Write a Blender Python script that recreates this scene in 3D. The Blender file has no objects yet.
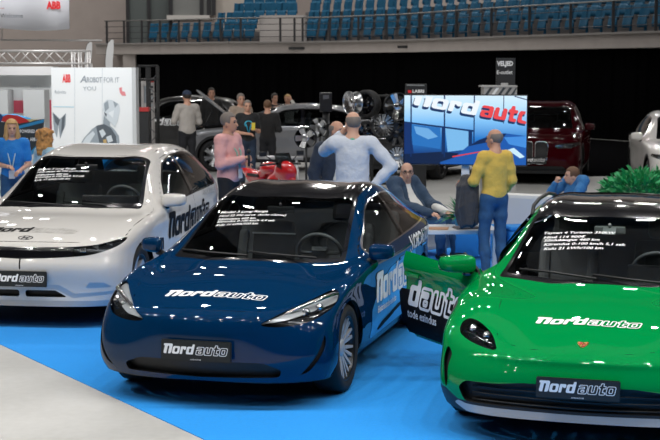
import bpy, bmesh, math, random
import numpy as np
from mathutils import Vector, Matrix
from mathutils.bvhtree import BVHTree
random.seed(7)
R = math.radians
COL = bpy.context.scene.collection
# ---------------------------------------------------------------- camera model
FPX, PITCH, CH = 1411.0, R(6.158), 2.449
CP, SP = math.cos(PITCH), math.sin(PITCH)
def ray(px, py):
    a = (px - 330) / FPX; b = (220 - py) / FPX
    return Vector((a, CP + b * SP, -SP + b * CP))
def at(px, py, Y):
    d = ray(px, py); t = Y / d.y
    return Vector((d.x * t, Y, CH + d.z * t))
def gnd(px, py, z=0.0):
    d = ray(px, py); t = (z - CH) / d.z
    return Vector((d.x * t, d.y * t, z))
# ---------------------------------------------------------------- materials
MATS = {}
def mat(name, color=(.5, .5, .5), rough=.5, metal=0., coat=0., coat_rough=.03, emit=None, es=1., spec=.5, sheen=0., bump=None, var=None, alpha=None):
    if name in MATS: return MATS[name]
    m = bpy.data.materials.new(name); m.use_nodes = True
    nt = m.node_tree; b = nt.nodes['Principled BSDF']
    b.inputs['Base Color'].default_value = (*color, 1)
    b.inputs['Roughness'].default_value = rough
    b.inputs['Metallic'].default_value = metal
    b.inputs['Coat Weight'].default_value = coat
    b.inputs['Coat Roughness'].default_value = coat_rough
    b.inputs['Specular IOR Level'].default_value = spec
    b.inputs['Sheen Weight'].default_value = sheen
    if emit:
        b.inputs['Emission Color'].default_value = (*emit, 1); b.inputs['Emission Strength'].default_value = es
    if var:   # (scale, amount): procedural tone variation of the thing's own colour
        tc = nt.nodes.new('ShaderNodeTexCoord'); n = nt.nodes.new('ShaderNodeTexNoise')
        n.inputs['Scale'].default_value = var[0]; n.inputs['Detail'].default_value = 6
        nt.links.new(tc.outputs['Object'], n.inputs['Vector'])
        r = nt.nodes.new('ShaderNodeMapRange'); r.inputs['From Min'].default_value = .3; r.inputs['From Max'].default_value = .7
        r.inputs['To Min'].default_value = 1 - var[1]; r.inputs['To Max'].default_value = 1 + var[1]
        nt.links.new(n.outputs['Fac'], r.inputs['Value'])
        mx = nt.nodes.new('ShaderNodeVectorMath'); mx.operation = 'SCALE'; mx.inputs[0].default_value = color
        nt.links.new(r.outputs['Result'], mx.inputs['Scale']); nt.links.new(mx.outputs['Vector'], b.inputs['Base Color'])
    if bump:  # (scale, strength)
        tc = nt.nodes.new('ShaderNodeTexCoord'); n = nt.nodes.new('ShaderNodeTexNoise')
        n.inputs['Scale'].default_value = bump[0]; n.inputs['Detail'].default_value = 4
        nt.links.new(tc.outputs['Object'], n.inputs['Vector'])
        bp = nt.nodes.new('ShaderNodeBump'); bp.inputs['Strength'].default_value = bump[1]; bp.inputs['Distance'].default_value = .01
        nt.links.new(n.outputs['Fac'], bp.inputs['Height']); nt.links.new(bp.outputs['Normal'], b.inputs['Normal'])
    MATS[name] = m; return m
def glass_mat(name, tint=(.5, .55, .55), refl=1.0, rough=.0):
    if name in MATS: return MATS[name]
    m = bpy.data.materials.new(name); m.use_nodes = True
    nt = m.node_tree; nt.nodes.clear()
    out = nt.nodes.new('ShaderNodeOutputMaterial'); mix = nt.nodes.new('ShaderNodeMixShader')
    tr = nt.nodes.new('ShaderNodeBsdfTransparent'); tr.inputs['Color'].default_value = (*tint, 1)
    gl = nt.nodes.new('ShaderNodeBsdfGlossy'); gl.inputs['Roughness'].default_value = rough
    fr = nt.nodes.new('ShaderNodeFresnel'); fr.inputs['IOR'].default_value = 1.5
    mu = nt.nodes.new('ShaderNodeMath'); mu.operation = 'MULTIPLY'; mu.inputs[1].default_value = refl; mu.use_clamp = True
    nt.links.new(fr.outputs[0], mu.inputs[0]); nt.links.new(mu.outputs[0], mix.inputs['Fac'])
    nt.links.new(tr.outputs[0], mix.inputs[1]); nt.links.new(gl.outputs[0], mix.inputs[2])
    nt.links.new(mix.outputs[0], out.inputs['Surface'])
    MATS[name] = m; return m
# ---------------------------------------------------------------- object helpers
def link(name, me, m=None, parent=None, smooth=True):
    o = bpy.data.objects.new(name, me); COL.objects.link(o)
    if m and not len(me.materials): me.materials.append(m)
    if parent: o.parent = parent
    return o
def mesh(name, V, F, m=None, parent=None, smooth=True, normals=None, mids=None, mlist=None):
    me = bpy.data.meshes.new(name)
    me.from_pydata([tuple(map(float, v)) for v in V], [], [tuple(map(int, f)) for f in F])
    if mlist:
        for x in mlist: me.materials.append(x)
        me.polygons.foreach_set('material_index', mids)
    if smooth: me.polygons.foreach_set('use_smooth', [True] * len(me.polygons))
    me.update()
    if normals is not None:
        me.normals_split_custom_set_from_vertices([tuple(map(float, n)) for n in normals])
    return link(name, me, m, parent)
def tag(o, label=None, cat=None, group=None, kind=None):
    if label: o['label'] = label
    if cat: o['category'] = cat
    if group: o['group'] = group
    if kind: o['kind'] = kind
    return o
def empty(name, loc=(0, 0, 0), rz=0., label=None, cat=None, group=None):
    o = bpy.data.objects.new(name, None); COL.objects.link(o); o.location = loc; o.rotation_euler = (0, 0, rz)
    o.empty_display_size = .1
    return tag(o, label, cat, group)
def children(o): return [c for c in COL.objects if c.parent == o]
def copy_tree(o, parent=None):
    c = o.copy(); COL.objects.link(c)
    c.parent = parent
    for ch in list(o.children): copy_tree(ch, c)
    return c
class MB:
    """collects shapes, builds ONE mesh object"""
    def __init__(self): self.V = []; self.F = []; self.M = []; self.S = []
    def add(self, V, F, mi=0, smooth=False):
        n = len(self.V); self.V += [Vector(v) for v in V]
        for f in F: self.F.append(tuple(i + n for i in f)); self.M.append(mi); self.S.append(smooth)
        return self
    def box(self, c, s, rot=None, mi=0, bev=0.):
        bm = bmesh.new(); bmesh.ops.create_cube(bm, size=1)
        for v in bm.verts: v.co = Vector((v.co.x * s[0], v.co.y * s[1], v.co.z * s[2]))
        if bev: bmesh.ops.bevel(bm, geom=bm.edges[:], offset=bev, segments=2, affect='EDGES', profile=.6)
        self._bm(bm, c, rot, mi); return self
    def _bm(self, bm, c, rot, mi, smooth=False):
        Mx = Matrix.Translation(Vector(c)) @ (rot.to_4x4() if rot is not None else Matrix())
        bm.verts.ensure_lookup_table(); bm.verts.index_update()
        self.add([Mx @ v.co for v in bm.verts], [[v.index for v in f.verts] for f in bm.faces], mi, smooth); bm.free()
    def b2(self, lo, hi, mi=0, bev=0.):
        c = [(a + b) / 2 for a, b in zip(lo, hi)]; s = [abs(b - a) for a, b in zip(lo, hi)]
        return self.box(c, s, None, mi, bev)
    def tube(self, pts, r, seg=10, mi=0, caps=True, smooth=True, closed=False):
        pts = [Vector(p) for p in pts]; n = len(pts)
        rs = r if isinstance(r, (list, tuple)) else [r] * n
        rings = []; up = Vector((0, 0, 1)); prev = None
        for i, p in enumerate(pts):
            if closed: t = pts[(i + 1) % n] - pts[i - 1]
            else: t = pts[min(i + 1, n - 1)] - pts[max(i - 1, 0)]
            t.normalize()
            if prev is None:
                a = t.orthogonal().normalized() if abs(t.z) > .9 else t.cross(up).normalized()
            else: a = (prev - t * prev.dot(t)).normalized()
            prev = a; b = t.cross(a)
            rings.append([p + (a * math.cos(k * math.tau / seg) + b * math.sin(k * math.tau / seg)) * rs[i] for k in range(seg)])
        V = [v for q in rings for v in q]; F = []
        m = n if closed else n - 1
        for i in range(m):
            for k in range(seg):
                j = (i + 1) % n
                F.append((i * seg + k, i * seg + (k + 1) % seg, j * seg + (k + 1) % seg, j * seg + k))
        if caps and not closed: F += [tuple(reversed(range(seg))), tuple((n - 1) * seg + k for k in range(seg))]
        return self.add(V, F, mi, smooth)
    def bar(self, a, b, r, seg=8, mi=0): return self.tube([a, b], r, seg, mi)
    def beam(self, a, b, w, h, mi=0):
        a = Vector(a); b = Vector(b); d = b - a; L = d.length; q = d.to_track_quat('Y', 'Z').to_matrix()
        return self.box((a + b) / 2, (w, L, h), q, mi)
    def lathe(self, prof, seg=32, Mx=None, mi=0, smooth=True, close=False):
        Mx = Mx or Matrix(); V = []; F = []; n = len(prof)
        for k in range(seg):
            a = k * math.tau / seg
            for (r, z) in prof: V.append(Mx @ Vector((r * math.cos(a), r * math.sin(a), z)))
        for k in range(seg):
            k2 = (k + 1) % seg
            for i in range(n if close else n - 1):
                j = (i + 1) % n
                F.append((k * n + i, k2 * n + i, k2 * n + j, k * n + j))
        return self.add(V, F, mi, smooth)
    def sphere(self, c, r, seg=16, rings=10, mi=0, rot=None):
        bm = bmesh.new(); bmesh.ops.create_uvsphere(bm, u_segments=seg, v_segments=rings, radius=1)
        r = r if isinstance(r, (list, tuple)) else (r, r, r)
        for v in bm.verts: v.co = Vector((v.co.x * r[0], v.co.y * r[1], v.co.z * r[2]))
        self._bm(bm, c, rot, mi, True); return self
    def prism(self, poly, y0, y1, Mx=None, mi=0):
        """poly in local (x,z), extruded along y"""
        Mx = Mx or Matrix(); n = len(poly)
        V = [Mx @ Vector((x, y0, z)) for x, z in poly] + [Mx @ Vector((x, y1, z)) for x, z in poly]
        F = [tuple(range(n)), tuple(reversed(range(n, 2 * n)))] + [(i, i + n, (i + 1) % n + n, (i + 1) % n) for i in range(n)]
        return self.add(V, F, mi)
    def build(self, name, m, parent=None, bevel=0.):
        ml = m if isinstance(m, (list, tuple)) else [m]
        me = bpy.data.meshes.new(name); me.from_pydata([tuple(v) for v in self.V], [], self.F)
        for x in ml: me.materials.append(x)
        me.polygons.foreach_set('material_index', self.M); me.polygons.foreach_set('use_smooth', self.S)
        bm = bmesh.new(); bm.from_mesh(me); bmesh.ops.recalc_face_normals(bm, faces=bm.faces[:]); bm.to_mesh(me); bm.free()
        me.update()
        o = bpy.data.objects.new(name, me); COL.objects.link(o)
        if parent: o.parent = parent
        return o
# ---------------------------------------------------------------- surfaces that are trimmed by curves
def crs(pts, n=8, closed=True):
    """Catmull-Rom through 2-D points"""
    P = np.array(pts, float); m = len(P); out = []
    for i in range(m if closed else m - 1):
        if closed: a, b, c, d = P[i - 1], P[i], P[(i + 1) % m], P[(i + 2) % m]
        else: a, b, c, d = P[max(i - 1, 0)], P[i], P[i + 1], P[min(i + 2, m - 1)]
        for t in np.arange(n) / n:
            out.append(.5 * ((2 * b) + (c - a) * t + (2 * a - 5 * b + 4 * c - d) * t * t + (3 * b - a - 3 * c + d) * t ** 3))
    if not closed: out.append(P[-1])
    return np.array(out)
def rnd(pts, r=.03, n=4):
    """polygon with rounded corners"""
    P = [Vector(p) for p in pts]; out = []
    for i, p in enumerate(P):
        a = P[i - 1]; b = P[(i + 1) % len(P)]
        ra = min(r, (a - p).length * .45); rb = min(r, (b - p).length * .45)
        s = p + (a - p).normalized() * ra; e = p + (b - p).normalized() * rb
        for k in range(n + 1):
            t = k / n; out.append(tuple((1 - t) ** 2 * s + 2 * t * (1 - t) * p + t * t * e))
    return np.array(out)
def sdf_poly(Q, poly):
    """signed distance, negative inside"""
    Q = np.asarray(Q, float); P = np.asarray(poly, float)
    d = np.full(len(Q), 1e9); s = np.zeros(len(Q), bool); m = len(P)
    for i in range(m):
        a = P[i]; b = P[(i + 1) % m]; e = b - a; w = Q - a
        t = np.clip((w @ e) / (e @ e + 1e-12), 0, 1)
        d = np.minimum(d, ((w - t[:, None] * e) ** 2).sum(1))
        c = ((a[1] > Q[:, 1]) != (b[1] > Q[:, 1]))
        with np.errstate(divide='ignore', invalid='ignore'):
            xi = (b[0] - a[0]) * (Q[:, 1] - a[1]) / (b[1] - a[1]) + a[0]
        s ^= c & (Q[:, 0] < xi)
    d = np.sqrt(d); d[s] *= -1
    return d
def xz(poly, *conds):
    return lambda V: np.max([sdf_poly(V[:, [0, 2]], poly)] + [c(V) for c in conds], axis=0)
def yz(poly, *conds):
    return lambda V: np.max([sdf_poly(V[:, [1, 2]], poly)] + [c(V) for c in conds], axis=0)
def xy(poly, *conds):
    return lambda V: np.max([sdf_poly(V[:, [0, 1]], poly)] + [c(V) for c in conds], axis=0)
def grow(f, w): return lambda V: f(V) - w
def band(f, w): return lambda V: np.abs(f(V)) - w
def gt(ax, v): return lambda V: v - V[:, ax]
def lt(ax, v): return lambda V: V[:, ax] - v
class Surf:
    def __init__(s, V, N, F):
        s.V = [np.array(v, float) for v in V]; s.N = [np.array(n, float) for n in N]; s.F = [tuple(f) for f in F]; s.L = ['body'] * len(F)
    def cut(s, f, new, only=('body',)):
        v = f(np.array(s.V)); v = np.where(np.abs(v) < 1e-5, 1e-5, v); ins = (v < 0).tolist(); v = v.tolist()
        only = set(only); F2 = []; L2 = []; ec = {}
        V, N = s.V, s.N
        def mid(a, b):
            k = (a, b) if a < b else (b, a)
            if k not in ec:
                t = v[k[0]] / (v[k[0]] - v[k[1]])
                V.append(V[k[0]] * (1 - t) + V[k[1]] * t); n = N[k[0]] * (1 - t) + N[k[1]] * t
                N.append(n / (np.linalg.norm(n) + 1e-9)); ec[k] = len(V) - 1
            return ec[k]
        for fc, lb in zip(s.F, s.L):
            if lb not in only: F2.append(fc); L2.append(lb); continue
            c = sum(ins[i] for i in fc)
            if c == 0: F2.append(fc); L2.append(lb)
            elif c == len(fc): F2.append(fc); L2.append(new)
            else:
                A = []; B = []
                for i, a in enumerate(fc):
                    b = fc[(i + 1) % len(fc)]
                    (A if ins[a] else B).append(a)
                    if ins[a] != ins[b]: m = mid(a, b); A.append(m); B.append(m)
                if len(A) > 2: F2.append(tuple(A)); L2.append(new)
                if len(B) > 2: F2.append(tuple(B)); L2.append(lb)
        s.F, s.L = F2, L2
        return s
    def get(s, labels, side='both', off=0., thick=0., move=None, walls=0.):
        """-> V, N, F of the faces with these labels. side: both / L (+y) / R (-y)"""
        labels = (labels,) if isinstance(labels, str) else labels
        idx = {}; V = []; N = []; F = []
        for fc, lb in zip(s.F, s.L):
            if lb not in labels: continue
            q = []
            for i in fc:
                if i not in idx: idx[i] = len(V); V.append(s.V[i]); N.append(s.N[i])
                q.append(idx[i])
            F.append(tuple(q))
        if not V: return np.zeros((0, 3)), np.zeros((0, 3)), []
        V = np.array(V); N = np.array(N)
        if off: V = V + N * off
        ed = {}
        for f in F:
            for i in range(len(f)):
                a, b = f[i], f[(i + 1) % len(f)]; ed[(a, b)] = 1
        border = [(a, b) for (a, b) in ed if (b, a) not in ed and not (abs(V[a][1]) < 1e-4 and abs(V[b][1]) < 1e-4)]
        if move is not None:    # recess: move the faces, keep a wall from the old border
            mv = np.array(move, float) if not callable(move) else move(V, N)
            W = V + mv; n0 = len(V); bi = sorted({i for e in border for i in e}); mp = {b: n0 + len(bi) + k for k, b in enumerate(bi)}
            m2 = {b: n0 + k for k, b in enumerate(bi)}
            V2 = np.concatenate([W, V[bi], W[bi]]); 
            nb = np.zeros((len(bi), 3)); 
            loc = {b: k for k, b in enumerate(bi)}
            F2 = list(F)
            for a, b in border:
                F2.append((mp[a], mp[b], m2[b], m2[a]))
                e = np.cross(V[b] - V[a], W[a] - V[a]); nb[loc[a]] -= e; nb[loc[b]] -= e
            nb /= np.linalg.norm(nb, axis=1)[:, None] + 1e-12
            V, N, F = V2, np.concatenate([N, nb, nb]), F2
        if thick:               # give the panel a back and an edge
            n0 = len(V); W = V - N * thick
            bi = sorted({i for e in border for i in e}); loc = {b: k for k, b in enumerate(bi)}
            nb = np.zeros((len(bi), 3)); F2 = list(F) + [tuple(reversed([i + n0 for i in f])) for f in F]
            o1 = 2 * n0; o2 = o1 + len(bi)
            for a, b in border:
                F2.append((o1 + loc[b], o1 + loc[a], o2 + loc[a], o2 + loc[b]))
                e = np.cross(V[b] - V[a], N[a]); nb[loc[a]] += e; nb[loc[b]] += e
            nb /= np.linalg.norm(nb, axis=1)[:, None] + 1e-12
            V, N, F = np.concatenate([V, W, V[bi], W[bi]]), np.concatenate([N, -N, nb, nb]), F2
        if side in ('R',):
            V = V * (1, -1, 1); N = N * (1, -1, 1); F = [tuple(reversed(f)) for f in F]
        if side == 'both':
            n0 = len(V); mp = {}; V2 = list(V); N2 = list(N)
            for i in range(n0):
                if abs(V[i][1]) < 1e-4: mp[i] = i
                else: mp[i] = len(V2); V2.append(V[i] * (1, -1, 1)); N2.append(N[i] * (1, -1, 1))
            F = F + [tuple(reversed([mp[i] for i in f])) for f in F]
            V = np.array(V2); N = np.array(N2); N[np.abs(V[:, 1]) < 1e-4, 1] = 0
        return V, N, F
    def emit(s, labels, name, m, parent, side='both', **k):
        V, N, F = s.get(labels, side, **k)
        if not F: print('EMPTY PART', name, labels); return None
        return mesh(name, V, F, m, parent, normals=N)
    def bvh(s, labels=None):
        V = [Vector(v) for v in s.V]; F = [f for f, l in zip(s.F, s.L) if labels is None or l in labels]
        n = len(V); V2 = V + [Vector((v.x, -v.y, v.z)) for v in V]; F2 = F + [tuple(reversed([i + n for i in f])) for f in F]
        return BVHTree.FromPolygons(V2, F2)
def subsurf(V, F, level, crease=None):
    me = bpy.data.meshes.new('tmp_cage'); me.from_pydata([tuple(v) for v in V], [], F); me.update()
    if crease:
        at_ = me.attributes.new('crease_edge', 'FLOAT', 'EDGE')
        for e in me.edges:
            k = tuple(sorted(e.vertices)); at_.data[e.index].value = crease.get(k, 0.)
    o = bpy.data.objects.new('tmp_cage', me); COL.objects.link(o)
    md = o.modifiers.new('s', 'SUBSURF'); md.levels = level; md.render_levels = level
    dg = bpy.context.evaluated_depsgraph_get(); e = o.evaluated_get(dg); m2 = e.to_mesh()
    co = np.empty(len(m2.vertices) * 3); m2.vertices.foreach_get('co', co)
    no = np.empty(len(m2.vertices) * 3); m2.vertices.foreach_get('normal', no)
    Fo = [tuple(p.vertices) for p in m2.polygons]
    e.to_mesh_clear(); bpy.data.objects.remove(o); bpy.data.meshes.remove(me)
    return co.reshape(-1, 3), no.reshape(-1, 3), Fo
def interp_cage(V, F, crease=None, it=6, damp=.9):
    """move the cage so that the smooth surface runs through the given points"""
    T = np.array(V, float); C = T.copy()
    for _ in range(it):
        co, no, fo = subsurf(C, F, 3, crease); C = C + damp * (T - co[:len(T)])
    return C
def box_cage(T, S, Fr, Rr):
    """T[i][k] top rows (k: centre -> edge), S[i][r] side rows below the edge, Fr[r][k], Rr[r][k] front / rear rows below the edge
    (k: centre -> last but the corner column, which is S[0] / S[-1]). Returns the mirrored quad cage."""
    V = []; idx = {}
    def vid(p):
        key = (round(p[0], 5), round(p[1], 5), round(p[2], 5))
        if key not in idx: idx[key] = len(V); V.append(tuple(p))
        return idx[key]
    quads = []
    def grid(G, flip=False):
        for a in range(len(G) - 1):
            for b in range(len(G[0]) - 1):
                q = [G[a][b], G[a][b + 1], G[a + 1][b + 1], G[a + 1][b]]
                quads.append(q if not flip else q[::-1])
    grid(T)                                            # x decreasing with a, y increasing with b
    grid([[T[i][-1]] + S[i] for i in range(len(T))])
    grid([T[0]] + [Fr[r] + [S[0][r]] for r in range(len(Fr))], True)
    grid([T[-1]] + [Rr[r] + [S[-1][r]] for r in range(len(Rr))])
    F = []
    for q in quads:
        F.append(tuple(vid(p) for p in q)); F.append(tuple(vid((p[0], -p[1], p[2])) for p in q[::-1]))
    return V, F
def half_surf(V, F, level, it=6):
    C = interp_cage(V, F, None, it)
    co, no, fo = subsurf(C, F, level)
    keep = [f for f in fo if min(co[i][1] for i in f) > -1e-5]
    used = sorted({i for f in keep for i in f}); mp = {u: k for k, u in enumerate(used)}
    co = co[used]; no = no[used]; co[np.abs(co[:, 1]) < 1e-4, 1] = 0
    # outward normals
    c = co.mean(0); sgn = np.sign(((co - (c[0], 0, .6)) * no).sum()); 
    keep = [tuple(mp[i] for i in f) for f in keep]
    if sgn < 0: no = -no; keep = [f[::-1] for f in keep]
    return Surf(co, no, keep)
# ---------------------------------------------------------------- lettering
def planar_cut(f, x0, x1, y0, y1, cell):
    nx = max(1, int(math.ceil((x1 - x0) / cell))); ny = max(1, int(math.ceil((y1 - y0) / cell)))
    X, Y = np.meshgrid(np.linspace(x0, x1, nx + 1), np.linspace(y0, y1, ny + 1), indexing='ij')
    V = np.stack([X.ravel(), Y.ravel(), 0 * X.ravel()], 1)
    F = [(i * (ny + 1) + j, (i + 1) * (ny + 1) + j, (i + 1) * (ny + 1) + j + 1, i * (ny + 1) + j + 1) for i in range(nx) for j in range(ny)]
    s = Surf(V, np.tile((0, 0, 1.), (len(V), 1)), F); s.cut(lambda Q: f(Q[:, :2]), 'in')
    idx = {}; V2 = []; F2 = []
    for fc, l in zip(s.F, s.L):
        if l != 'in': continue
        q = []
        for i in fc:
            if i not in idx: idx[i] = len(V2); V2.append(s.V[i][:2])
            q.append(idx[i])
        F2.append(tuple(q))
    return np.array(V2).reshape(-1, 2), F2
def _rb(Q, x0, y0, x1, y1, r=.0):
    c = np.array([(x0 + x1) / 2, (y0 + y1) / 2]); h = np.array([(x1 - x0) / 2, (y1 - y0) / 2]) - r
    d = np.abs(Q - c) - h
    return np.sqrt((np.maximum(d, 0) ** 2).sum(1)) + np.minimum(d.max(1), 0) - r
def logo_sdf(ch):
    """boxy rounded lower-case letters, x-height 1"""
    w = .29
    def ring(Q): return np.maximum(_rb(Q, 0, 0, 1, 1, .22), -_rb(Q, w + .03, .24, 1 - w - .03, .76, .08))
    def slot(Q, x0, y0, x1, y1): return -_rb(Q, x0, y0, x1, y1, .05)
    if ch == 'N': return lambda Q: np.minimum(np.maximum(_rb(Q, 0, 0, 1.08, 1.3, .2), slot(Q, .42, -.3, .66, .98)), _rb(Q, -.16, 1.02, .3, 1.3, .04)), 1.08
    if ch == 'o': return ring, 1.
    if ch == 'r': return lambda Q: np.minimum(_rb(Q, 0, 0, .33, 1, .04), np.minimum(_rb(Q, .1, .7, .72, 1, .08), _rb(Q, .45, .55, .74, 1, .1))), .74
    if ch == 'd': return lambda Q: np.minimum(np.maximum(_rb(Q, 0, 0, 1, 1, .18), slot(Q, .36, .24, .64, .76)), _rb(Q, .68, 0, 1, 1.32, .05)), 1.
    if ch == 'a': return lambda Q: np.maximum(np.maximum(_rb(Q, 0, 0, 1, 1, .18), slot(Q, .33, .2, .68, .4)), slot(Q, -.2, .58, .66, .78)), 1.
    if ch == 'u': return lambda Q: np.maximum(_rb(Q, 0, 0, 1, 1, .16), slot(Q, .36, .26, .64, 1.3)), 1.
    if ch == 't': return lambda Q: np.minimum(_rb(Q, .16, 0, .48, 1.3, .06), np.minimum(_rb(Q, 0, .72, .76, 1, .04), _rb(Q, .16, 0, .76, .28, .08))), .76
_LG = {}
def logo(text, outline=False, cell=.09, shear=.22, ow=.075):
    """mesh of the bold slanted word in units of x-height: V(n,2), F, width"""
    key = (text, outline, cell, ow)
    if key in _LG: return _LG[key]
    V = []; F = []; x = 0
    for ch in text:
        f, w = logo_sdf(ch)
        g = (lambda Q, f=f: np.abs(f(Q)) - ow) if outline else f
        v, fc = planar_cut(g, -.2, w + .2, -.15, 1.5, cell)
        n = len(V); V += [(p[0] + x + shear * p[1], p[1]) for p in v]; F += [tuple(i + n for i in q) for q in fc]; x += w + (.14 if outline else .09)
    _LG[key] = (np.array(V), F, x); return _LG[key]
_TX = {}
def text2d(s, shear=.0, bold=.0, res=2, space=1.0):
    """flat text mesh, cap height ~ .7 at size 1"""
    key = (s, shear, bold, res, space)
    if key in _TX: return _TX[key]
    cu = bpy.data.curves.new('tmp_text', 'FONT'); cu.body = s; cu.size = 1; cu.shear = shear; cu.offset = bold; cu.resolution_u = res; cu.space_character = space
    o = bpy.data.objects.new('tmp_text', cu); COL.objects.link(o)
    dg = bpy.context.evaluated_depsgraph_get(); me = bpy.data.meshes.new_from_object(o.evaluated_get(dg))
    V = np.array([(v.co.x, v.co.y) for v in me.vertices]); F = [tuple(p.vertices) for p in me.polygons]
    bpy.data.objects.remove(o); bpy.data.curves.remove(cu); bpy.data.meshes.remove(me)
    _TX[key] = (V, F); return _TX[key]
def textfit(s, width=None, height=None, **k):
    V, F = text2d(s, **k); lo = V.min(0); hi = V.max(0)
    if width and height: V = (V - lo) / (hi - lo) * (width, height)
    elif width: V = (V - lo) / (hi[0] - lo[0]) * width
    else: V = (V - lo) / .7 * height
    return V, F
def merge2d(parts):
    """[(V, F, dx, dy, scale)] -> V, F"""
    VV = []; FF = []
    for V, F, dx, dy, sc in parts:
        n = len(VV); VV += [(p[0] * sc + dx, p[1] * sc + dy) for p in V]; FF += [tuple(i + n for i in f) for f in F]
    return np.array(VV), FF
def on_plane(name, VF, O, U, W, m, parent=None, off=.0, mids=None):
    """flat lettering on a plane: O origin, U / W unit vectors of its x / y"""
    O = Vector(O); U = Vector(U).normalized(); W = Vector(W).normalized(); n = U.cross(W)
    return mesh(name, [O + U * p[0] + W * p[1] + n * off for p in VF[0]], VF[1], m, parent, smooth=False)
def on_surf(name, VF, O, U, W, bvh, m, parent, off=.004, fallback=True):
    """lettering laid on a curved surface, projected along -(U x W)"""
    O = Vector(O); U = Vector(U).normalized(); W = Vector(W); W = (W - U * W.dot(U)).normalized(); n = U.cross(W)
    V = []; N = []; bad = set()
    for i, p in enumerate(VF[0]):
        q = O + U * p[0] + W * p[1]
        h, nn, _, _ = bvh.ray_cast(q + n * .6, -n, 1.5)
        if h is None: bad.add(i); V.append(q); N.append(n); continue
        if nn.dot(n) < 0: nn = -nn
        V.append(h + nn * off); N.append(nn)
    F = [f for f in VF[1] if not any(i in bad for i in f)]
    return mesh(name, V, F, m, parent, normals=N)
# ---------------------------------------------------------------- materials used on cars
M_TIRE = mat('tire_rubber', (.012, .012, .013), .75, bump=(60, .15))
M_BLACKP = mat('black_plastic', (.012, .013, .015), .5)
M_GLOSSB = mat('gloss_black', (.006, .006, .008), .12, coat=1, coat_rough=.03)
M_GAP = mat('seam_black', (.004, .004, .005), .8)
M_CHROME = mat('chrome', (.8, .8, .82), .12, 1.)
M_SILVER = mat('silver_metal', (.55, .56, .58), .28, 1.)
M_SPOKE = mat('wheel_spoke_silver', (.50, .51, .53), .32, .35)
M_DARKRIM = mat('dark_rim', (.04, .042, .046), .3, .8)
M_LAMPIN = mat('lamp_reflector', (.75, .76, .78), .14, 1.)
M_LAMPDK = mat('lamp_dark', (.03, .032, .036), .2, .6)
M_WHITE = mat('white_vinyl', (.86, .87, .88), .4)
M_BLACKV = mat('black_vinyl', (.008, .008, .009), .6, spec=.1)
M_INT = mat('cabin_trim', (.055, .060, .062), .65)
M_SEAT = mat('seat_leather', (.10, .105, .11), .5)
M_SEATL = mat('seat_cloth_grey', (.22, .245, .24), .6)
M_CAR_GLASS = glass_mat('car_glass', (.80, .85, .85), 1.0)
M_TINT = glass_mat('tinted_glass', (.30, .33, .34), 1.1)
M_LENS = glass_mat('lamp_lens', (.85, .87, .88), .8)
M_PLATE = mat('plate_plastic', (.014, .018, .02), .35)
M_MIRROR = mat('mirror_glass', (.7, .72, .74), .03, 1.)
MY = Matrix.Rotation(-math.pi / 2, 4, 'X')      # lathe axis z -> +y
def wheel(root, x, y, r, w, style, m_sp, m_rim, nm='wheel', name_cat=None, tire=True, rr=.74):
    """outer face towards +y when y > 0"""
    s = 1 if y > 0 else -1
    R_ = r * rr
    b = MB()
    h = w / 2
    b.lathe([(R_ * .97, -h * .8), (R_ * .90, -h * .5), (R_ * .88, h * .5), (R_ * .965, h * .86), (R_ * 1.0, h * .92), (R_ * 1.0, h * .8)], 48, MY, 1)
    b.lathe([(.001, h * .30), (R_ * .9, -h * .15)], 40, MY, 1)
    f = h * .78
    def spoke(a, r0, r1, w0, w1, y0, y1, t, mi, tw=0.):
        ca, sa = math.cos(a), math.sin(a); ca2, sa2 = math.cos(a + tw), math.sin(a + tw)
        P = []
        for (rr_, ww, yy, c_, s_) in ((r0, w0, y0, ca, sa), (r1, w1, y1, ca2, sa2)):
            for (q, dy) in ((-1, 0), (1, 0), (1, -t), (-1, -t)):
                P.append((rr_ * c_ - q * ww / 2 * s_, yy + dy, rr_ * s_ + q * ww / 2 * c_))
        b.add(P, [(0, 1, 5, 4), (1, 2, 6, 5), (2, 3, 7, 6), (3, 0, 4, 7), (0, 3, 2, 1), (4, 5, 6, 7)], mi)
    if style == 'multi':
        for k in range(10):
            a = k * math.tau / 10
            spoke(a - .07, .05, R_ * .95, .03, .02, f * .62, f, .03, 0, -.02); spoke(a + .10, .05, R_ * .95, .02, .028, f * .55, f * .95, .03, 0, .10)
    elif style == 'turbine':
        for k in range(5):
            a = k * math.tau / 5 + .3
            spoke(a, .05, R_ * .97, .09, .15, f * .55, f, .035, 0, .12); spoke(a + .36, R_ * .5, R_ * .97, .03, .06, f * .7, f * .9, .03, 0, .12)
    elif style == 'five':
        for k in range(5):
            a = k * math.tau / 5 + .35
            spoke(a - .08, .05, R_ * .97, .07, .055, f * .6, f, .05, 0, -.05); spoke(a + .10, .05, R_ * .97, .07, .05, f * .6, f * .97, .05, 0, .08)
    else:
        for k in range(7):
            a = k * math.tau / 7
            spoke(a, .05, R_ * .96, .06, .05, f * .6, f, .04, 0, 0.0); spoke(a + .22, R_ * .55, R_ * .96, .02, .04, f * .8, f * .95, .03, 0, .05)
    b.lathe([(.001, f * .80), (.05, f * .78), (.075, f * .6), (.08, f * .2)], 20, MY, 0)
    o = b.build(nm, [m_sp, m_rim], root)
    o.location = (x, y, r); o.rotation_euler = (0, 0.4 * s, 0 if s > 0 else math.pi)
    if tire:
        t = MB()
        t.lathe([(R_ * .96, -h * .85), (R_ * 1.12, -h * 1.0), (r * .93, -h * .98), (r * .985, -h * .8), (r, -h * .45), (r, h * .45), (r * .985, h * .8), (r * .93, h * .98), (R_ * 1.12, h * 1.0), (R_ * .98, h * .88)], 56, MY)
        t.build('tire', M_TIRE, o)
        d = MB(); d.lathe([(.06, h * .12), (R_ * .72, h * .12), (R_ * .72, 0.)], 32, MY); d.build('brake_disc', M_SILVER, o)
    return o
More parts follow.
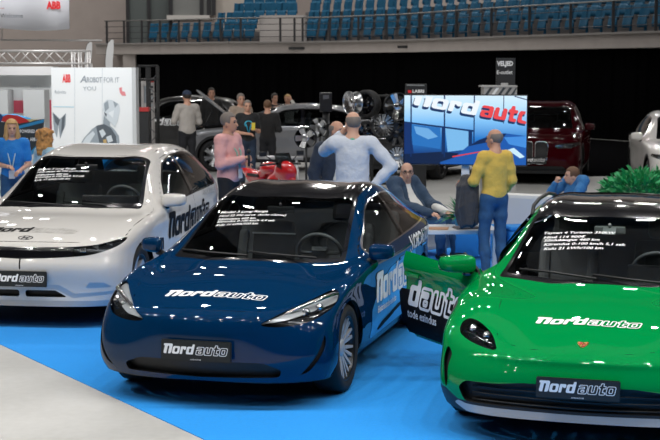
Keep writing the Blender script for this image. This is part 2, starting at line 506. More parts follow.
def seat(root, x, y, m, z=.30, s=1., name='front_seat'):
    b = MB()
    b.box((x - .02, y, z + .12), (.52, .50, .2), None, 0, .06)
    rot = Matrix.Rotation(R(-20), 3, 'Y')
    b.box((x - .34, y, z + .46), (.15, .50, .66), rot, 0, .06)
    b.box((x - .33, y - .2, z + .44), (.2, .10, .5), rot, 0, .04); b.box((x - .33, y + .2, z + .44), (.2, .10, .5), rot, 0, .04)
    o = b.build(name, m, root)
    h = MB(); h.box((x - .49, y, z + .88), (.11, .29, .19), rot, 0, .045); h.bar((x - .46, y - .06, z + .74), (x - .48, y - .06, z + .84), .008); h.bar((x - .46, y + .06, z + .74), (x - .48, y + .06, z + .84), .008)
    h.build('headrest', m, o)
    return o
def steering(root, x, y, z, tilt=62, r=.185):
    b = MB(); Mx = Matrix.Translation((x, y, z)) @ Matrix.Rotation(R(-tilt), 4, 'Y')
    b.tube([Mx @ Vector((r * math.cos(a), r * math.sin(a), 0)) for a in np.linspace(0, math.tau, 28)[:-1]], .017, 8, closed=True)
    b.add([Mx @ Vector(p) for p in ((-.06, -.07, .0), (.06, -.07, .0), (.06, .07, .0), (-.06, .07, .0), (-.05, -.06, -.04), (.05, -.06, -.04), (.05, .06, -.04), (-.05, .06, -.04))],
          [(3, 2, 1, 0), (4, 5, 6, 7), (0, 1, 5, 4), (1, 2, 6, 5), (2, 3, 7, 6), (3, 0, 4, 7)])
    for a in (math.pi / 2, -math.pi / 2, math.pi):
        b.bar(Mx @ Vector((.05 * math.cos(a), .05 * math.sin(a), -.01)), Mx @ Vector((r * math.cos(a), r * math.sin(a), 0)), .014, 6)
    return b.build('steering_wheel', M_SEAT, root)
def side_mirror(root, x, y, z, m_cap, size=(.13, .21, .15), m_low=None, stalk=True):
    s = 1 if y > 0 else -1
    b = MB(); sx, sy, sz = size
    bm = bmesh.new(); bmesh.ops.create_uvsphere(bm, u_segments=20, v_segments=12, radius=1)
    for v in bm.verts:
        c = v.co; e = .55
        p = Vector([math.copysign(abs(q) ** e, q) for q in c]); p *= 1 / max(1, p.length / 1.25)
        fx = p.x * sx * .5 if p.x > 0 else p.x * sx * .28
        taper = 1 - .22 * (p.y * s + 1) / 2
        v.co = Vector((fx + (-.03 * (p.y * s)), p.y * sy * .5, p.z * sz * .5 * taper))
    b._bm(bm, (x, y, z), None, 0, True)
    o = b.build('side_mirror', m_cap, root)
    g = MB(); g.box((x - sx * .30 - .008, y, z), (.008, sy * .82, sz * .72), None, 0, .002); g.build('mirror_glass', M_MIRROR, o)
    k = MB()
    k.tube([(x, y - s * sy * .25, z - sz * .42), (x + .02, y - s * sy * .62, z - sz * .62), (x + .03, y - s * sy * .95, z - sz * .66)], [.030, .028, .034], 10); k.build('mirror_arm', m_low or M_BLACKP, o)
    return o
def number_plate(root, x, z, tilt, w=.53, h=.145, y=0.):
    Mx = Matrix.Translation((x, y, z)) @ Matrix.Rotation(R(tilt), 4, 'Y')
    b = MB(); bm = bmesh.new(); bmesh.ops.create_cube(bm, size=1)
    for v in bm.verts: v.co = Vector((v.co.x * .02, v.co.y * w, v.co.z * h))
    bmesh.ops.bevel(bm, geom=bm.edges[:], offset=.006, segments=2, affect='EDGES')
    b._bm(bm, (0, 0, 0), None, 0)
    for i in range(len(b.V)): b.V[i] = Mx @ b.V[i]
    o = b.build('number_plate', M_PLATE, root)
    R3 = Mx.to_3x3(); U = R3 @ Vector((0, 1, 0)); W = R3 @ Vector((0, 0, 1)); n = R3 @ Vector((1, 0, 0))
    V1, F1, w1 = logo('Nord', cell=.1); V2, F2, w2 = logo('auto', True, cell=.07, ow=.045)
    xh = .90 * w / (w1 + w2 + .15); tot = (w1 + w2 + .1) * xh
    VF = merge2d([(V1, F1, -tot / 2 - .01, -.47 * xh, xh), (V2, F2, -tot / 2 + (w1 + .1) * xh, -.47 * xh, xh)])
    on_plane('plate_lettering', VF, Mx @ Vector((.0112, 0, 0)), U, W, M_WHITE, o)
    t = textfit('NORDAUTO.EE', height=.008, bold=.01); ww = t[0].max(0)[0]
    on_plane('plate_small_print', (t[0] - np.array([ww / 2, h * .44]), t[1]), Mx @ Vector((.0112, 0, 0)), U, W, M_WHITE, o)
    return o
def hood_logo(root, parent, bv, x0, z0, slope, width, m, m2=None, split=True, outline2=True, yaw=0.):
    """word across the bonnet read from the front; x0,z0: middle of the base line"""
    V1, F1, w1 = logo('Nord', cell=.1); V2, F2, w2 = logo('auto', outline2, cell=.07, ow=.055)
    xh = width / (w1 + w2 + .12); tot = width
    U = Vector((0, 1, 0)); W = Vector((-math.cos(slope), 0, math.sin(slope)))
    a = (V1 * xh + np.array([-tot / 2, 0]), F1); c = (V2 * xh + np.array([-tot / 2 + (w1 + .12) * xh, 0]), F2)
    on_surf('bonnet_lettering', a, (x0, 0, z0), U, W, bv, m, parent)
    on_surf('bonnet_lettering', c, (x0, 0, z0), U, W, bv, m2 or m, parent)
def spec_lines(lines, hs, gap, shear=.2):
    out = []; y = 0
    for t, h in zip(lines, hs):
        V, F = textfit(t, height=h, shear=shear, bold=.022); out.append((V + (-y * .12, y), F)); y -= h * gap
    return out
def spec_on(lines, O, W, bv, parent):
    for VF in lines: on_surf('windscreen_lettering', VF, O, (0, 1, 0), W, bv, M_WHITE, parent)
def cabin_box(root, x0, x1, y, z0, z1):
    b = MB(); b.b2((x1, -y, z0), (x0, y, z0 + .03)); b.b2((x0, -y, z0), (x0 + .03, y, z1)); b.b2((x1 - .03, -y, z0), (x1, y, z1))
    b.b2((x1, -y, z0), (x0, -y + .03, z1)); b.b2((x1, y - .03, z0), (x0, y, z1))
    return b.build('cabin_floor', M_INT, root)
def dashboard(root, x, z, w, depth=.42, m=None):
    b = MB(); pr = [(x + .35, z - .02), (x + .05, z + .0), (x - .12, z - .025), (x - .18, z - .12), (x - .10, z - .4), (x + .35, z - .4)]
    b.prism(pr, -w, w); return b.build('dashboard', m or M_INT, root)
def lining(root, s, labels, off=-.03, zmin=.45, parent=None):
    V, N, F = s.get(labels, 'both', off=off)
    F = [f[::-1] for f in F if min(V[i][2] for i in f) > zmin]
    return mesh('cabin_lining', V, F, M_INT, root, normals=-N)
def side_rows(edge, prof):
    """prof: [(fraction down to zb, dy)], zb"""
    x, y, z = edge; zb = prof[0]
    return [(x, y + dy, z - (z - zb) * f) for f, dy in prof[1]]
def well(root, x, y, r, w):
    s = 1 if y > 0 else -1
    b = MB(); n = 20; V = []; F = []
    for k in range(n + 1):
        a = math.pi * (-.08 + 1.16 * k / n); V += [(x + r * math.cos(a), y, r * .95 + r * math.sin(a)), (x + r * math.cos(a), y - s * w, r * .95 + r * math.sin(a))]
    F = [(2 * k, 2 * k + 1, 2 * k + 3, 2 * k + 2) for k in range(n)]
    b.add(V, F, 0, True); b.add([V[2 * k + 1] for k in range(n + 1)], [tuple(range(n + 1))])
    return b.build('wheel_arch_liner', M_GAP, root)
def wiper(root, pts, bv=None):
    b = MB(); b.tube(pts, .009, 6); return b.build('wiper', M_BLACKP, root)
def underbody(root, x0, x1, w, z0=.17, z1=.26):
    b = MB(); b.b2((x1, -w, z0), (x0, w, z1), 0, .02); return b.build('underbody', M_GAP, root)
def seams(s, root, extra):
    nm = {'gap_f': 'front_door_seam', 'gap_r': 'rear_door_seam', 'gap_h': 'bonnet_seam', 'gap': 'panel_seam'}
    for g in ('gap_f', 'gap_r') + tuple(extra):
        if g in s.L:
            par = {}            # one seam object per unbroken run
            def find(a):
                while par.setdefault(a, a) != a: par[a] = par[par[a]]; a = par[a]
                return a
            ix = [i for i, l in enumerate(s.L) if l == g]
            for i in ix:
                r0 = find(s.F[i][0])
                for v in s.F[i][1:]: par[find(v)] = r0
            comp = {}
            for i in ix: comp.setdefault(find(s.F[i][0]), []).append(i)
            k = 0
            for c in comp.values():
                nm_ = '%s#%d' % (g, k) if len(c) >= 10 else 'dropped'; k += len(c) >= 10
                for i in c: s.L[i] = nm_
            for q in range(k):
                for sd in 'LR': s.emit('%s#%d' % (g, q), nm[g], M_GAP, root, sd, move=lambda V, N: -.012 * N)
            s.emit('dropped', 'panel_seam', M_GAP, root) if False else None
def arch(x, r, zc, y0=.4): return lambda V: np.maximum(np.hypot(V[:, 0] - x, V[:, 2] - zc) - r, y0 - V[:, 1])
# ---------------------------------------------------------------- blue saloon
def build_blue_saloon(X, Y, yaw):
    root = empty('saloon_car', (X, Y, .006), yaw, 'dark blue electric saloon with black roof, dealer lettering on bonnet, central on blue carpet', 'car')
    PB = mat('deep_blue_paint', (.0004, .024, .078), .5, 0., coat=.85, coat_rough=.015, spec=0.)
    T = [[(.745, 0, .70), (.72, .34, .697), (.635, .61, .688), (.43, .835, .69)],
         [(.47, 0, .775), (.45, .35, .765), (.37, .66, .762), (.16, .885, .785)],
         [(.05, 0, .862), (.04, .36, .852), (-.02, .70, .835), (-.22, .905, .85)],
         [(-.36, 0, .925), (-.40, .38, .918), (-.53, .70, .895), (-.62, .90, .885)],
         [(-.90, 0, 1.155), (-.93, .38, 1.143), (-1.0, .69, 1.10), (-1.05, .905, .912)],
         [(-1.42, 0, 1.35), (-1.43, .36, 1.338), (-1.46, .645, 1.285), (-1.5, .905, .925)],
         [(-1.95, 0, 1.425), (-1.95, .36, 1.412), (-1.95, .635, 1.352), (-2.0, .905, .935)],
         [(-2.5, 0, 1.40), (-2.5, .36, 1.388), (-2.5, .625, 1.325), (-2.5, .90, .952)],
         [(-3.0, 0, 1.29), (-3.0, .35, 1.28), (-2.97, .62, 1.215), (-2.95, .885, .97)],
         [(-3.4, 0, 1.145), (-3.4, .35, 1.14), (-3.36, .64, 1.08), (-3.3, .85, .97)],
         [(-3.80, 0, 1.06), (-3.78, .35, 1.05), (-3.72, .62, 1.02), (-3.58, .77, .95)]]
    pr = (.19, [(.22, .016), (.52, .022), (.80, .012), (1., -.05)])
    S = [side_rows(t[3], pr) for t in T]
    S[0] = [(.50, .868, .60), (.53, .888, .46), (.53, .892, .31), (.48, .865, .20)]
    Fr = [[(.82, 0, .615), (.79, .34, .612), (.70, .63, .605)],
          [(.835, 0, .47), (.805, .35, .465), (.725, .66, .455)],
          [(.825, 0, .32), (.80, .36, .315), (.725, .67, .31)],
          [(.79, 0, .205), (.77, .35, .20), (.68, .66, .20)]]
    Rr = [[(-3.84, 0, .88), (-3.82, .35, .88), (-3.75, .63, .86)], [(-3.84, 0, .66), (-3.82, .35, .66), (-3.76, .64, .66)],
          [(-3.84, 0, .42), (-3.82, .35, .42), (-3.76, .64, .42)], [(-3.80, 0, .24), (-3.78, .35, .24), (-3.7, .62, .24)]]
    V, F = box_cage(T, S, Fr, Rr)
    s = half_surf(V, F, 4); bv = s.bvh()
    # wheel arches
    for xc in (0, -2.875): s.cut(arch(xc, .357, .342), 'hole')
    # glass
    up = lambda V: .90 - V[:, 2]
    ws = xy(rnd([(-.385, -.2), (-.40, .3), (-.62, .685), (-1.2, .61), (-1.44, .58), (-1.40, .3), (-1.39, -.2)][:], .06), up)
    fr = xy(rnd([(-.345, -.2), (-.365, .35), (-.57, .725), (-.64, .715), (-1.2, .64), (-1.52, .605), (-1.47, .3), (-1.46, -.2)], .03), up)
    s.cut(fr, 'wsb'); s.cut(ws, 'ws', ('wsb',))
    rf = xy([(-1.40, -.2), (-1.44, .3), (-1.50, .595), (-2.2, .585), (-2.9, .59), (-3.2, .585), (-3.38, .55), (-3.42, .3), (-3.43, -.2)], up)
    s.cut(rf, 'roof'); s.cut(gt(0, -2.55), 'x', ()); s.cut(lambda V: V[:, 0] + 2.62, 'rear_glass', ('roof',))
    win = crs([(-.86, .945), (-1.2, 1.135), (-1.55, 1.275), (-2.0, 1.322), (-2.5, 1.30), (-2.95, 1.19), (-3.2, 1.075), (-3.12, 1.02), (-2.5, .99), (-1.5, .962)], 6)
    yy = lambda V: .5 - V[:, 1]
    wf = xz(win, yy); s.cut(grow(wf, .012), 'trimc'); s.cut(wf, 'win', ('trimc',))
    s.cut(lambda V: np.abs(V[:, 0] + 2.03 - (V[:, 2] - 1.1) * .10) - .035, 'bpil', ('win',)); s.cut(lambda V: -(V[:, 0] + 2.03 - (V[:, 2] - 1.1) * .10), 'winf', ('win',))
    # lamps, intakes
    hl = yz(crs([(.455, .622), (.53, .680), (.64, .735), (.755, .775), (.815, .768), (.838, .72), (.80, .655), (.70, .618), (.56, .600)], 6), gt(0, .08))
    hl3 = lambda V: np.maximum(sdf_poly(np.stack([V[:, 1], V[:, 2]], 1), crs([(.45, .622), (.52, .672), (.62, .718), (.73, .765), (.81, .80), (.86, .795), (.885, .75), (.86, .69), (.76, .632), (.58, .607)], 6)), .02 - V[:, 0])
    s.cut(hl3, 'lamp'); s.cut(lambda V: V[:, 2] - (.628 + (V[:, 1] - .45) * .20 + .10 * np.clip(V[:, 1] - .62, 0, 1)), 'lamp_lo', ('lamp',))
    intake = yz(rnd([(-.3, .362), (.47, .352), (.60, .30), (.58, .245), (-.3, .225)], .03), gt(0, .3))
    s.cut(intake, 'intake')
    slit = yz(crs([(.862, .53), (.872, .47), (.845, .38), (.78, .29), (.715, .262), (.76, .305), (.825, .40), (.85, .47)], 4), gt(0, .3)); s.cut(slit, 'slit')
    lip = yz([(-.3, .205), (1.2, .205), (1.2, .1), (-.3, .1)], gt(0, .0)); s.cut(lip, 'lip')
    # panels
    G = .0035
    hood = xy(crs([(.70, -.35), (.725, 0), (.695, .34), (.60, .56), (.42, .655), (.0, .735), (-.42, .79), (-.60, .80), (-.62, .74), (-.5, .5), (-.33, .2), (-.31, 0), (-.33, -.2)], 5), gt(2, .62), gt(0, -.75))
    s.cut(band(hood, G), 'gap_h'); s.cut(hood, 'hood')
    fd = xz(rnd([(-.70, .26), (-.66, .6), (-.69, .91), (-1.2, 1.17), (-1.55, 1.315), (-2.03, 1.36), (-1.99, .9), (-1.98, .26)], .06), yy)
    rd = xz(rnd([(-1.98, .26), (-1.99, .9), (-2.03, 1.36), (-2.5, 1.34), (-3.0, 1.21), (-3.22, 1.06), (-3.1, .75), (-2.72, .62), (-2.52, .4), (-2.45, .26)], .05), yy)
    s.cut(band(fd, G), 'gap_f'); s.cut(fd, 'fdoor'); s.cut(band(rd, G), 'gap_r'); s.cut(rd, 'rdoor')
    bl = lambda V: np.abs(V[:, 0] - .30 + (V[:, 2] - .55) * .45) - G
    s.cut(lambda V: np.max([bl(V), .62 - V[:, 1], V[:, 2] - .62], axis=0), 'gap'); s.cut(lambda V: np.max([.30 - (V[:, 2] - .55) * .45 - V[:, 0]], axis=0), 'bumper')
    # parts
    s.emit('body', 'body_shell', PB, root); bp = s.emit('bumper', 'front_bumper', PB, root); hd = s.emit('hood', 'bonnet', PB, root)
    seams(s, root, ('gap_h', 'gap'))
    wsh = s.emit('ws', 'windscreen', M_CAR_GLASS, root); s.emit('wsb', 'windscreen_surround', M_GLOSSB, wsh)
    s.emit('roof', 'roof_panel', M_GLOSSB, root); s.emit('rear_glass', 'rear_window', M_TINT, root)
    for sd in 'LR':
        q = 1 if sd == 'L' else -1
        d = s.emit('fdoor', 'front_door', PB, root, sd); d2 = s.emit('rdoor', 'rear_door', PB, root, sd)
        s.emit('winf', 'side_window', M_CAR_GLASS, d, sd); s.emit('win', 'side_window', M_CAR_GLASS, d2, sd)
        s.emit('trimc', 'window_trim', M_CHROME, root, sd); s.emit('bpil', 'window_pillar', M_GLOSSB, root, sd)
        for dd, hx in ((d, -1.80), (d2, -2.78)):
            h = MB(); h.box((hx, q * .929, .80), (.20, .012, .028), None, 0, .005); h.build('door_handle', M_GLOSSB, dd)
        L = s.emit(('lamp', 'lamp_lo'), 'headlight', M_LENS, root, sd)
        s.emit('lamp_lo', 'lamp_housing', M_LAMPDK, L, sd, off=-.035); s.emit('lamp', 'lamp_reflector', mat('lamp_silver', (.62, .64, .66), .38, .35), L, sd, off=-.02)
        b = MB(); b.lathe([(.001, .03), (.025, .025), (.034, 0), (.03, -.02)], 16, Matrix.Translation((.50, q * .71, .68)) @ Matrix.Rotation(R(90), 4, 'Y')); b.lathe([(.001, .03), (.022, .025), (.03, 0)], 16, Matrix.Translation((.43, q * .79, .712)) @ Matrix.Rotation(R(90), 4, 'Y'))
        b.build('projector_lens', M_CHROME, L)
        dr = MB(); dr.tube([(.67, q * .47, .63), (.60, q * .60, .69), (.49, q * .71, .738), (.36, q * .82, .78), (.2, q * .87, .782)], [.006, .010, .013, .016, .010], 8); dr.build('daytime_strip', M_LAMPIN, L)
        dr = MB(); dr.tube([(.66, q * .50, .622), (.59, q * .64, .625), (.49, q * .765, .648), (.38, q * .85, .69)], [.006, .010, .012, .010], 8); dr.build('daytime_strip', M_LAMPIN, L)
        s.emit('slit', 'bumper_slit', M_GAP, root, sd, move=(-.04, 0, 0))
        side_mirror(root, -.76, q * .985, .975, PB, (.17, .19, .14), M_BLACKP)
        for xc in (0, -2.875):
            wheel(root, xc, q * .79, .334, .225, 'multi', M_SPOKE, M_DARKRIM); well(root, xc, q * .89, .375, .3)
    s.emit('intake', 'lower_grille', M_BLACKP, bp, move=(-.06, 0, 0)); s.emit('lip', 'front_lip', M_BLACKP, bp)
    underbody(root, .42, -3.5, .76)
    # cabin
    lining(root, s, ('body', 'fdoor', 'rdoor', 'roof', 'bpil', 'trimc'), zmin=.5)
    cabin_box(root, -.5, -3.5, .80, .22, .70)
    d = dashboard(root, -.75, .865, .76)
    b = MB(); b.box((-1.02, 0, .955), (.02, .37, .22), Matrix.Rotation(R(-12), 3, 'Y'), 0, .004); o = b.build('touch_screen', M_GLOSSB, root)
    b = MB(); b.box((-1.015, 0, 1.066), (.022, .37, .012), Matrix.Rotation(R(-12), 3, 'Y')); b.build('screen_edge', M_SILVER, o)
    steering(root, -1.14, .37, .90)
    for yv in (-.37, .37): seat(root, -1.62, yv, M_SEAT, .28)
    b = MB(); b.box((-2.60, 0, .50), (.5, 1.3, .2), None, 0, .05); b.box((-2.88, 0, .80), (.16, 1.3, .58), Matrix.Rotation(R(-22), 3, 'Y'), 0, .05); b.build('rear_bench', M_SEAT, root)
    b = MB(); b.box((-1.22, 0, 1.245), (.03, .24, .06), None, 0, .012); b.bar((-1.22, 0, 1.26), (-1.2, 0, 1.30), .012); b.build('rear_view_mirror', M_BLACKP, root)
    # marks
    number_plate(root, .872, .435, -4, h=.15)
    hood_logo(root, hd, bv, .50, .75, .22, .78, M_WHITE)
    tp, tf = planar_cut(lambda Q: np.minimum(_rb(Q, -.5, .32, .5, .5, .05), np.maximum(np.abs(Q[:, 0]) - .12 * (Q[:, 1] + .6), np.abs(Q[:, 1]) - .45)), -.6, .6, -.6, .6, .1)
    on_surf('badge', (tp * .07, tf), (.68, 0, .70), (0, 1, 0), (-.9, 0, .35), bv, M_CHROME, root)
    sl = spec_lines(['Model 3 Long Range', 'Hind 52 990 eurot  (kohe olemas)', 'Sõiduulatus 602 km', 'Kiirendus 0-100 km/h 4,4 sek', 'Kulu 16 kWh/100 km'], [.036, .030, .030, .030, .030], 1.55)
    spec_on(sl, (-1.10, -.50, 1.17), (-.85, 0, .45), bv, wsh)
    # door graphic
    for q in (1, -1):
        U = Vector((-q * 1., 0, 0)) if q == 1 else Vector((1, 0, 0))
        LB = mat('sky_blue_vinyl', (.035, .30, .72), .35, coat=.6)
        if q == 1: x0 = -.66
        gp = np.array([(-.02, .27), (-.02, .50), (.25, .66), (.70, .77), (1.75, .80), (1.75, .27)])
        f = lambda Q: sdf_poly(Q, gp); V2, F2 = planar_cut(f, -.05, 1.9, .25, .85, .05)
        O = Vector((-.70, q * .95, 0)) if q == 1 else Vector((-2.55, -.95, 0))
        if q == -1: V2 = V2 * (-1, 1) + (1.85, 0); F2 = [x[::-1] for x in F2]
        on_surf('door_graphic', (V2, F2), O, U, (0, 0, 1), bv, LB, root, .003)
        bk = np.array([(.10, .285), (.30, .36), (1.2, .44), (1.2, .40), (.5, .33)]); V2, F2 = planar_cut(lambda Q: sdf_poly(Q, bk), 0, 1.3, .25, .5, .04)
        if q == -1: V2 = V2 * (-1, 1) + (1.85, 0); F2 = [x[::-1] for x in F2]
        on_surf('door_graphic', (V2, F2), O, U, (0, 0, 1), bv, M_BLACKV, root, .005)
        V1, F1, w1 = logo('Nord', cell=.1); V2, F2, w2 = logo('auto', True, cell=.08); xh = .19
        O2 = O + Vector((-q * (.12 if q == 1 else -.12), 0, .54)); on_surf('door_lettering', (V1 * xh, F1), O2, U, (0, 0, 1), bv, M_WHITE, root, .006); on_surf('door_lettering', (V2 * xh + ((w1 + .12) * xh, 0), F2), O2, U, (0, 0, 1), bv, M_WHITE, root, .006)
        t = textfit('Elektriautode esindus', height=.055, shear=.15, bold=.02)
        on_surf('door_lettering', t, O + Vector((-q * .16, 0, .455)), U, (0, 0, 1), bv, M_WHITE, root, .006)
        t = textfit('NORDAUTO.EE', height=.125, shear=.2, bold=.03)
        on_surf('rear_side_lettering', t, Vector((-2.15, .95, .80)) if q == 1 else Vector((-3.3, -.95, .86)), U, (0, 0, 1), bv, M_WHITE, root, .005)
    for yv in (.15, -.42): wiper(root, [(-.42, yv + .38, .955), (-.47, yv, .965), (-.50, yv - .2, .975)])
    return root

# ---------------------------------------------------------------- white hatchback
def build_white_hatch(X, Y, yaw):
    root = empty('hatchback_car', (X, Y, .006), yaw, 'white electric hatchback with black light band across the nose, at left of the carpet', 'car')
    PW = mat('pearl_white_paint', (.62, .605, .58), .5, 0., coat=1., coat_rough=.02, spec=0.)
    T = [[(.77, 0, .815), (.76, .35, .815), (.70, .64, .812), (.53, .875, .805)],
         [(.38, 0, .93), (.36, .36, .925), (.30, .67, .91), (.12, .915, .885)],
         [(-.08, 0, .99), (-.09, .37, .985), (-.15, .69, .97), (-.32, .935, .945)],
         [(-.42, 0, 1.035), (-.45, .38, 1.03), (-.57, .745, 1.005), (-.72, .94, .975)],
         [(-.90, 0, 1.27), (-.92, .36, 1.26), (-1.0, .71, 1.22), (-1.12, .945, 1.0)],
         [(-1.36, 0, 1.48), (-1.37, .36, 1.475), (-1.43, .66, 1.435), (-1.6, .945, 1.02)],
         [(-1.95, 0, 1.565), (-1.95, .36, 1.56), (-1.95, .67, 1.51), (-2.0, .945, 1.035)],
         [(-2.5, 0, 1.575), (-2.5, .36, 1.57), (-2.5, .67, 1.51), (-2.5, .945, 1.05)],
         [(-3.0, 0, 1.535), (-3.0, .36, 1.53), (-3.0, .66, 1.46), (-3.0, .935, 1.07)],
         [(-3.40, 0, 1.45), (-3.40, .34, 1.445), (-3.36, .60, 1.37), (-3.36, .90, 1.08)],
         [(-3.70, 0, 1.10), (-3.70, .35, 1.10), (-3.66, .64, 1.08), (-3.56, .83, 1.04)]]
    pr = (.22, [(.25, .012), (.52, .020), (.80, .012), (1., -.04)])
    S = [side_rows(t[3], pr) for t in T]
    S[0] = [(.58, .89, .69), (.615, .90, .58), (.575, .90, .38), (.54, .87, .22)]
    Fr = [[(.82, 0, .69), (.81, .35, .69), (.75, .66, .69)], [(.862, 0, .60), (.85, .35, .60), (.785, .68, .585)],
          [(.80, 0, .40), (.79, .36, .40), (.735, .68, .385)], [(.79, 0, .22), (.78, .36, .22), (.72, .66, .22)]]
    Rr = [[(-3.76, 0, .92), (-3.75, .35, .92), (-3.7, .66, .90)], [(-3.78, 0, .68), (-3.77, .35, .68), (-3.72, .68, .66)],
          [(-3.80, 0, .42), (-3.79, .35, .42), (-3.73, .68, .42)], [(-3.74, 0, .26), (-3.73, .35, .26), (-3.66, .66, .26)]]
    V, F = box_cage(T, S, Fr, Rr); s = half_surf(V, F, 4, 2); bv = s.bvh()
    for xc in (0, -3.0): s.cut(arch(xc, .385, .37), 'hole')
    up = lambda V: 1.0 - V[:, 2]; yy = lambda V: .5 - V[:, 1]
    fr = xy(rnd([(-.40, -.2), (-.42, .35), (-.56, .755), (-.66, .76), (-1.1, .675), (-1.45, .63), (-1.40, .3), (-1.395, -.2)], .03), up)
    ws = xy(rnd([(-.46, -.2), (-.48, .3), (-.66, .715), (-1.1, .645), (-1.37, .60), (-1.345, .3), (-1.34, -.2)], .05), up)
    s.cut(fr, 'wsb'); s.cut(ws, 'ws', ('wsb',))
    rf = xy([(-1.40, -.2), (-1.46, .60), (-3.42, .56), (-3.44, -.2)], lambda V: 1.3 - V[:, 2])
    s.cut(band(rf, .004), 'gap'); s.cut(rf, 'roof')
    s.cut(xy([(-3.44, -.2), (-3.44, .55), (-3.66, .58), (-3.68, -.2)], lambda V: 1.1 - V[:, 2]), 'rear_glass')
    wf = xz(rnd([(-1.02, 1.035), (-1.3, 1.24), (-1.62, 1.41), (-2.0, 1.465), (-2.6, 1.472), (-2.95, 1.43), (-3.12, 1.33), (-3.32, 1.12), (-3.2, 1.085), (-2.2, 1.065)], .07), yy)
    s.cut(grow(wf, .02), 'trimc'); s.cut(wf, 'win', ('trimc',))
    pb = lambda V: V[:, 0] + 2.06 - (V[:, 2] - 1.1) * .08
    s.cut(lambda V: np.abs(pb(V)) - .04, 'bpil', ('win',)); s.cut(lambda V: -pb(V), 'winf', ('win',))
    lb = yz(crs([(-.4, .775), (.0, .780), (.45, .785), (.70, .800), (.86, .835), (.90, .828), (.86, .775), (.70, .720), (.5, .695), (.0, .672), (-.4, .672)], 5, True), gt(0, .25), lambda V: V[:, 1] * -1 - .3)
    s.cut(lb, 'lamp'); s.cut(lambda V: .50 - V[:, 1], 'headlamp', ('lamp',))
    s.cut(yz([(-.005, .69), (.012, .69), (.012, .575), (-.005, .575)], gt(0, .3)), 'slot')
    band1 = yz([(-.3, .415), (.33, .415), (.45, .355), (.9, .37), (.9, .30), (.5, .30), (-.3, .30)], gt(0, .3)); 
    up1 = yz(rnd([(-.3, .43), (.36, .43), (.50, .345), (.93, .37), (.93, .345), (.48, .30), (.33, .385), (-.3, .385)], .012), gt(0, .15)); s.cut(up1, 'chrome')
    it = yz(rnd([(.03, .375), (.32, .375), (.43, .31), (.03, .31)], .012), gt(0, .3)); s.cut(it, 'intake')
    tri = yz(rnd([(.52, .56), (.66, .57), (.88, .40), (.86, .375), (.50, .365), (.36, .44), (.36, .475)], .02), gt(0, .2))
    fog = yz(rnd([(.64, .455), (.77, .45), (.84, .40), (.60, .395)], .01), gt(0, .2)); s.cut(fog, 'reflector')
    s.cut(lambda V: np.maximum(V[:, 2] - .275, .3 - V[:, 0]), 'lip')
    G = .004
    hood = xy(crs([(.735, -.35), (.745, 0), (.735, .35), (.675, .66), (.50, .86), (.1, .875), (-.45, .885), (-.69, .86), (-.68, .75), (-.52, .6), (-.39, .3), (-.37, 0), (-.39, -.3)], 5), gt(2, .78), gt(0, -.75))
    s.cut(band(hood, G), 'gap_h'); s.cut(hood, 'hood')
    fd = xz(rnd([(-.86, .30), (-.82, .6), (-.84, 1.0), (-1.25, 1.25), (-1.62, 1.455), (-2.06, 1.51), (-2.03, .9), (-2.0, .30)], .05), yy)
    rd = xz(rnd([(-2.0, .30), (-2.03, .9), (-2.06, 1.51), (-2.6, 1.51), (-3.0, 1.45), (-3.17, 1.33), (-3.05, .95), (-2.75, .75), (-2.55, .45), (-2.5, .30)], .05), yy)
    s.cut(band(fd, G), 'gap_f'); s.cut(fd, 'fdoor'); s.cut(band(rd, G), 'gap_r'); s.cut(rd, 'rdoor')
    af = [arch(xc, .445, .37) for xc in (0, -3.0)]
    s.cut(af[0], 'flare', ('body', 'lip')); s.cut(af[1], 'flare2', ('body', 'lip')); 
    s.cut(lambda V: np.max([.34 - V[:, 0]], axis=0), 'bumper')
    s.emit('body', 'body_shell', PW, root); bp = s.emit('bumper', 'front_bumper', PW, root); hd = s.emit('hood', 'bonnet', PW, root)
    seams(s, root, ('gap_h', 'gap'))
    wsh = s.emit('ws', 'windscreen', M_CAR_GLASS, root); s.emit('wsb', 'windscreen_surround', M_GLOSSB, wsh)
    s.emit('roof', 'roof_panel', PW, root); s.emit('rear_glass', 'rear_window', M_TINT, root)
    lbm = s.emit('lamp', 'light_band', M_GLOSSB, root)
    SV = mat('satin_silver', (.46, .47, .48), .35, .6)
    s.emit('chrome', 'bumper_trim', SV, bp); s.emit('intake', 'lower_grille', M_BLACKP, bp, move=(-.06, 0, 0)); s.emit('lip', 'front_lip', SV, bp); s.emit('slot', 'bumper_slit', M_GAP, bp, move=(-.02, 0, 0))
    for sd in 'LR':
        q = 1 if sd == 'L' else -1
        d = s.emit('fdoor', 'front_door', PW, root, sd); d2 = s.emit('rdoor', 'rear_door', PW, root, sd)
        s.emit('winf', 'side_window', M_CAR_GLASS, d, sd); s.emit('win', 'side_window', M_TINT, d2, sd)
        s.emit('trimc', 'window_trim', M_GLOSSB, root, sd); s.emit('bpil', 'window_pillar', M_GLOSSB, root, sd)
        s.emit('flare', 'wheel_arch_flare', PW, root, sd); s.emit('flare2', 'wheel_arch_flare', PW, root, sd)
        for dd, hx in ((d, -1.85), (d2, -2.75)):
            h = MB(); h.box((hx, q * .962, .90), (.22, .012, .03), None, 0, .005); h.build('door_handle', PW, dd)
        L = s.emit('headlamp', 'headlight', M_LENS, root, sd); s.emit('headlamp', 'lamp_housing', M_LAMPDK, L, sd, off=-.03)
        for k, yv in enumerate((.58, .68, .78)):
            b = MB(); x = .74 - .05 * k - .02 * k * k; b.box((x, q * yv, .755 + .012 * k), (.03, .06, .045), None, 0, .006); b.build('projector_lens', M_LAMPIN, L)
        s.emit('reflector', 'bumper_reflector', SV, bp, sd)
        side_mirror(root, -.93, q * 1.02, 1.075, PW, (.20, .24, .15), M_GLOSSB)
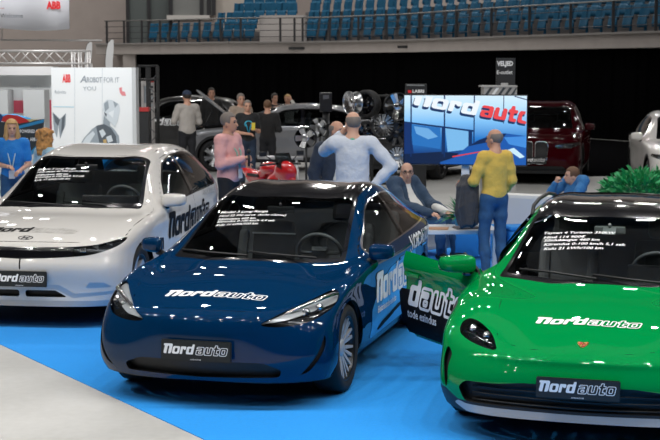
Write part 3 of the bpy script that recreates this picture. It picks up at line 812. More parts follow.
        for xc in (0, -3.0):
            wheel(root, xc, q * .81, .36, .235, 'turbine', M_SPOKE, M_DARKRIM); well(root, xc, q * .90, .40, .3)
    underbody(root, .45, -3.4, .78)
    lining(root, s, ('body', 'fdoor', 'rdoor', 'roof', 'bpil', 'trimc'), zmin=.6)
    cabin_box(root, -.55, -3.5, .84, .26, .80); dashboard(root, -.85, .985, .80)
    b = MB(); b.box((-1.03, .30, 1.045), (.02, .62, .12), Matrix.Rotation(R(-15), 3, 'Y'), 0, .01); b.build('touch_screen', M_GLOSSB, root)
    steering(root, -1.24, .39, 1.03)
    for yv in (-.40, .40): seat(root, -1.72, yv, M_SEATL, .36)
    b = MB(); b.box((-2.78, 0, .58), (.5, 1.3, .2), None, 0, .05); b.box((-3.05, 0, .90), (.16, 1.3, .62), Matrix.Rotation(R(-18), 3, 'Y'), 0, .05); b.build('rear_bench', M_SEATL, root)
    b = MB(); b.box((-1.18, 0, 1.385), (.03, .24, .065), None, 0, .012); b.bar((-1.17, 0, 1.40), (-1.15, 0, 1.44), .012); b.build('rear_view_mirror', M_BLACKP, root)
    number_plate(root, .862, .487, -3, h=.145)
    lg = mat('pale_grey_vinyl', (.50, .49, .47), .4)
    hood_logo(root, hd, bv, .555, .895, .25, .86, M_BLACKV, lg)
    f = lambda Q: np.minimum(np.abs(np.hypot(Q[:, 0] / 1.0, Q[:, 1] / .55) - .9) - .09, np.minimum(np.minimum(_rb((Q - np.array([.1 * 0, 0])) @ np.array([[1, 0], [-.35, 1]]), -.42, -.42, -.22, .42, .05), _rb(Q @ np.array([[1, 0], [-.35, 1]]), .22, -.42, .42, .42, .05)), _rb(Q, -.35, -.09, .35, .09, .05)))
    tp, tf = planar_cut(f, -1.1, 1.1, -.7, .7, .1)
    on_surf('badge', (tp * .075, tf), (.68, 0, .84), (0, 1, 0), (-.95, 0, .3), bv, M_CHROME, root)
    sl = spec_lines(['Electric 5 Long Range', 'Hind alates 44 990 eurot (laos)', 'Sõiduulatus 480 km', 'Kiirendus 0-100 km/h 5,2 sek', 'Kulu 17 kWh/100 km'], [.034, .032, .032, .032, .032], 1.5)
    spec_on(sl, (-1.10, -.52, 1.33), (-.8, 0, .5), bv, wsh)
    for q in (1, -1):
        U = Vector((-q, 0, 0)); O = Vector((-.90 if q == 1 else -2.7, q * .97, .665))
        V1, F1, w1 = logo('Nord', cell=.1); V2, F2, w2 = logo('auto', True, cell=.08); xh = .21
        on_surf('door_lettering', (V1 * xh, F1), O, U, (0, 0, 1), bv, M_BLACKV, root, .005); on_surf('door_lettering', (V2 * xh + ((w1 + .12) * xh, 0), F2), O, U, (0, 0, 1), bv, M_BLACKV, root, .005)
        t = textfit('NORDAUTO.EE', height=.06, shear=.2, bold=.02)
        on_surf('rear_side_lettering', t, Vector((-2.45, .97, .985)) if q == 1 else Vector((-3.1, -.97, .985)), U, (0, 0, 1), bv, lg, root, .005)
        st = np.array([(0, .55), (.9, .72), (.9, .75), (0, .565)]); st2 = np.array([(.0, .62), (.9, .82), (.9, .84), (0, .635)])
    for yv in (.2, -.42): wiper(root, [(-.47, yv + .38, 1.055), (-.52, yv, 1.065), (-.56, yv - .25, 1.075)])
    return root
# ---------------------------------------------------------------- green estate
def build_green_estate(X, Y, yaw):
    root = empty('estate_car', (X, Y, .006), yaw, 'bright green electric estate with open right front door, black roof and silver front skid', 'car')
    PG = mat('green_paint', (.0, .235, .052), .5, 0., coat=1., coat_rough=.015, spec=0.)
    T = [[(.80, 0, .605), (.785, .36, .605), (.69, .66, .625), (.50, .915, .66)],
         [(.44, 0, .715), (.43, .38, .71), (.37, .72, .775), (.21, .955, .735)],
         [(.02, 0, .815), (.01, .40, .805), (-.04, .75, .855), (-.20, .975, .80)],
         [(-.42, 0, .895), (-.45, .40, .885), (-.56, .755, .89), (-.70, .975, .835)],
         [(-.94, 0, 1.105), (-.96, .38, 1.095), (-1.04, .70, 1.05), (-1.15, .96, .865)],
         [(-1.48, 0, 1.295), (-1.49, .36, 1.285), (-1.53, .645, 1.235), (-1.6, .95, .885)],
         [(-2.0, 0, 1.365), (-2.0, .36, 1.355), (-2.0, .635, 1.30), (-2.05, .95, .905)],
         [(-2.6, 0, 1.365), (-2.6, .36, 1.355), (-2.6, .635, 1.295), (-2.6, .955, .925)],
         [(-3.1, 0, 1.32), (-3.1, .36, 1.31), (-3.1, .62, 1.24), (-3.1, .965, .94)],
         [(-3.55, 0, 1.20), (-3.55, .33, 1.19), (-3.5, .57, 1.11), (-3.5, .95, .935)],
         [(-4.0, 0, .99), (-3.99, .35, .985), (-3.93, .63, .955), (-3.8, .86, .87)]]
    pr = (.20, [(.25, .012), (.52, .022), (.80, .012), (1., -.05)])
    S = [side_rows(t[3], pr) for t in T]
    S[0] = [(.54, .945, .555), (.57, .955, .44), (.57, .955, .31), (.52, .93, .20)]
    Fr = [[(.86, 0, .54), (.845, .37, .54), (.755, .70, .545)], [(.90, 0, .43), (.885, .37, .43), (.80, .72, .43)],
          [(.89, 0, .30), (.875, .38, .30), (.80, .73, .30)], [(.905, 0, .19), (.89, .38, .19), (.80, .72, .19)]]
    Rr = [[(-4.05, 0, .82), (-4.03, .35, .82), (-3.96, .66, .80)], [(-4.06, 0, .62), (-4.04, .35, .62), (-3.97, .68, .6)],
          [(-4.05, 0, .40), (-4.03, .35, .40), (-3.96, .68, .4)], [(-3.98, 0, .24), (-3.96, .35, .24), (-3.9, .66, .24)]]
    V, F = box_cage(T, S, Fr, Rr); s = half_surf(V, F, 4); bv = s.bvh()
    for xc in (0, -2.904): s.cut(arch(xc, .385, .36), 'hole')
    up = lambda V: .84 - V[:, 2]; yy = lambda V: .5 - V[:, 1]
    fr = xy(rnd([(-.40, -.2), (-.42, .35), (-.56, .745), (-.66, .74), (-1.2, .655), (-1.55, .615), (-1.50, .3), (-1.49, -.2)], .03), up)
    ws = xy(rnd([(-.46, -.2), (-.48, .3), (-.63, .71), (-1.2, .625), (-1.46, .59), (-1.42, .3), (-1.41, -.2)], .05), up)
    s.cut(fr, 'wsb'); s.cut(ws, 'ws', ('wsb',))
    rf = xy([(-1.40, -.2), (-1.46, .3), (-1.52, .61), (-2.0, .60), (-3.1, .595), (-3.45, .58), (-3.5, -.2)], lambda V: 1.0 - V[:, 2])
    s.cut(rf, 'roof')
    s.cut(xy([(-3.5, -.2), (-3.47, .53), (-3.86, .56), (-3.9, -.2)], lambda V: 1. - V[:, 2]), 'rear_glass')
    wf = xz(crs([(-.88, .905), (-1.2, 1.06), (-1.6, 1.215), (-2.05, 1.27), (-2.6, 1.262), (-3.1, 1.19), (-3.45, 1.06), (-3.42, .99), (-2.6, .955), (-1.6, .918)], 6), yy)
    s.cut(grow(wf, .016), 'trimc'); s.cut(wf, 'win', ('trimc',))
    pb = lambda V: V[:, 0] + 2.06 - (V[:, 2] - 1.1) * .08
    s.cut(lambda V: np.abs(pb(V)) - .035, 'bpil', ('win',)); s.cut(lambda V: -pb(V), 'winf', ('win',))
    lf = yz(crs([(.555, .622), (.61, .685), (.71, .735), (.79, .745), (.835, .72), (.83, .672), (.75, .636), (.64, .612), (.565, .604)], 6), gt(0, .12))
    s.cut(lf, 'lamp')
    air = yz(crs([(.865, .545), (.905, .58), (.925, .50), (.915, .40), (.90, .325), (.885, .37), (.885, .46)], 5), gt(0, .15)); s.cut(air, 'slit')
    gr = yz(rnd([(-.3, .425), (.36, .425), (.52, .405), (.75, .40), (.80, .35), (.75, .262), (-.3, .255)], .025), gt(0, .3)); s.cut(gr, 'intake')
    sk = yz(rnd([(-.3, .235), (.74, .245), (.80, .26), (.83, .235), (.74, .195), (-.3, .18)], .012), gt(0, .1)); s.cut(sk, 'skid')
    s.cut(lambda V: np.maximum(V[:, 2] - (.265 + .055 * np.clip((V[:, 1] - .8) / .1, 0, 1)), .2 - V[:, 0]), 'lip')
    G = .0035
    hood = xy(crs([(.745, -.35), (.765, 0), (.745, .30), (.66, .53), (.45, .60), (.0, .635), (-.4, .70), (-.60, .745), (-.63, .70), (-.52, .5), (-.40, .25), (-.37, 0), (-.39, -.3)], 5), gt(2, .55), gt(0, -.75))
    s.cut(band(hood, G), 'gap_h'); s.cut(hood, 'hood')
    fd = xz(rnd([(-.78, .20), (-.76, .55), (-.77, .80), (-.85, .905), (-1.2, 1.095), (-1.6, 1.25), (-2.06, 1.305), (-1.95, .8), (-1.88, .20)], .05), yy)
    rd = xz(rnd([(-1.88, .20), (-1.95, .8), (-2.06, 1.305), (-2.6, 1.30), (-3.1, 1.22), (-3.3, 1.10), (-3.1, .8), (-2.72, .68), (-2.5, .42), (-2.44, .20)], .05), yy)
    s.cut(band(fd, G), 'gap_f'); s.cut(fd, 'fdoor'); s.cut(lambda V: .905 + .018 * (-V[:, 0] - .88) - V[:, 2], 'fframe', ('fdoor',)); s.cut(band(rd, G), 'gap_r'); s.cut(rd, 'rdoor')
    af = [arch(xc, .435, .36) for xc in (0, -2.904)]
    s.cut(af[0], 'flare', ('body', 'lip')); s.cut(af[1], 'flare2', ('body', 'lip'))
    s.cut(lambda V: V[:, 2] - .255, 'sill', ('body',))
    s.cut(lambda V: .40 - (V[:, 2] - .5) * .3 - V[:, 0], 'bumper')
    s.emit('body', 'body_shell', PG, root); bp = s.emit('bumper', 'front_bumper', PG, root); hd = s.emit('hood', 'bonnet', PG, root)
    seams(s, root, ('gap_h', 'gap'))
    wsh = s.emit('ws', 'windscreen', M_CAR_GLASS, root); s.emit('wsb', 'windscreen_surround', M_GLOSSB, wsh)
    s.emit('roof', 'roof_panel', M_GLOSSB, root); s.emit('rear_glass', 'rear_window', M_TINT, root)
    SV = mat('satin_silver', (.46, .47, .48), .35, .6)
    s.emit('intake', 'lower_grille', M_BLACKP, bp, move=(-.07, 0, 0)); s.emit('skid', 'skid_plate', mat('skid_silver', (.42, .42, .42), .3, .2), bp); s.emit('lip', 'front_lip', M_BLACKP, bp)
    for k in range(3):
        b = MB(); b.tube([(.875 - .1 * (y / .7) ** 2, y, .365 - .045 * k) for y in np.linspace(-.70, .70, 15)], .008, 6); b.build('grille_bar', M_BLACKP, bp)
    for sd in 'LR':
        q = 1 if sd == 'L' else -1
        d = s.emit('fdoor', 'front_door', PG, root, sd, thick=.09 if sd == 'R' else 0.); d2 = s.emit('rdoor', 'rear_door', PG, root, sd)
        s.emit('win', 'side_window', M_TINT, d2, sd)
        if sd == 'L': s.emit('winf', 'side_window', M_TINT, d, sd); s.emit('fframe', 'window_frame', PG, d, sd); s.emit('trimc', 'window_trim', M_GLOSSB, root, sd)
        s.emit('bpil', 'window_pillar', M_GLOSSB, root, sd); s.emit('flare', 'wheel_arch_flare', M_BLACKP, root, sd); s.emit('flare2', 'wheel_arch_flare', M_BLACKP, root, sd); s.emit('sill', 'sill_panel', M_BLACKP, root, sd)
        L = s.emit('lamp', 'headlight', M_LENS, root, sd); s.emit('lamp', 'lamp_housing', M_GLOSSB, L, sd, off=-.05)
        for (dy, dz) in ((-.075, .005), (.03, .03), (-.07, -.035), (.035, -.015)):
            b = MB(); b.lathe([(.001, .02), (.018, .016), (.026, 0), (.028, -.03)], 16, Matrix.Translation((.555 - dy * .8, q * (.715 + dy), .665 + dz)) @ Matrix.Rotation(R(90), 4, 'Y'))
            b.build('projector_lens', M_CHROME, L)
        b = MB(); b.tube([(.66, q * .58, .615), (.60, q * .70, .655), (.50, q * .81, .68)], .007, 6); b.build('daytime_strip', M_LAMPIN, L)
        s.emit('slit', 'air_curtain', M_GAP, bp, sd, move=(-.05, 0, 0))
        mr = side_mirror(root, -.92, q * 1.07, .945, PG, (.20, .26, .15), M_GLOSSB)
        b = MB(); b.tube([(-1.62, q * .65, 1.255), (-1.75, q * .655, 1.32), (-2.1, q * .655, 1.345), (-2.7, q * .655, 1.34), (-3.1, q * .645, 1.295), (-3.3, q * .62, 1.22)], .016, 8); b.build('roof_rail', M_BLACKP, root)
        for xc in (0, -2.904):
            wheel(root, xc, q * .84, .352, .24, 'five', M_SILVER, M_DARKRIM); well(root, xc, q * .93, .40, .3)
        if sd == 'R':      # the door stands open on its hinge
            hx, hy = -.80, -.94
            Mo = Matrix.Translation((hx, hy, 0)) @ Matrix.Rotation(R(41), 4, 'Z') @ Matrix.Translation((-hx, -hy, 0))
            U = Vector((1, 0, 0)); LS = []
            dg_ = np.array([(-2.04, .60), (-1.02, .62), (-.88, .19), (-1.95, .19)])
            V2, F2 = planar_cut(lambda Q: sdf_poly(Q, dg_), -2.05, -.62, .18, .66, .05)
            LS.append(on_surf('door_graphic', (V2, F2), (0, -1., 0), U, (0, 0, 1), bv, M_BLACKV, d, .003))
            V1, F1, w1 = logo('Nord', cell=.1); V3, F3, w3 = logo('auto', True, cell=.08, ow=.07); xh = .175
            x0 = -1.87 - (w1 - .945) * xh
            bd = s.bvh(('fdoor',)); br = s.bvh(('rdoor',)); Vd, Fd, wd = logo('d', cell=.1); Vn, Fn, wn = logo('Nor', cell=.1)
            LS.append(on_surf('door_lettering', (Vd * xh + (-1.875, .475), Fd), (0, -1., 0), U, (0, 0, 1), bd, M_WHITE, d, .006))
            LS.append(on_surf('door_lettering', (V3 * xh + (-1.875 + 1.15 * xh, .475), F3), (0, -1., 0), U, (0, 0, 1), bd, M_WHITE, d, .006))
            on_surf('door_lettering', (Vn * xh + (-1.90 - wn * xh, .475), Fn), (0, -1., 0), U, (0, 0, 1), br, M_WHITE, d2, .006)
            t = textfit('Elektriautode esindus', height=.068, shear=.12, bold=.022); t = (t[0] + np.array([-1.85 - t[0].max(0)[0] * .445, .372]), t[1])
            LS.append(on_surf('door_lettering', t, (0, -1., 0), U, (0, 0, 1), bd, M_WHITE, d, .006))
            h = MB(); h.box((-1.80, -.985, .735), (.24, .014, .035), None, 0, .006); h.build('door_handle', PG, d)
            b = MB(); b.prism([(-.82, .84), (-.84, .90), (-1.05, 1.01), (-1.10, .92)], -.93, -.91); b.build('quarter_glass_frame', M_BLACKP, d)
            mr.parent = d
            d.matrix_local = Mo
        else:
            h = MB(); h.box((-1.80, .985, .735), (.24, .014, .035), None, 0, .006); h.build('door_handle', PG, d)
    underbody(root, .45, -3.6, .82)
    lining(root, s, ('body', 'rdoor', 'roof', 'bpil'), zmin=.55)
    cabin_box(root, -.55, -3.7, .84, .22, .68); dashboard(root, -.82, .845, .78)
    b = MB(); b.box((-1.03, .36, .90), (.02, .40, .12), Matrix.Rotation(R(-15), 3, 'Y'), 0, .01); b.build('instrument_screen', M_GLOSSB, root)
    steering(root, -1.22, .37, .875)
    for yv in (-.39, .39): seat(root, -1.70, yv, M_SEAT, .24)
    b = MB(); b.box((-2.72, 0, .46), (.5, 1.3, .2), None, 0, .05); b.box((-3.0, 0, .76), (.16, 1.3, .56), Matrix.Rotation(R(-22), 3, 'Y'), 0, .05); b.build('rear_bench', M_SEAT, root)
    b = MB(); b.box((-1.30, 0, 1.185), (.03, .24, .06), None, 0, .012); b.bar((-1.30, 0, 1.19), (-1.27, 0, 1.235), .012); b.prism([(-1.18, 1.165), (-1.30, 1.215), (-1.35, 1.20)], -.05, .05); b.build('rear_view_mirror', M_SEATL, root)
    number_plate(root, .922, .415, -3, h=.135)
    hood_logo(root, hd, bv, .38, .73, .27, .70, M_WHITE)
    f1 = planar_cut(lambda Q: sdf_poly(Q, crs([(-.42, .5), (0, .42), (.42, .5), (.40, 0), (0, -.55), (-.40, 0)], 6)), -.6, .6, -.6, .6, .08)
    on_surf('badge', (f1[0] * .078, f1[1]), (.68, 0, .70), (0, 1, 0), (-.9, 0, .3), bv, mat('gold_badge', (.62, .36, .09), .25, .9), root, .004)
    f2 = planar_cut(lambda Q: np.maximum(sdf_poly(Q, crs([(-.32, .4), (0, .34), (.32, .4), (.30, 0), (0, -.42), (-.30, 0)], 6)), -(np.abs(Q[:, 0] * np.sign(Q[:, 1]) - .14) - .15)), -.6, .6, -.6, .6, .05)
    on_surf('badge_enamel', (f2[0] * .078, f2[1]), (.68, 0, .70), (0, 1, 0), (-.9, 0, .3), bv, mat('red_enamel', (.35, .02, .015), .3), root, .006)
    sl = spec_lines(['Taycan 4 Turismo 350kW', 'Hind 114 900€', 'Sõidukaugus 460 km', 'Kiirendus 0-100 km/h 5,1 sek', 'Kulu 21 kWh/100 km'], [.036, .036, .036, .036, .036], 1.62)
    spec_on(sl, (-1.12, -.49, 1.13), (-.85, 0, .38), bv, wsh)
    wiper(root, [(-.44, -.02, .925), (-.56, -.36, .945), (-.62, -.60, .95)]); wiper(root, [(-.42, .62, .905), (-.46, .25, .925), (-.50, -.05, .945)])
    return root

# ---------------------------------------------------------------- cars in the background
def scaled(cage, sx, sy, sz):
    return [[tuple(np.array(p) * (sx, sy, sz)) for p in row] for row in cage]
SUV_T = [[(.76, 0, .96), (.75, .35, .96), (.69, .64, .95), (.50, .86, .93)],
     [(.38, 0, 1.04), (.36, .36, 1.035), (.30, .67, 1.02), (.12, .915, 1.0)],
     [(-.08, 0, 1.09), (-.09, .37, 1.085), (-.15, .69, 1.07), (-.32, .935, 1.05)],
     [(-.48, 0, 1.13), (-.51, .38, 1.125), (-.62, .71, 1.105), (-.77, .94, 1.075)],
     [(-.94, 0, 1.37), (-.96, .36, 1.36), (-1.03, .675, 1.325), (-1.15, .945, 1.09)],
     [(-1.38, 0, 1.58), (-1.39, .34, 1.575), (-1.45, .62, 1.54), (-1.6, .945, 1.10)],
     [(-1.95, 0, 1.67), (-1.95, .34, 1.665), (-1.95, .63, 1.62), (-2.0, .945, 1.11)],
     [(-2.5, 0, 1.68), (-2.5, .34, 1.675), (-2.5, .63, 1.62), (-2.5, .945, 1.12)],
     [(-3.0, 0, 1.64), (-3.0, .34, 1.635), (-3.0, .61, 1.56), (-3.0, .935, 1.14)],
     [(-3.45, 0, 1.52), (-3.45, .34, 1.515), (-3.40, .60, 1.44), (-3.40, .90, 1.15)],
     [(-3.78, 0, 1.18), (-3.78, .35, 1.18), (-3.74, .64, 1.15), (-3.6, .84, 1.1)]]
def background_suv(name, label, X, Y, yaw, paint, kind='suv', raise_bonnet=False, sc=(1, 1, 1), low=0.):
    root = empty(name, (X, Y, .006), yaw, label, 'car')
    T = [[(x, y, z - low * max(0, z - .9)) for x, y, z in row] for row in SUV_T]
    T = scaled(T, *sc); sx, sy, sz = sc
    pr = (.24, [(.25, .012), (.52, .020), (.80, .012), (1., -.04)])
    S = [side_rows(t[3], pr) for t in T]; z0 = T[0][3][2]
    S[0] = [(.55 * sx, .885 * sy, z0 * .82), (.59 * sx, .90 * sy, z0 * .62), (.59 * sx, .90 * sy, z0 * .42), (.53 * sx, .87 * sy, .24)]
    zf = T[0][0][2]
    Fr = [[(.80 * sx, 0, zf * .84), (.79 * sx, .35 * sy, zf * .84), (.735 * sx, .66 * sy, zf * .83)], [(.83 * sx, 0, zf * .63), (.82 * sx, .35 * sy, zf * .63), (.765 * sx, .68 * sy, zf * .62)],
          [(.82 * sx, 0, .40), (.81 * sx, .36 * sy, .40), (.76 * sx, .68 * sy, .40)], [(.78 * sx, 0, .24), (.77 * sx, .36 * sy, .24), (.71 * sx, .66 * sy, .24)]]
    Rr = [[(-3.83 * sx, 0, .96 * sz), (-3.82 * sx, .35 * sy, .96 * sz), (-3.76 * sx, .66 * sy, .94 * sz)], [(-3.85 * sx, 0, .70), (-3.84 * sx, .35 * sy, .70), (-3.78 * sx, .68 * sy, .68)],
          [(-3.86 * sx, 0, .44), (-3.85 * sx, .35 * sy, .44), (-3.78 * sx, .68 * sy, .44)], [(-3.78 * sx, 0, .28), (-3.77 * sx, .35 * sy, .28), (-3.7 * sx, .66 * sy, .28)]]
    V, F = box_cage(T, S, Fr, Rr); s = half_surf(V, F, 3, 2); bv = s.bvh()
    wb = 2.95 * sx; zb = T[6][3][2]; zr = T[6][2][2]
    for xc in (0, -wb): s.cut(arch(xc, .41, .385), 'hole')
    up = lambda V: (T[3][0][2] - .05) - V[:, 2]; yy = lambda V: .5 - V[:, 1]
    fr = xy(np.array([(-.46, -.2), (-.48, .35), (-.62, .70), (-1.1, .625), (-1.45, .585), (-1.40, .3), (-1.395, -.2)]) * (sx, sy), up); s.cut(fr, 'ws')
    h1 = zb - .02; h2 = zr - .05
    wf = xz(rnd(np.array([(-1.0 * sx, h1), (-1.3 * sx, h1 + (h2 - h1) * .52), (-1.66 * sx, h2 - .04), (-2.1 * sx, h2), (-2.7 * sx, h2 - .01), (-3.1 * sx, h2 - .09), (-3.38 * sx, h1 + .12), (-3.2 * sx, h1 + .03)]), .07), yy)
    s.cut(grow(wf, .02), 'trimc'); s.cut(wf, 'win', ('trimc',))
    pb = lambda V: V[:, 0] + 2.08 * sx
    s.cut(lambda V: np.abs(pb(V)) - .04, 'bpil', ('win',)); s.cut(lambda V: -pb(V), 'winf', ('win',))
    s.cut(xy(np.array([(-3.44, -.2), (-3.42, .53), (-3.68, .57), (-3.70, -.2)]) * (sx, sy), lambda V: T[10][0][2] + .02 - V[:, 2]), 'rear_glass')
    la = yz(np.array([(.42 * sy, zf * .86), (.60 * sy, zf * .91), (.90 * sy, zf * .93), (.92 * sy, zf * .88), (.75 * sy, zf * .81), (.45 * sy, zf * .80)]), gt(0, .2)); s.cut(la, 'lamp')
    if kind == 'kidney':
        g = yz(rnd([(.035, .90), (.25, .90), (.29, .82), (.25, .50), (.20, .45), (.035, .45)], .05), gt(0, .3))
    else: g = yz(rnd([(-.3, zf * .80), (.40, zf * .80), (.46, zf * .68), (.38, zf * .55), (-.3, zf * .55)], .03), gt(0, .3))
    s.cut(grow(g, .018), 'gtrim'); s.cut(g, 'grille', ('gtrim',))
    s.cut(yz(rnd([(-.3, .40), (.6, .40), (.7, .30), (-.3, .30)], .03), gt(0, .3)), 'intake')
    s.cut(lambda V: V[:, 2] - .33, 'clad')
    af = [arch(xc, .47, .385) for xc in (0, -wb)]; s.cut(af[0], 'flare'); s.cut(af[1], 'flare2')
    hood = xy(np.array([(.70, -.35), (.72, 0), (.70, .35), (.62, .62), (.42, .80), (-.3, .86), (-.68, .84), (-.56, .6), (-.45, .3), (-.43, 0), (-.45, -.3)]) * (sx, sy), gt(2, zf * .9), gt(0, -.8))
    s.cut(band(hood, .006), 'gap_h'); s.cut(hood, 'hood')
    fd = xz(rnd(np.array([(-.86 * sx, .36), (-.86 * sx, zb), (-1.25 * sx, h1 + (h2 - h1) * .6), (-1.64 * sx, h2 + .04), (-2.08 * sx, h2 + .04), (-2.04 * sx, .36)]), .05), yy)
    rd = xz(rnd(np.array([(-2.04 * sx, .36), (-2.08 * sx, h2 + .04), (-2.7 * sx, h2 + .03), (-3.1 * sx, h2 - .05), (-3.1 * sx, zb), (-2.75 * sx, .85), (-2.5 * sx, .36)]), .05), yy)
    s.cut(band(fd, .006), 'gap_f'); s.cut(fd, 'fdoor'); s.cut(band(rd, .006), 'gap_r'); s.cut(rd, 'rdoor')
    s.emit('body', 'body_shell', paint, root)
    hd = s.emit('hood', 'bonnet', paint, root, thick=.03)
    if raise_bonnet:
        hx, hz = -.62 * sx, T[3][0][2]
        hd.matrix_local = Matrix.Translation((hx, 0, hz)) @ Matrix.Rotation(R(-44), 4, 'Y') @ Matrix.Translation((-hx, 0, -hz))
        b = MB(); b.b2((-.45, -.7, .5), (.55, .7, zf - .12)); b.build('engine_bay', M_GAP, root)
        b = MB(); b.bar((.35, .6, zf - .05), (.05, .6, zf + .50), .012); b.build('bonnet_stay', M_BLACKP, root)
    seams(s, root, ('gap_h', 'gap'))
    s.emit('ws', 'windscreen', M_TINT, root); s.emit('rear_glass', 'rear_window', M_TINT, root)
    gt_ = s.emit('gtrim', 'grille_frame', M_CHROME if kind == 'kidney' else M_BLACKP, root); s.emit('grille', 'grille', M_BLACKP, gt_, move=(-.03, 0, 0)); s.emit('intake', 'lower_grille', M_BLACKP, root, move=(-.05, 0, 0)); s.emit('clad', 'sill_cladding', M_BLACKP, root)
    if kind == 'kidney':
        pl = number_plate(root, .85 * sx, .52, -3)
    for sd in 'LR':
        q = 1 if sd == 'L' else -1
        d = s.emit('fdoor', 'front_door', paint, root, sd); d2 = s.emit('rdoor', 'rear_door', paint, root, sd)
        s.emit('winf', 'side_window', M_TINT, d, sd); s.emit('win', 'side_window', M_TINT, d2, sd)
        s.emit('trimc', 'window_trim', M_CHROME, root, sd); s.emit('bpil', 'window_pillar', M_GLOSSB, root, sd); s.emit('flare', 'wheel_arch_flare', M_BLACKP, root, sd); s.emit('flare2', 'wheel_arch_flare', M_BLACKP, root, sd)
        L = s.emit('lamp', 'headlight', M_LENS, root, sd); s.emit('lamp', 'lamp_housing', M_LAMPIN, L, sd, off=-.03)
        side_mirror(root, -.95 * sx, q * 1.03 * sy, zb + .05, paint, (.18, .22, .17), M_GLOSSB)
        for xc in (0, -wb):
            wheel(root, xc, q * .80 * sy, .375, .25, 'five' if kind == 'kidney' else 'seven', M_SILVER, M_DARKRIM); well(root, xc, q * .88 * sy, .42, .3)
    underbody(root, .40, -3.5 * sx, .78, .2, .34)
    lining(root, s, ('body', 'fdoor', 'rdoor', 'bpil', 'trimc'), zmin=.7)
    cabin_box(root, -.6, -3.5 * sx, .84 * sy, .3, .9); dashboard(root, -.9 * sx, zb - .03, .80 * sy)
    for yv in (-.40, .40): seat(root, -1.75 * sx, yv, M_SEAT, .42)
    steering(root, -1.28 * sx, .39, zb)
    return root, s, bv
# ================================================================ the hall
def structure(o, name=None): o['kind'] = 'structure'; return o
YB = 52.
# floor: polished concrete
def floor_mat():
    m = mat('concrete_floor', (.40, .40, .395), .42)
    nt = m.node_tree; b = nt.nodes['Principled BSDF']; tc = nt.nodes.new('ShaderNodeTexCoord')
    n = nt.nodes.new('ShaderNodeTexNoise'); n.inputs['Scale'].default_value = .8; n.inputs['Detail'].default_value = 8
    n2 = nt.nodes.new('ShaderNodeTexNoise'); n2.inputs['Scale'].default_value = 14; n2.inputs['Detail'].default_value = 5
    ad = nt.nodes.new('ShaderNodeMath'); ad.operation = 'MULTIPLY_ADD'; ad.inputs[1].default_value = .35
    cr = nt.nodes.new('ShaderNodeValToRGB'); cr.color_ramp.elements[0].position = .45; cr.color_ramp.elements[0].color = (.40, .40, .385, 1); cr.color_ramp.elements[1].position = .85; cr.color_ramp.elements[1].color = (.52, .52, .505, 1)
    nt.links.new(tc.outputs['Object'], n.inputs['Vector']); nt.links.new(tc.outputs['Object'], n2.inputs['Vector'])
    nt.links.new(n2.outputs['Fac'], ad.inputs[0]); nt.links.new(n.outputs['Fac'], ad.inputs[2]); nt.links.new(ad.outputs[0], cr.inputs['Fac']); nt.links.new(cr.outputs['Color'], b.inputs['Base Color'])
    return m
b = MB(); b.b2((-34, -14, -.2), (40, 76, 0)); structure(b.build('floor', floor_mat()))
# joints in the floor at the back
b = MB()
# walls, ceiling
M_WALL = mat('hall_wall', (.31, .27, .252), .85, var=(1.2, .05))
b = MB(); b.b2((-34, 75, 0), (40, 75.6, 17)); structure(b.build('wall_back', M_WALL))
b = MB(); b.b2((-34.6, -14, 0), (-34, 75.6, 17)); structure(b.build('wall_left', M_WALL))
b = MB(); b.b2((40, -14, 0), (40.6, 75.6, 17)); structure(b.build('wall_right', M_WALL))
b = MB(); b.b2((-34, -14.6, 0), (40, -14, 17)); structure(b.build('wall_front', mat('hall_wall_dark', (.05, .05, .052), .9)))
b = MB(); b.b2((-34.6, -14.6, 17), (40.6, 26, 17.4)); structure(b.build('ceiling', mat('ceiling_pale_for_reflection', (.5, .51, .53), .9)))  # unseen; pale tone chosen to brighten the reflections in the windscreens
b = MB(); b.b2((-34.6, 26, 17), (40.6, 75.6, 17.4)); structure(b.build('ceiling', mat('ceiling_dark_for_reflection', (.07, .07, .075), .9)))  # unseen; dark tone chosen to keep the bonnet reflections dark
M_TRUSSD = mat('roof_steel', (.012, .012, .013), .6)
for i, yb in enumerate((-4, 4, 12, 20, 28, 38, 50)):        # arched roof beams with lattice
    b = MB(); P = []
    for k in range(25):
        x = -33 + k * 73 / 24; P.append((x, yb, 12.2 + 3.6 * math.sin(math.pi * k / 24)))
    b.tube(P, .16, 6); b.tube([(x, y, z + 1.1) for x, y, z in P], .12, 6)
    for k in range(24): b.bar(P[k], (P[k + 1][0], yb, P[k + 1][2] + 1.1), .06, 5)
    structure(b.build('trim_%d' % (i + 1), M_TRUSSD))
# ---------------------------------------------------------------- carpet
M_CARPET = mat('blue_carpet', (.010, .285, .80), .95, spec=.15, sheen=.15, bump=(900, .25), var=(40, .06))
A = gnd(0, 344.5); B = gnd(201, 438.5); d = (B - A).normalized(); n_ = Vector((d.y, -d.x, 0))
c0 = A - d * 3.9; c1 = B + d * 7.5
poly = [c0, c1, Vector((8.5, c1.y, 0)), Vector((8.5, 20.9, 0)), Vector((-1.0, 20.9, 0)), Vector((-6.2, 18.5, 0))]
b = MB(); n = len(poly); V = [Vector((p.x, p.y, .006)) for p in poly] + [Vector((p.x, p.y, 0)) for p in poly]
b.add(V, [tuple(range(n))] + [(i, (i + 1) % n, (i + 1) % n + n, i + n) for i in range(n)])
o = b.build('carpet', M_CARPET); tag(o, 'bright blue exhibition carpet under the three front cars', 'carpet')
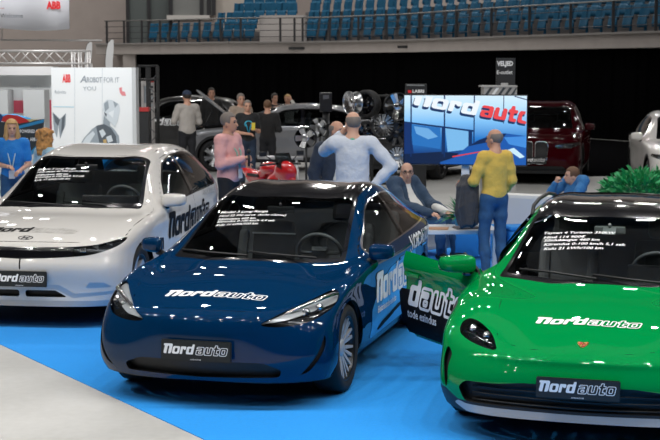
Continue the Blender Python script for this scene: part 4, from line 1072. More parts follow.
# ---------------------------------------------------------------- balcony
ZB = 3.1
pxs = [(96, 54.2), (160, 53.9), (230, 53.3), (320, 53.1), (400, 52.2), (500, 50.2), (580, 48.8), (660, 47.3), (760, 45.5)]
EDGE = [gnd(x, y, ZB) for x, y in pxs]
def edge_at(px, off=0., z=ZB):
    """point of the balcony edge in the viewing plane of photo column px, moved back by off"""
    a = (px - 330) / FPX / CP
    for p, q in zip(EDGE, EDGE[1:]):
        t = (a * p.y - p.x) / ((q.x - p.x) - a * (q.y - p.y))
        if -1e-6 <= t <= 1 + 1e-6:
            e = p + (q - p) * t; k = (e.y + off) / e.y
            return Vector((e.x * k, e.y + off, z))
    e = EDGE[0] if px < 300 else EDGE[-1]; return Vector((e.x, e.y + off, z))
BACK = [edge_at(x, .35, 0) for x in (757, 700, 640, 580, 530)]; P = [Vector((3.3, 31.9, 0)), Vector((BACK[0].x, 31.9, 0))] + BACK
b = MB(); n = len(P); b.add([p + Vector((0, 0, .006)) for p in P] + P, [tuple(range(n))] + [(i, (i + 1) % n, (i + 1) % n + n, i + n) for i in range(n)]); o = b.build('carpet', mat('black_floor_sheet', (.004, .004, .0045), 1., spec=0.)); tag(o, 'black floor area at the rear right of the hall, reaching the curtain', 'carpet')  # thin black sheet on the floor, running back to the curtain
M_CONC = mat('balcony_concrete', (.33, .30, .285), .85, var=(2, .06))
FH = .46
b = MB(); back = [(p.x * 1.0, 74.9) for p in EDGE]
n = len(EDGE); V = []
for p in EDGE: V += [(p.x, p.y, ZB), (p.x, p.y, ZB + FH), (p.x, 74.9, ZB + FH), (p.x, 74.9, ZB)]
F = [(4 * i + k, 4 * i + (k + 1) % 4, 4 * i + 4 + (k + 1) % 4, 4 * i + 4 + k) for i in range(n - 1) for k in range(4)] + [(0, 1, 2, 3), tuple(4 * (n - 1) + k for k in (3, 2, 1, 0))]
b.add(V, F); structure(b.build('balcony_slab', M_CONC))
b = MB()     # ledge on the slab's top edge
for p, q in zip(EDGE, EDGE[1:]): b.beam(Vector((p.x, p.y - .04, ZB + FH + .03)), Vector((q.x, q.y - .04, ZB + FH + .03)), .3, .06)
structure(b.build('trim_8', mat('ledge_grey', (.20, .19, .185), .8)))
# support column on the left, corner under slab
p = edge_at(131); b = MB(); b.b2((p.x - .3, p.y + .2, 0), (p.x + .3, p.y + .9, ZB)); structure(b.build('balcony_column', M_CONC))
# black curtain below
b = MB(); V = []; F = []; n = 420; c_l = edge_at(137, .5); c_r = edge_at(758, .5)
def cur(t):
    px = 137 + (757 - 137) * t; e = edge_at(px, .7); w = .07 * math.sin(t * 330) + .05 * math.sin(t * 131 + 1) ; return Vector((e.x, e.y + w, 0))
for i in range(n + 1):
    p = cur(i / n); V += [(p.x, p.y, 0), (p.x, p.y, ZB - .01)]
F = [(2 * i, 2 * i + 2, 2 * i + 3, 2 * i + 1) for i in range(n)]
b.add(V, F, 0, True); o = b.build('black_curtain', mat('black_cloth', (.0022, .0022, .0025), 1., spec=0.)); tag(o, 'floor length black curtain hanging below the balcony', 'curtain')
# railing
M_RAILM = mat('railing_steel', (.022, .022, .025), .5, .3)
M_RAILG = mat('railing_tube_grey', (.15, .145, .14), .45, .4)
r = empty('balcony_railing', edge_at(330, .1), 0, 'dark steel railing with many posts along the balcony edge', 'railing')
def rl(m): m.parent = r; m.location = -r.location; return m
posts = [110, 127, 144.5, 162.5, 181, 201.5, 222, 242, 281, 295, 303, 330, 358, 386, 418, 454.5, 489, 526.5, 567, 609, 651, 690]
zt = ZB + FH + 1.12
for x in posts:
    p = edge_at(x, .10, ZB + FH); b = MB(); b.b2((p.x - .05, p.y - .03, p.z), (p.x + .05, p.y + .05, zt), 0, .01); rl(b.build('post', M_RAILM))
for k, z in enumerate((zt, zt - .28, zt - .56, zt - .84)):
    b = MB(); pts = [edge_at(x, .12, z) for x in (108, 160, 230, 320, 400, 500, 580, 660, 720)]; b.tube(pts, .035 if k == 0 else .016, 6); rl(b.build('top_rail' if k == 0 else 'cross_rail', M_RAILG if k == 0 else M_RAILM))
# terraces and seats
M_TERR = mat('terrace_concrete', (.16, .15, .15), .85); M_SEATB = mat('blue_seat_shell', (.001, .068, .14), .5, spec=.2)
def terrace(x0, x1, row, name):
    b = MB(); off = 1.0 + row * .95; z = ZB + FH + row * .46
    V = []; xs = np.linspace(x0, x1, 10)
    for x in xs:
        a = edge_at(x, off - .35); c = edge_at(x, off + 3.0); V += [(a.x, a.y, ZB + FH), (a.x, a.y, z + .10), (c.x, c.y, z + .10), (c.x, c.y, ZB + FH)]
    F = [(4 * i + k, 4 * i + (k + 1) % 4, 4 * i + 4 + (k + 1) % 4, 4 * i + 4 + k) for i in range(9) for k in range(4)] + [(0, 1, 2, 3), (39, 38, 37, 36)]
    b.add(V, F); structure(b.build(name, M_TERR))
for rw in range(4): terrace(306, 720, rw, 'terrace_step')
for rw in range(2): terrace(204, 262, rw, 'terrace_step')
terrace(140, 206, 0, 'terrace_step')
def seat_mesh():
    b = MB()
    Mx = Matrix.Translation((0, .12, .66)) @ Matrix.Rotation(R(-9), 4, 'X')
    bm = bmesh.new(); bmesh.ops.create_grid(bm, x_segments=6, y_segments=5, size=.5)
    for v in bm.verts:
        x, y = v.co.x, v.co.y; w = .50 * (1 - .10 * (y + .5)); v.co = Vector((x * w, .05 * (4 * x * x) * -1, y * .48))
    bmesh.ops.solidify(bm, geom=bm.faces[:], thickness=.025); b._bm(bm, Mx.translation, Mx.to_3x3(), 0, True)
    bm = bmesh.new(); bmesh.ops.create_grid(bm, x_segments=6, y_segments=5, size=.5)
    for v in bm.verts:
        x, y = v.co.x, v.co.y; v.co = Vector((x * .44, y * .40, .03 * (4 * x * x) + (.05 * max(0, -y - .3) * -4)))
    bmesh.ops.solidify(bm, geom=bm.faces[:], thickness=.025); b._bm(bm, (0, -.02, .34), Matrix.Rotation(R(76), 3, 'X'), 0, True)
    b.b2((-.03, .08, 0), (.03, .16, .45))
    return b
seat0 = None; nseat = 0
def put_seat(px, row, lab, grp):
    global seat0, nseat
    off = 1.0 + row * .95 + .1; e = edge_at(px, off, ZB + FH + row * .46 + .10)
    e2 = edge_at(px + 4, off); t = (e2 - edge_at(px, off)); rz = math.atan2(t.y, t.x)
    if seat0 is None: o = seat0 = seat_mesh().build('stadium_seat', M_SEATB)
    else: o = seat0.copy(); COL.objects.link(o)
    o.location = e; o.rotation_euler = (0, 0, rz); nseat += 1
    tag(o, lab, 'seat', grp); return e
def seat_row(x0, x1, row, lab, grp):
    px = x0
    while px < x1:
        e = put_seat(px, row, lab, grp); px += .50 * FPX / e.y * (1 + .0 * row)
RN = ['front row behind the railing', 'second row up', 'third row up', 'fourth row up']
for rw in range(4): seat_row(312 + rw * 1.5, 664 + rw * 3, rw, 'blue plastic seat in the %s, right stand of the balcony' % RN[rw], 'right stand seats, %s' % RN[rw])
for rw, (a, c) in enumerate([(208, 258), (222, 262), (240, 296), (250, 300)]): seat_row(a, c, rw, 'blue plastic seat in the %s, short stand left of the stairs' % RN[rw], 'left stand seats, %s' % RN[rw])
seat_row(156, 203, 0, 'blue plastic seat behind the railing under the glass booth', 'seats under the glass booth')
# stairs between the stands
b = MB(); 
for k in range(6):
    a = edge_at(262, .8 + k * .45, ZB + FH); c = edge_at(306, .8 + k * .45, ZB + FH); b.beam((a.x, a.y, ZB + FH + .12 + k * .22), (c.x, c.y, ZB + FH + .12 + k * .22), .5, .22)
structure(b.build('stairs', mat('stair_concrete', (.36, .34, .33), .85)))
# light upper wall behind the left stand
a = edge_at(218, 5.5); c = edge_at(262, 5.5); b = MB(); b.b2((a.x, a.y, ZB + FH), (c.x, a.y + .3, 12)); structure(b.build('wall_upper', mat('upper_wall_beige', (.42, .38, .34), .85)))
# glass booth on the balcony
g0 = edge_at(134, 4.); g1 = edge_at(173, 4.); g2 = edge_at(214, 4.); zb2 = CH + (67.75 - 19.0) * g1.y / FPX
r = empty('control_booth', (g1.x, g1.y, zb2), 0, 'glazed control booth with dark frames above the balcony railing', 'booth')
M_BOOTHG = mat('booth_glazing', (.10, .115, .115), .2, coat=.5)
def rb(m): m.parent = r; m.location = -r.location; return m
b = MB(); b.b2((g0.x, g1.y, ZB + FH), (g1.x, g1.y + 2, zb2 + 3)); rb(b.build('glazed_wall', M_BOOTHG))
b = MB(); b.b2((g1.x, g1.y - .6, zb2 + .12), (g2.x, g1.y + 2, zb2 + 3)); rb(b.build('glazed_bay', mat('booth_glazing_light', (.20, .205, .20), .2, coat=.5)))
b = MB(); b.b2((g1.x - .1, g1.y - .8, zb2 - .1), (g2.x - .2, g1.y + 2, zb2 + .12)); rb(b.build('bay_sill', mat('booth_sill', (.50, .48, .46), .7)))
for x in (g0.x, (g0.x + g1.x) / 2, g1.x):
    b = MB(); b.b2((x - .08, g1.y - .1, ZB + FH), (x + .08, g1.y, zb2 + 3)); rb(b.build('mullion', M_RAILM))
for x in (g1.x + .1, g2.x - .6, g2.x - .25, g2.x):
    b = MB(); b.b2((x - .09, g1.y - .72, zb2 + .12), (x + .09, g1.y - .6, zb2 + 3)); rb(b.build('mullion', M_RAILM))
# small emergency lamps under the ledge
for px in (297, 405):
    e = edge_at(px, -.06, ZB + .20); b = MB(); b.b2((e.x - .12 * 3, e.y - .05, e.z - .04), (e.x + .12 * 3, e.y, e.z + .07)); b.b2((e.x - .28, e.y - .06, e.z - .02), (e.x + .28, e.y - .05, e.z + .05)); o = b.build('wall_lamp', M_BLACKP); tag(o, 'small black lamp fitting on the pale balcony front, ' + ('nearer the stairs' if px < 300 else 'above the wheel displays'), 'lamp')
# ================================================================ exhibition stand on the left
M_STANDW = mat('stand_white', (.80, .83, .84), .5); M_STANDG = mat('stand_grey', (.52, .54, .55), .5); M_PINK = mat('stand_pink', (.72, .10, .16), .5)
M_RED = mat('logo_red', (.75, .015, .02), .45); M_INK = mat('print_dark', (.04, .05, .06), .5); M_INKG = mat('print_grey', (.28, .32, .36), .5); M_INKL = mat('print_light', (.55, .60, .64), .5)
Yp = 25.
def px_box(px0, py0, px1, py1, Y, dep, name, m, parent=None, bev=0.):
    a = at(px0, py1, Y); c = at(px1, py0, Y); b = MB(); b.b2((a.x, Y, max(a.z, 0)), (c.x, Y + dep, c.z), 0, bev); o = b.build(name, m)
    if parent: o.parent = parent; o.location = -parent.location
    return o
def px_flat(name, pts, Y, m, parent, off=.004, smooth=True):
    V = [at(x, y, Y - off) for x, y in pts]; o = mesh(name, V, [tuple(range(len(V)))], m, None, smooth=False)
    if parent: o.parent = parent; o.location = -parent.location
    return o
def px_text(name, s, px, py, hpx, Y, m, parent, off=.005, wpx=None, **k):
    """text whose base line starts at photo point (px,py) on the plane y=Y"""
    sc = Y / FPX / CP; V, F = textfit(s, height=hpx * sc, **k)
    if wpx: V = V * (wpx * sc / V[:, 0].max(), 1)
    p = at(px, py, Y); o = on_plane(name, (V, F), (p.x, Y - off, p.z), (1, 0, 0), (0, 0, 1), m)
    if parent: o.parent = parent; o.location = -parent.location
    return o
pa = at(51, 67.5, Yp); pb_ = at(133, 148, Yp)
r = empty('display_wall', (pa.x + .8, Yp, 0), 0, 'white exhibition wall printed with a chrome robot figure and red logo', 'display wall')
zt_ = pa.z
b = MB(); b.b2((pa.x, Yp, 0), (pb_.x, Yp + .12, zt_)); o = b.build('panel', M_STANDW); o.parent = r; o.location = -r.location; pan = o
b = MB(); b.b2((pb_.x, Yp - .02, 0), (pb_.x + .07, Yp + .35, zt_)); o = b.build('end_panel', M_STANDG); o.parent = r; o.location = -r.location
for x in (74.5, 102):
    px_flat('panel_joint', [(x, 68), (x + .5, 68), (x + .5, 150), (x, 150)], Yp, M_INKL, r)
px_text('logo_print', 'ABB', 62.5, 82.5, 7.5, Yp, M_RED, r, wpx=8.2, bold=.04)
px_text('slogan_print', 'A', 80, 82.5, 6.5, Yp, M_INKG, r, bold=.02, shear=.2); px_text('slogan_print', 'ROBOT', 87, 82.5, 5, Yp, M_INKG, r, bold=.02, wpx=15); px_text('slogan_print', 'FOR IT', 104, 82.5, 5, Yp, M_INKG, r, wpx=15)
px_text('slogan_print', 'YOU', 83, 90.5, 4, Yp, M_INKG, r, wpx=13)
px_text('small_print', 'Robotics', 55, 93.5, 3.2, Yp, M_INKG, r, wpx=11)
px_flat('logo_print', [(119, 88), (122, 87), (122, 91), (125, 92), (126, 96), (122, 95.5), (120, 93)], Yp, mat('logo_pale_red', (.72, .25, .27), .5), r)
px_flat('panel_stripe', [(53, 106.2), (74, 106.6), (74, 107.4), (53, 107)], Yp, mat('pale_blue_line', (.45, .68, .80), .5), r)
# the printed robot: generic faceted head on a slender neck and shoulders, plus the dark folded shape
def poly_print(name, shapes, Y, parent, off):
    for i, (pts, m) in enumerate(shapes): px_flat(name, pts, Y, m, parent, off + i * .0006)
G1 = mat('chrome_print_light', (.60, .66, .70), .4); G2 = mat('chrome_print_mid', (.30, .35, .39), .4); G3 = mat('chrome_print_dark', (.10, .12, .14), .4)
poly_print('robot_print', [
    ([(78, 148), (84, 138), (92, 129), (98, 125), (108, 124), (114, 129), (119, 136), (120, 148)], G2),
    ([(80, 147), (86, 137), (93, 131), (95, 134), (87, 147)], G1), ([(96, 126), (104, 124), (111, 128), (116, 136), (117, 146), (100, 146)], G3),
    ([(99, 131), (103, 129), (106, 134), (102, 138)], G1), ([(106, 137), (111, 135), (113, 141), (108, 143)], G1), ([(103, 140), (106, 139), (107, 144), (104, 145)], mat('print_amber', (.55, .38, .15), .5)),
    ([(103, 124), (104, 112), (110, 114), (110, 126)], G2),
    ([(103, 110), (103.5, 103), (107, 99.6), (112, 100), (119, 104), (120, 109), (118, 120), (115, 127), (110, 122), (105, 117)], G1),
    ([(104, 103.5), (108, 100.5), (109, 108), (105, 112)], G2), ([(113, 101), (118, 104), (115, 108)], G2), ([(108, 113), (114, 110), (113, 118)], mat('chrome_print_pale', (.75, .80, .83), .4)), ([(104, 112), (107, 114), (106, 117.5)], G3)], Yp, r, .005)
poly_print('angular_print', [([(52.5, 112), (60, 119), (66, 113), (65.5, 125), (60, 139), (58.5, 125), (57, 138), (54, 130)], G2), ([(53, 113), (60, 120), (58, 126), (55, 122)], G3), ([(62, 118), (65, 115), (64, 128), (61, 134)], G3)], Yp, r, .005)
# back of the stand
Y2 = 27.5
r = empty('stand_back_wall', (at(26, 100, Y2).x, Y2, 0), 0, 'white back wall with pink fields behind the fair-haired woman', 'display wall')
o = px_box(-30, 75, 53, 200, Y2, .1, 'panel', M_STANDW, r)
o = px_box(7.5, 100.5, 26, 113, Y2 - .02, .02, 'pink_field', M_PINK, r); o = px_box(44.5, 100, 51, 140, Y2 - .02, .02, 'pink_field', M_PINK, r)
px_text('small_print', 'ABB Formula', 30, 88, 2.2, Y2, M_INKL, r, wpx=20)
o = px_box(-30, 66.5, 53, 75.2, Y2 - .5, .5, 'fascia', mat('stand_fascia_grey', (.60, .60, .61), .5), r)
for i, (x0, x1) in enumerate(((-4, 7.5), (25.5, 44))):
    o = px_box(x0, 90, x1, 200, Y2 - .6, .5, 'display_column', M_STANDG); tag(o, 'grey square column beside the pink field, ' + ('cut by the left edge of the view' if i == 0 else 'the one above the dark race car board'), 'column')
# race car board
Y3 = 22.
r = empty('race_board', (at(25, 140, Y3).x, Y3, 0), 0, 'black slanted board with blue edges and a red race car nose print', 'board')
b = MB(); P = [at(x, y, Y3) for x, y in ((-6, 122), (20, 122), (44, 119), (42, 138), (38, 152), (22, 157), (-6, 158))]
nn = len(P); b.add(P + [p + Vector((0, .06, 0)) for p in P], [tuple(range(nn)), tuple(reversed(range(nn, 2 * nn)))] + [(i, i + nn, (i + 1) % nn + nn, (i + 1) % nn) for i in range(nn)])
M_BOARD = mat('board_black', (.03, .042, .05), .45); o = b.build('panel', M_BOARD); o.parent = r; o.location = -r.location
M_BLUEP = mat('board_blue', (.03, .28, .58), .45)
px_flat('blue_edge', [(12, 130), (20, 125.5), (44, 119.2), (43.5, 122.5), (20, 128.5), (13, 132)], Y3, M_BLUEP, r)
px_flat('blue_edge', [(14, 155), (30, 152), (40, 142), (40.5, 146), (32, 155), (20, 157.5)], Y3, M_BLUEP, r)
px_flat('nose_print', [(0, 117.5), (8, 114.5), (18, 115.5), (26, 119), (30, 121.5), (20, 123.5), (6, 122), (0, 121)], Y3, mat('race_red', (.62, .03, .03), .4), r, .006)
px_flat('nose_print', [(-4, 116), (1, 113.5), (3, 117), (1, 122), (-4, 123)], Y3, mat('race_navy', (.02, .06, .22), .4), r, .007); px_flat('nose_print', [(26, 119), (34, 119.5), (40, 118), (30, 122)], Y3, mat('race_yellow', (.62, .55, .25), .4), r, .007)
b = MB(); b.tube([at(-4, 118, Y3 + .1), at(14, 117, Y3 + .1), at(30, 121, Y3 + .1)], .05, 8); o = b.build('nose_rim', M_BLUEP); o.parent = r; o.location = -r.location
for s_, x, y, w in (('POWERED BY', 20, 133, 20), ('Formula E', 13, 141.5, 15), ('RACE', 15, 149, 7), ('ABB E', 30, 141, 8)): px_text('board_lettering', s_, x, y, 3.2, Y3, M_WHITE, r, wpx=w, bold=.03)
for dx in (-6, 40):
    o = px_box(dx - .5, 140, dx + .8, 260, Y3 + .1, .05, 'board_leg', M_BLACKP, r)
# hanging banner
Yh = 30.
r = empty('hanging_banner', at(30, 10, Yh), 0, 'white hanging banner with Welcome and a red three-letter logo at top left', 'banner')
b = MB(); n = 60; V = []; 
def ban(px): return 27 + 2.6 * math.sin((px + 6) / 76 * math.pi) if px < 66 else 27 + (px - 66) * .9
cols = [-40 + 110 * i / n for i in range(n + 1)]
for c in cols:
    yb = Yh + .12 * math.sin(c * .09) ; lo = at(min(c, 69.5), 28.5 + 2.2 * math.sin((c - 5) * .045), yb); hi = at(min(c, 69.5) - (1.0 if c > 60 else 0), -30, yb); V += [lo, hi, lo + Vector((0, .02, 0)), hi + Vector((0, .02, 0))]
F = []
for i in range(n): a = 4 * i; F += [(a, a + 4, a + 5, a + 1), (a + 2, a + 3, a + 7, a + 6), (a, a + 2, a + 6, a + 4), (a + 1, a + 5, a + 7, a + 3)]
b.add(V, F, 0, True); o = b.build('cloth', mat('banner_cloth', (.74, .75, .80), .7)); o.parent = r; o.location = -r.location
px_text('banner_lettering', 'ABB', 46.5, 9.2, 7, Yh - .16, M_RED, r, wpx=14, bold=.05); px_text('banner_lettering', 'Welcome', 0.5, 17.8, 4.3, Yh - .16, M_INK, r, wpx=22)
px_flat('banner_rule', [(0, 8), (4.5, 8), (4.5, 8.5), (0, 8.5)], Yh - .16, mat('rule_red', (.6, .2, .2), .5), r)
# suspension wire frame below the banner
b = MB(); b.bar(at(2, -20, 31), at(2, 40, 31), .012); b.bar(at(1, 40, 31), at(102, 40.5, 31), .02); o = b.build('suspension_cable', mat('cable_grey', (.5, .48, .47), .5)); tag(o, 'thin pale cable line below the hanging banner', 'cable')
# truss
Yt = 29.; b = MB(); M_TRUSS = mat('truss_aluminium', (.62, .60, .59), .4, .5)
r = empty('truss', at(40, 57, Yt), 0, 'pale aluminium lattice truss above the left stand', 'truss')
z1 = at(0, 51, Yt).z; z2 = at(0, 63.5, Yt).z; xa = at(-30, 57, Yt).x; xb = at(88.5, 57, Yt).x
def tp(m): m.parent = r; m.location = -r.location; return m
for nm, zz, yy_ in (('chord', z1, Yt), ('chord', z2, Yt), ('chord', z1, Yt + .29), ('chord', z2, Yt + .29)):
    b = MB(); b.bar((xa, yy_, zz), (xb, yy_, zz), .026); tp(b.build(nm, M_TRUSS))
b = MB(); stp = .245; k = 0; x = xa
while x < xb - stp:
    b.bar((x, Yt, z1 if k % 2 else z2), (x + stp, Yt, z2 if k % 2 else z1), .013, 6); b.bar((x, Yt + .29, z2 if k % 2 else z1), (x + stp, Yt + .29, z1 if k % 2 else z2), .013, 6); b.bar((x, Yt, z1), (x, Yt + .29, z1), .012, 6); x += stp; k += 1
tp(b.build('lattice', M_TRUSS))
b = MB()
for x in (xb - .02, xb - .2, xb - .34): b.bar((x, Yt, z1), (x, Yt, z2 - .6), .022); b.bar((x, Yt + .29, z1), (x, Yt + .29, z2 - .6), .022)
tp(b.build('corner_block', M_TRUSS)); 
b = MB(); b.bar((xb, Yt + .1, 0), (xb, Yt + .1, z2), .03); b.bar((xb, Yt + .29, 0), (xb, Yt + .29, z2), .03); tp(b.build('leg', M_TRUSS))
# feather flags
for px0, lab in ((84.5, 'pale feather flag standing behind the truss end'), (105.5, 'pale feather flag standing behind the robot display wall')):
    Yf = 31.; sc_ = 1.0 if px0 > 90 else .92
    r = empty('feather_flag', gnd(px0, 67.75 + FPX * CH / Yf), 0, lab, 'flag')
    P = [(0, 68), (0, 60), (1, 50), (3, 43), (6.5, 39.6), (9, 40), (9, 50), (8, 60), (7.2, 68)]
    b = MB(); Q = [at(px0 + x * sc_ * .9, 67.75 + (y - 67.75) * sc_, Yf) for x, y in P]; Q[0] = Q[0] - Vector((0, 0, 1.2)); Q[-1] = Q[-1] - Vector((0, 0, 1.2)); nn = len(Q)
    b.add(Q + [p + Vector((0, .02, 0)) for p in Q], [tuple(range(nn)), tuple(reversed(range(nn, 2 * nn)))] + [(i, i + nn, (i + 1) % nn + nn, (i + 1) % nn) for i in range(nn)])
    o = b.build('flag_cloth', mat('flag_pale', (.58, .58, .58), .7)); o.parent = r; o.location = -r.location
    b = MB(); b.tube([(Q[0].x, Yf + .02, 0), Q[1] + Vector((0, .02, 0)), Q[2] + Vector((0, .02, 0)), Q[3] + Vector((0, .02, 0)), Q[4] + Vector((0, .02, 0))], .014, 6); o = b.build('pole', M_BLACKP); o.parent = r; o.location = -r.location
    b = MB(); b.lathe([(.001, .05), (.2, .04), (.22, 0)], 20, Matrix.Translation((Q[0].x, Yf + .02, 0))); o = b.build('base', M_BLACKP); o.parent = r; o.location = -r.location
# black lattice tower and poster beside the stand
Yk = 31.; r = empty('lattice_tower', (at(148, 100, Yk).x, Yk, 0), 0, 'black steel lattice frame behind the robot display wall', 'truss')
xa = at(138, 66, Yk).x; xb = at(156.5, 66, Yk).x; zt2 = at(148, 66, Yk).z
b = MB()
for x in (xa, xb):
    for dy in (0, .3): b.bar((x, Yk + dy, 0), (x, Yk + dy, zt2), .02); b.bar((x - .22 if x > 0 or x == xb else x + .22, Yk + dy, 0), (x - .22 if x == xb else x + .22, Yk + dy, zt2), .02)
b.bar((xa, Yk, zt2), (xb, Yk, zt2), .025); b.bar((xa, Yk + .3, zt2), (xb, Yk + .3, zt2), .025); b.bar((xa, Yk, zt2 - .3), (xb, Yk, zt2 - .3), .025)
o = b.build('frame', M_TRUSSD); o.parent = r; o.location = -r.location
b = MB(); z = .1
while z < zt2 - .2: b.bar((xb, Yk, z), (xb - .22, Yk, z + .22), .009, 5); b.bar((xb - .22, Yk, z + .22), (xb, Yk, z + .44), .009, 5); z += .44
o = b.build('lattice', mat('lattice_grey', (.12, .12, .13), .4, .6)); o.parent = r; o.location = -r.location
Yk2 = Yk + .5
r = empty('poster_stand', (at(148, 100, Yk2).x, Yk2, 0), 0, 'pale poster stand with red print inside the black lattice frame', 'poster')
o = px_box(143.5, 78.5, 154, 250, Yk2, .05, 'poster_board', mat('poster_white', (.58, .55, .54), .5), r); 
px_flat('poster_print', [(147.5, 79), (154, 79), (154, 82.5), (147.5, 82.5)], Yk2, mat('poster_red', (.45, .03, .03), .5), r); px_flat('poster_print', [(144, 86), (146.5, 86), (146.5, 103), (144, 103)], Yk2, M_INKG, r)
for k in range(6): px_flat('poster_print', [(148.5, 86 + 3.6 * k), (153, 86 + 3.6 * k), (153, 88 + 3.6 * k), (148.5, 88 + 3.6 * k)], Yk2, M_INKL if k % 2 else M_INK, r)
o = px_box(136.5, 107.5, 148.5, 111.5, Yk - 1.2, .3, 'red_counter_top', mat('counter_red', (.42, .025, .025), .45)); o.name = 'counter'; tag(o, 'low counter with red top edge beside the black lattice frame', 'counter')
zc = at(140, 111.5, Yk - 1.2); b = MB(); b.b2((at(137, 111, Yk - 1.2).x, Yk - 1.18, 0), (at(148, 111, Yk - 1.2).x, Yk - .92, zc.z)); q_ = b.build('counter_body', M_BLACKP, o)
# ================================================================ screen
Ys = 20.2; r = empty('display_screen', (at(465, 200, Ys).x, Ys, 0), 0, 'large flat screen on a white stand showing a dealership front and blue car', 'screen')
C4 = [at(404.5, 94.5, Ys), at(527, 96.6, Ys - .35), at(527, 166.5, Ys - .35), at(404.5, 162.2, Ys)]
U = (C4[1] - C4[0]); U.z = 0; Wd = U.length; U.normalize(); hgt = ((C4[0].z - C4[3].z) + (C4[1].z - C4[2].z)) / 2; NS = U.cross(Vector((0, 0, 1)))
SO = Vector((C4[0].x, C4[0].y, (C4[3].z + C4[2].z) / 2)); ZV = Vector((0, 0, 1))
def sp(x, y, off=0.): return SO + U * (x * Wd) + ZV * (y * hgt) + NS * off     # 0..1 screen coordinates
def sflat(name, pts, m, off): 
    o = mesh(name, [sp(x, y, off) for x, y in pts], [tuple(range(len(pts)))], m, None, smooth=False); o.parent = scr; o.location = -r.location; return o
b = MB(); rotS = Matrix((U, NS * -1, ZV)).transposed()
b.box(sp(.5, .5, -.035), (Wd + .03, .06, hgt + .03), rotS, 0, .008); scr = b.build('housing', M_GLOSSB); scr.parent = r; scr.location = -r.location
def em(name, c, s=1.): return mat(name, (.01, .01, .01), .3, emit=c, es=s)
def grad(name, stops, s=1.):
    if name in MATS: return MATS[name]
    m = mat(name, (.01, .01, .01), .3, emit=(1, 1, 1), es=s); nt = m.node_tree; b = nt.nodes['Principled BSDF']
    tc = nt.nodes.new('ShaderNodeTexCoord'); sx = nt.nodes.new('ShaderNodeSeparateXYZ'); cr = nt.nodes.new('ShaderNodeValToRGB')
    nt.links.new(tc.outputs['Generated'], sx.inputs[0]); nt.links.new(sx.outputs['Z'], cr.inputs['Fac']); nt.links.new(cr.outputs['Color'], b.inputs['Emission Color'])
    e = cr.color_ramp.elements
    e[0].position, e[0].color = stops[0][0], (*stops[0][1], 1); e[1].position, e[1].color = stops[-1][0], (*stops[-1][1], 1)
    for p_, c_ in stops[1:-1]: q = e.new(p_); q.color = (*c_, 1)
    return m
def unpar(o): return o
class _F: pass
def sflat_(name, pts, m, off): 
    o = mesh(name, [sp(x, y, off) - r.location + Vector((0, 0, 0)) for x, y in pts], [tuple(range(len(pts)))], m, None, smooth=False); o.parent = scr; o.location = r.location - r.location; return o
def sflat(name, pts, m, off):
    o = mesh(name, [sp(x, y, off) for x, y in pts], [tuple(range(len(pts)))], m, scr, smooth=False); return o
SE = 1.0
sflat('picture', [(0, 0), (1, 0), (1, 1), (0, 1)], grad('screen_sky', [(0, (.0, .012, .06)), (.15, (.005, .05, .22)), (.38, (.02, .20, .62)), (.62, (.22, .55, .95)), (.85, (.55, .82, 1.)), (1, (.70, .88, 1.))], SE), .0015)
sflat('picture', [(0, .60), (.05, .60), (.09, 0), (0, 0)], em('screen_deep', (.004, .03, .15), SE), .002)
sflat('picture', [(.06, .58), (.30, .53), (.30, .22), (.06, .28)], em('screen_pane', (.02, .17, .52), SE), .002); sflat('picture', [(.34, .53), (.53, .48), (.53, .22), (.36, .18)], em('screen_pane2', (.20, .50, .85), SE), .002)
sflat('picture', [(.08, .55), (.2, .52), (.28, .40), (.2, .36), (.1, .44)], em('screen_cloud', (.16, .42, .78), SE), .0025)
sflat('picture', [(0, .14), (.30, .18), (.45, .16), (.45, 0), (0, 0)], em('screen_ground', (.002, .014, .06), SE), .0022)
DK = em('screen_frame', (.004, .03, .13), SE)
for pts in ([(0, .62), (.57, .50), (.57, .475), (0, .595)], [(.325, 1), (.337, 1), (.34, .1), (.328, .1)], [(.57, 1), (.58, 1), (.58, .3), (.57, .3)], [(.05, 1), (.062, 1), (.062, .1), (.05, .1)], [(.31, .54), (.34, .54), (.34, .15), (.31, .15)], [(.53, .5), (.56, .5), (.56, .2), (.53, .2)], [(.81, 1), (.817, 1), (.817, .6), (.81, .6)], [(.9, 1), (1, .95), (1, .935), (.9, .985)]): sflat('picture', pts, DK, .003)
# blue car on the screen
sflat('picture', [(.30, .03), (.42, .10), (.52, .26), (.60, .35), (.70, .42), (.82, .46), (1, .42), (1, 0), (.3, 0)], em('screen_car', (.01, .10, .42), SE), .004)
sflat('picture', [(.52, .26), (.62, .36), (.73, .43), (.84, .455), (.80, .36), (.62, .30)], em('screen_car_glass', (.003, .02, .09), SE), .005)
sflat('picture', [(.82, .40), (1, .42), (1, .25), (.86, .30)], em('screen_car_light', (.06, .28, .75), SE), .005)
sflat('picture', [(.40, .10), (.66, .19), (.66, .205), (.40, .12)], em('screen_stripe', (.7, .05, .05), SE), .006)
sflat('picture', [(.85, .22), (.95, .10), (.99, .12), (.90, .25)], em('screen_lamp', (.6, .85, 1.), SE), .006)
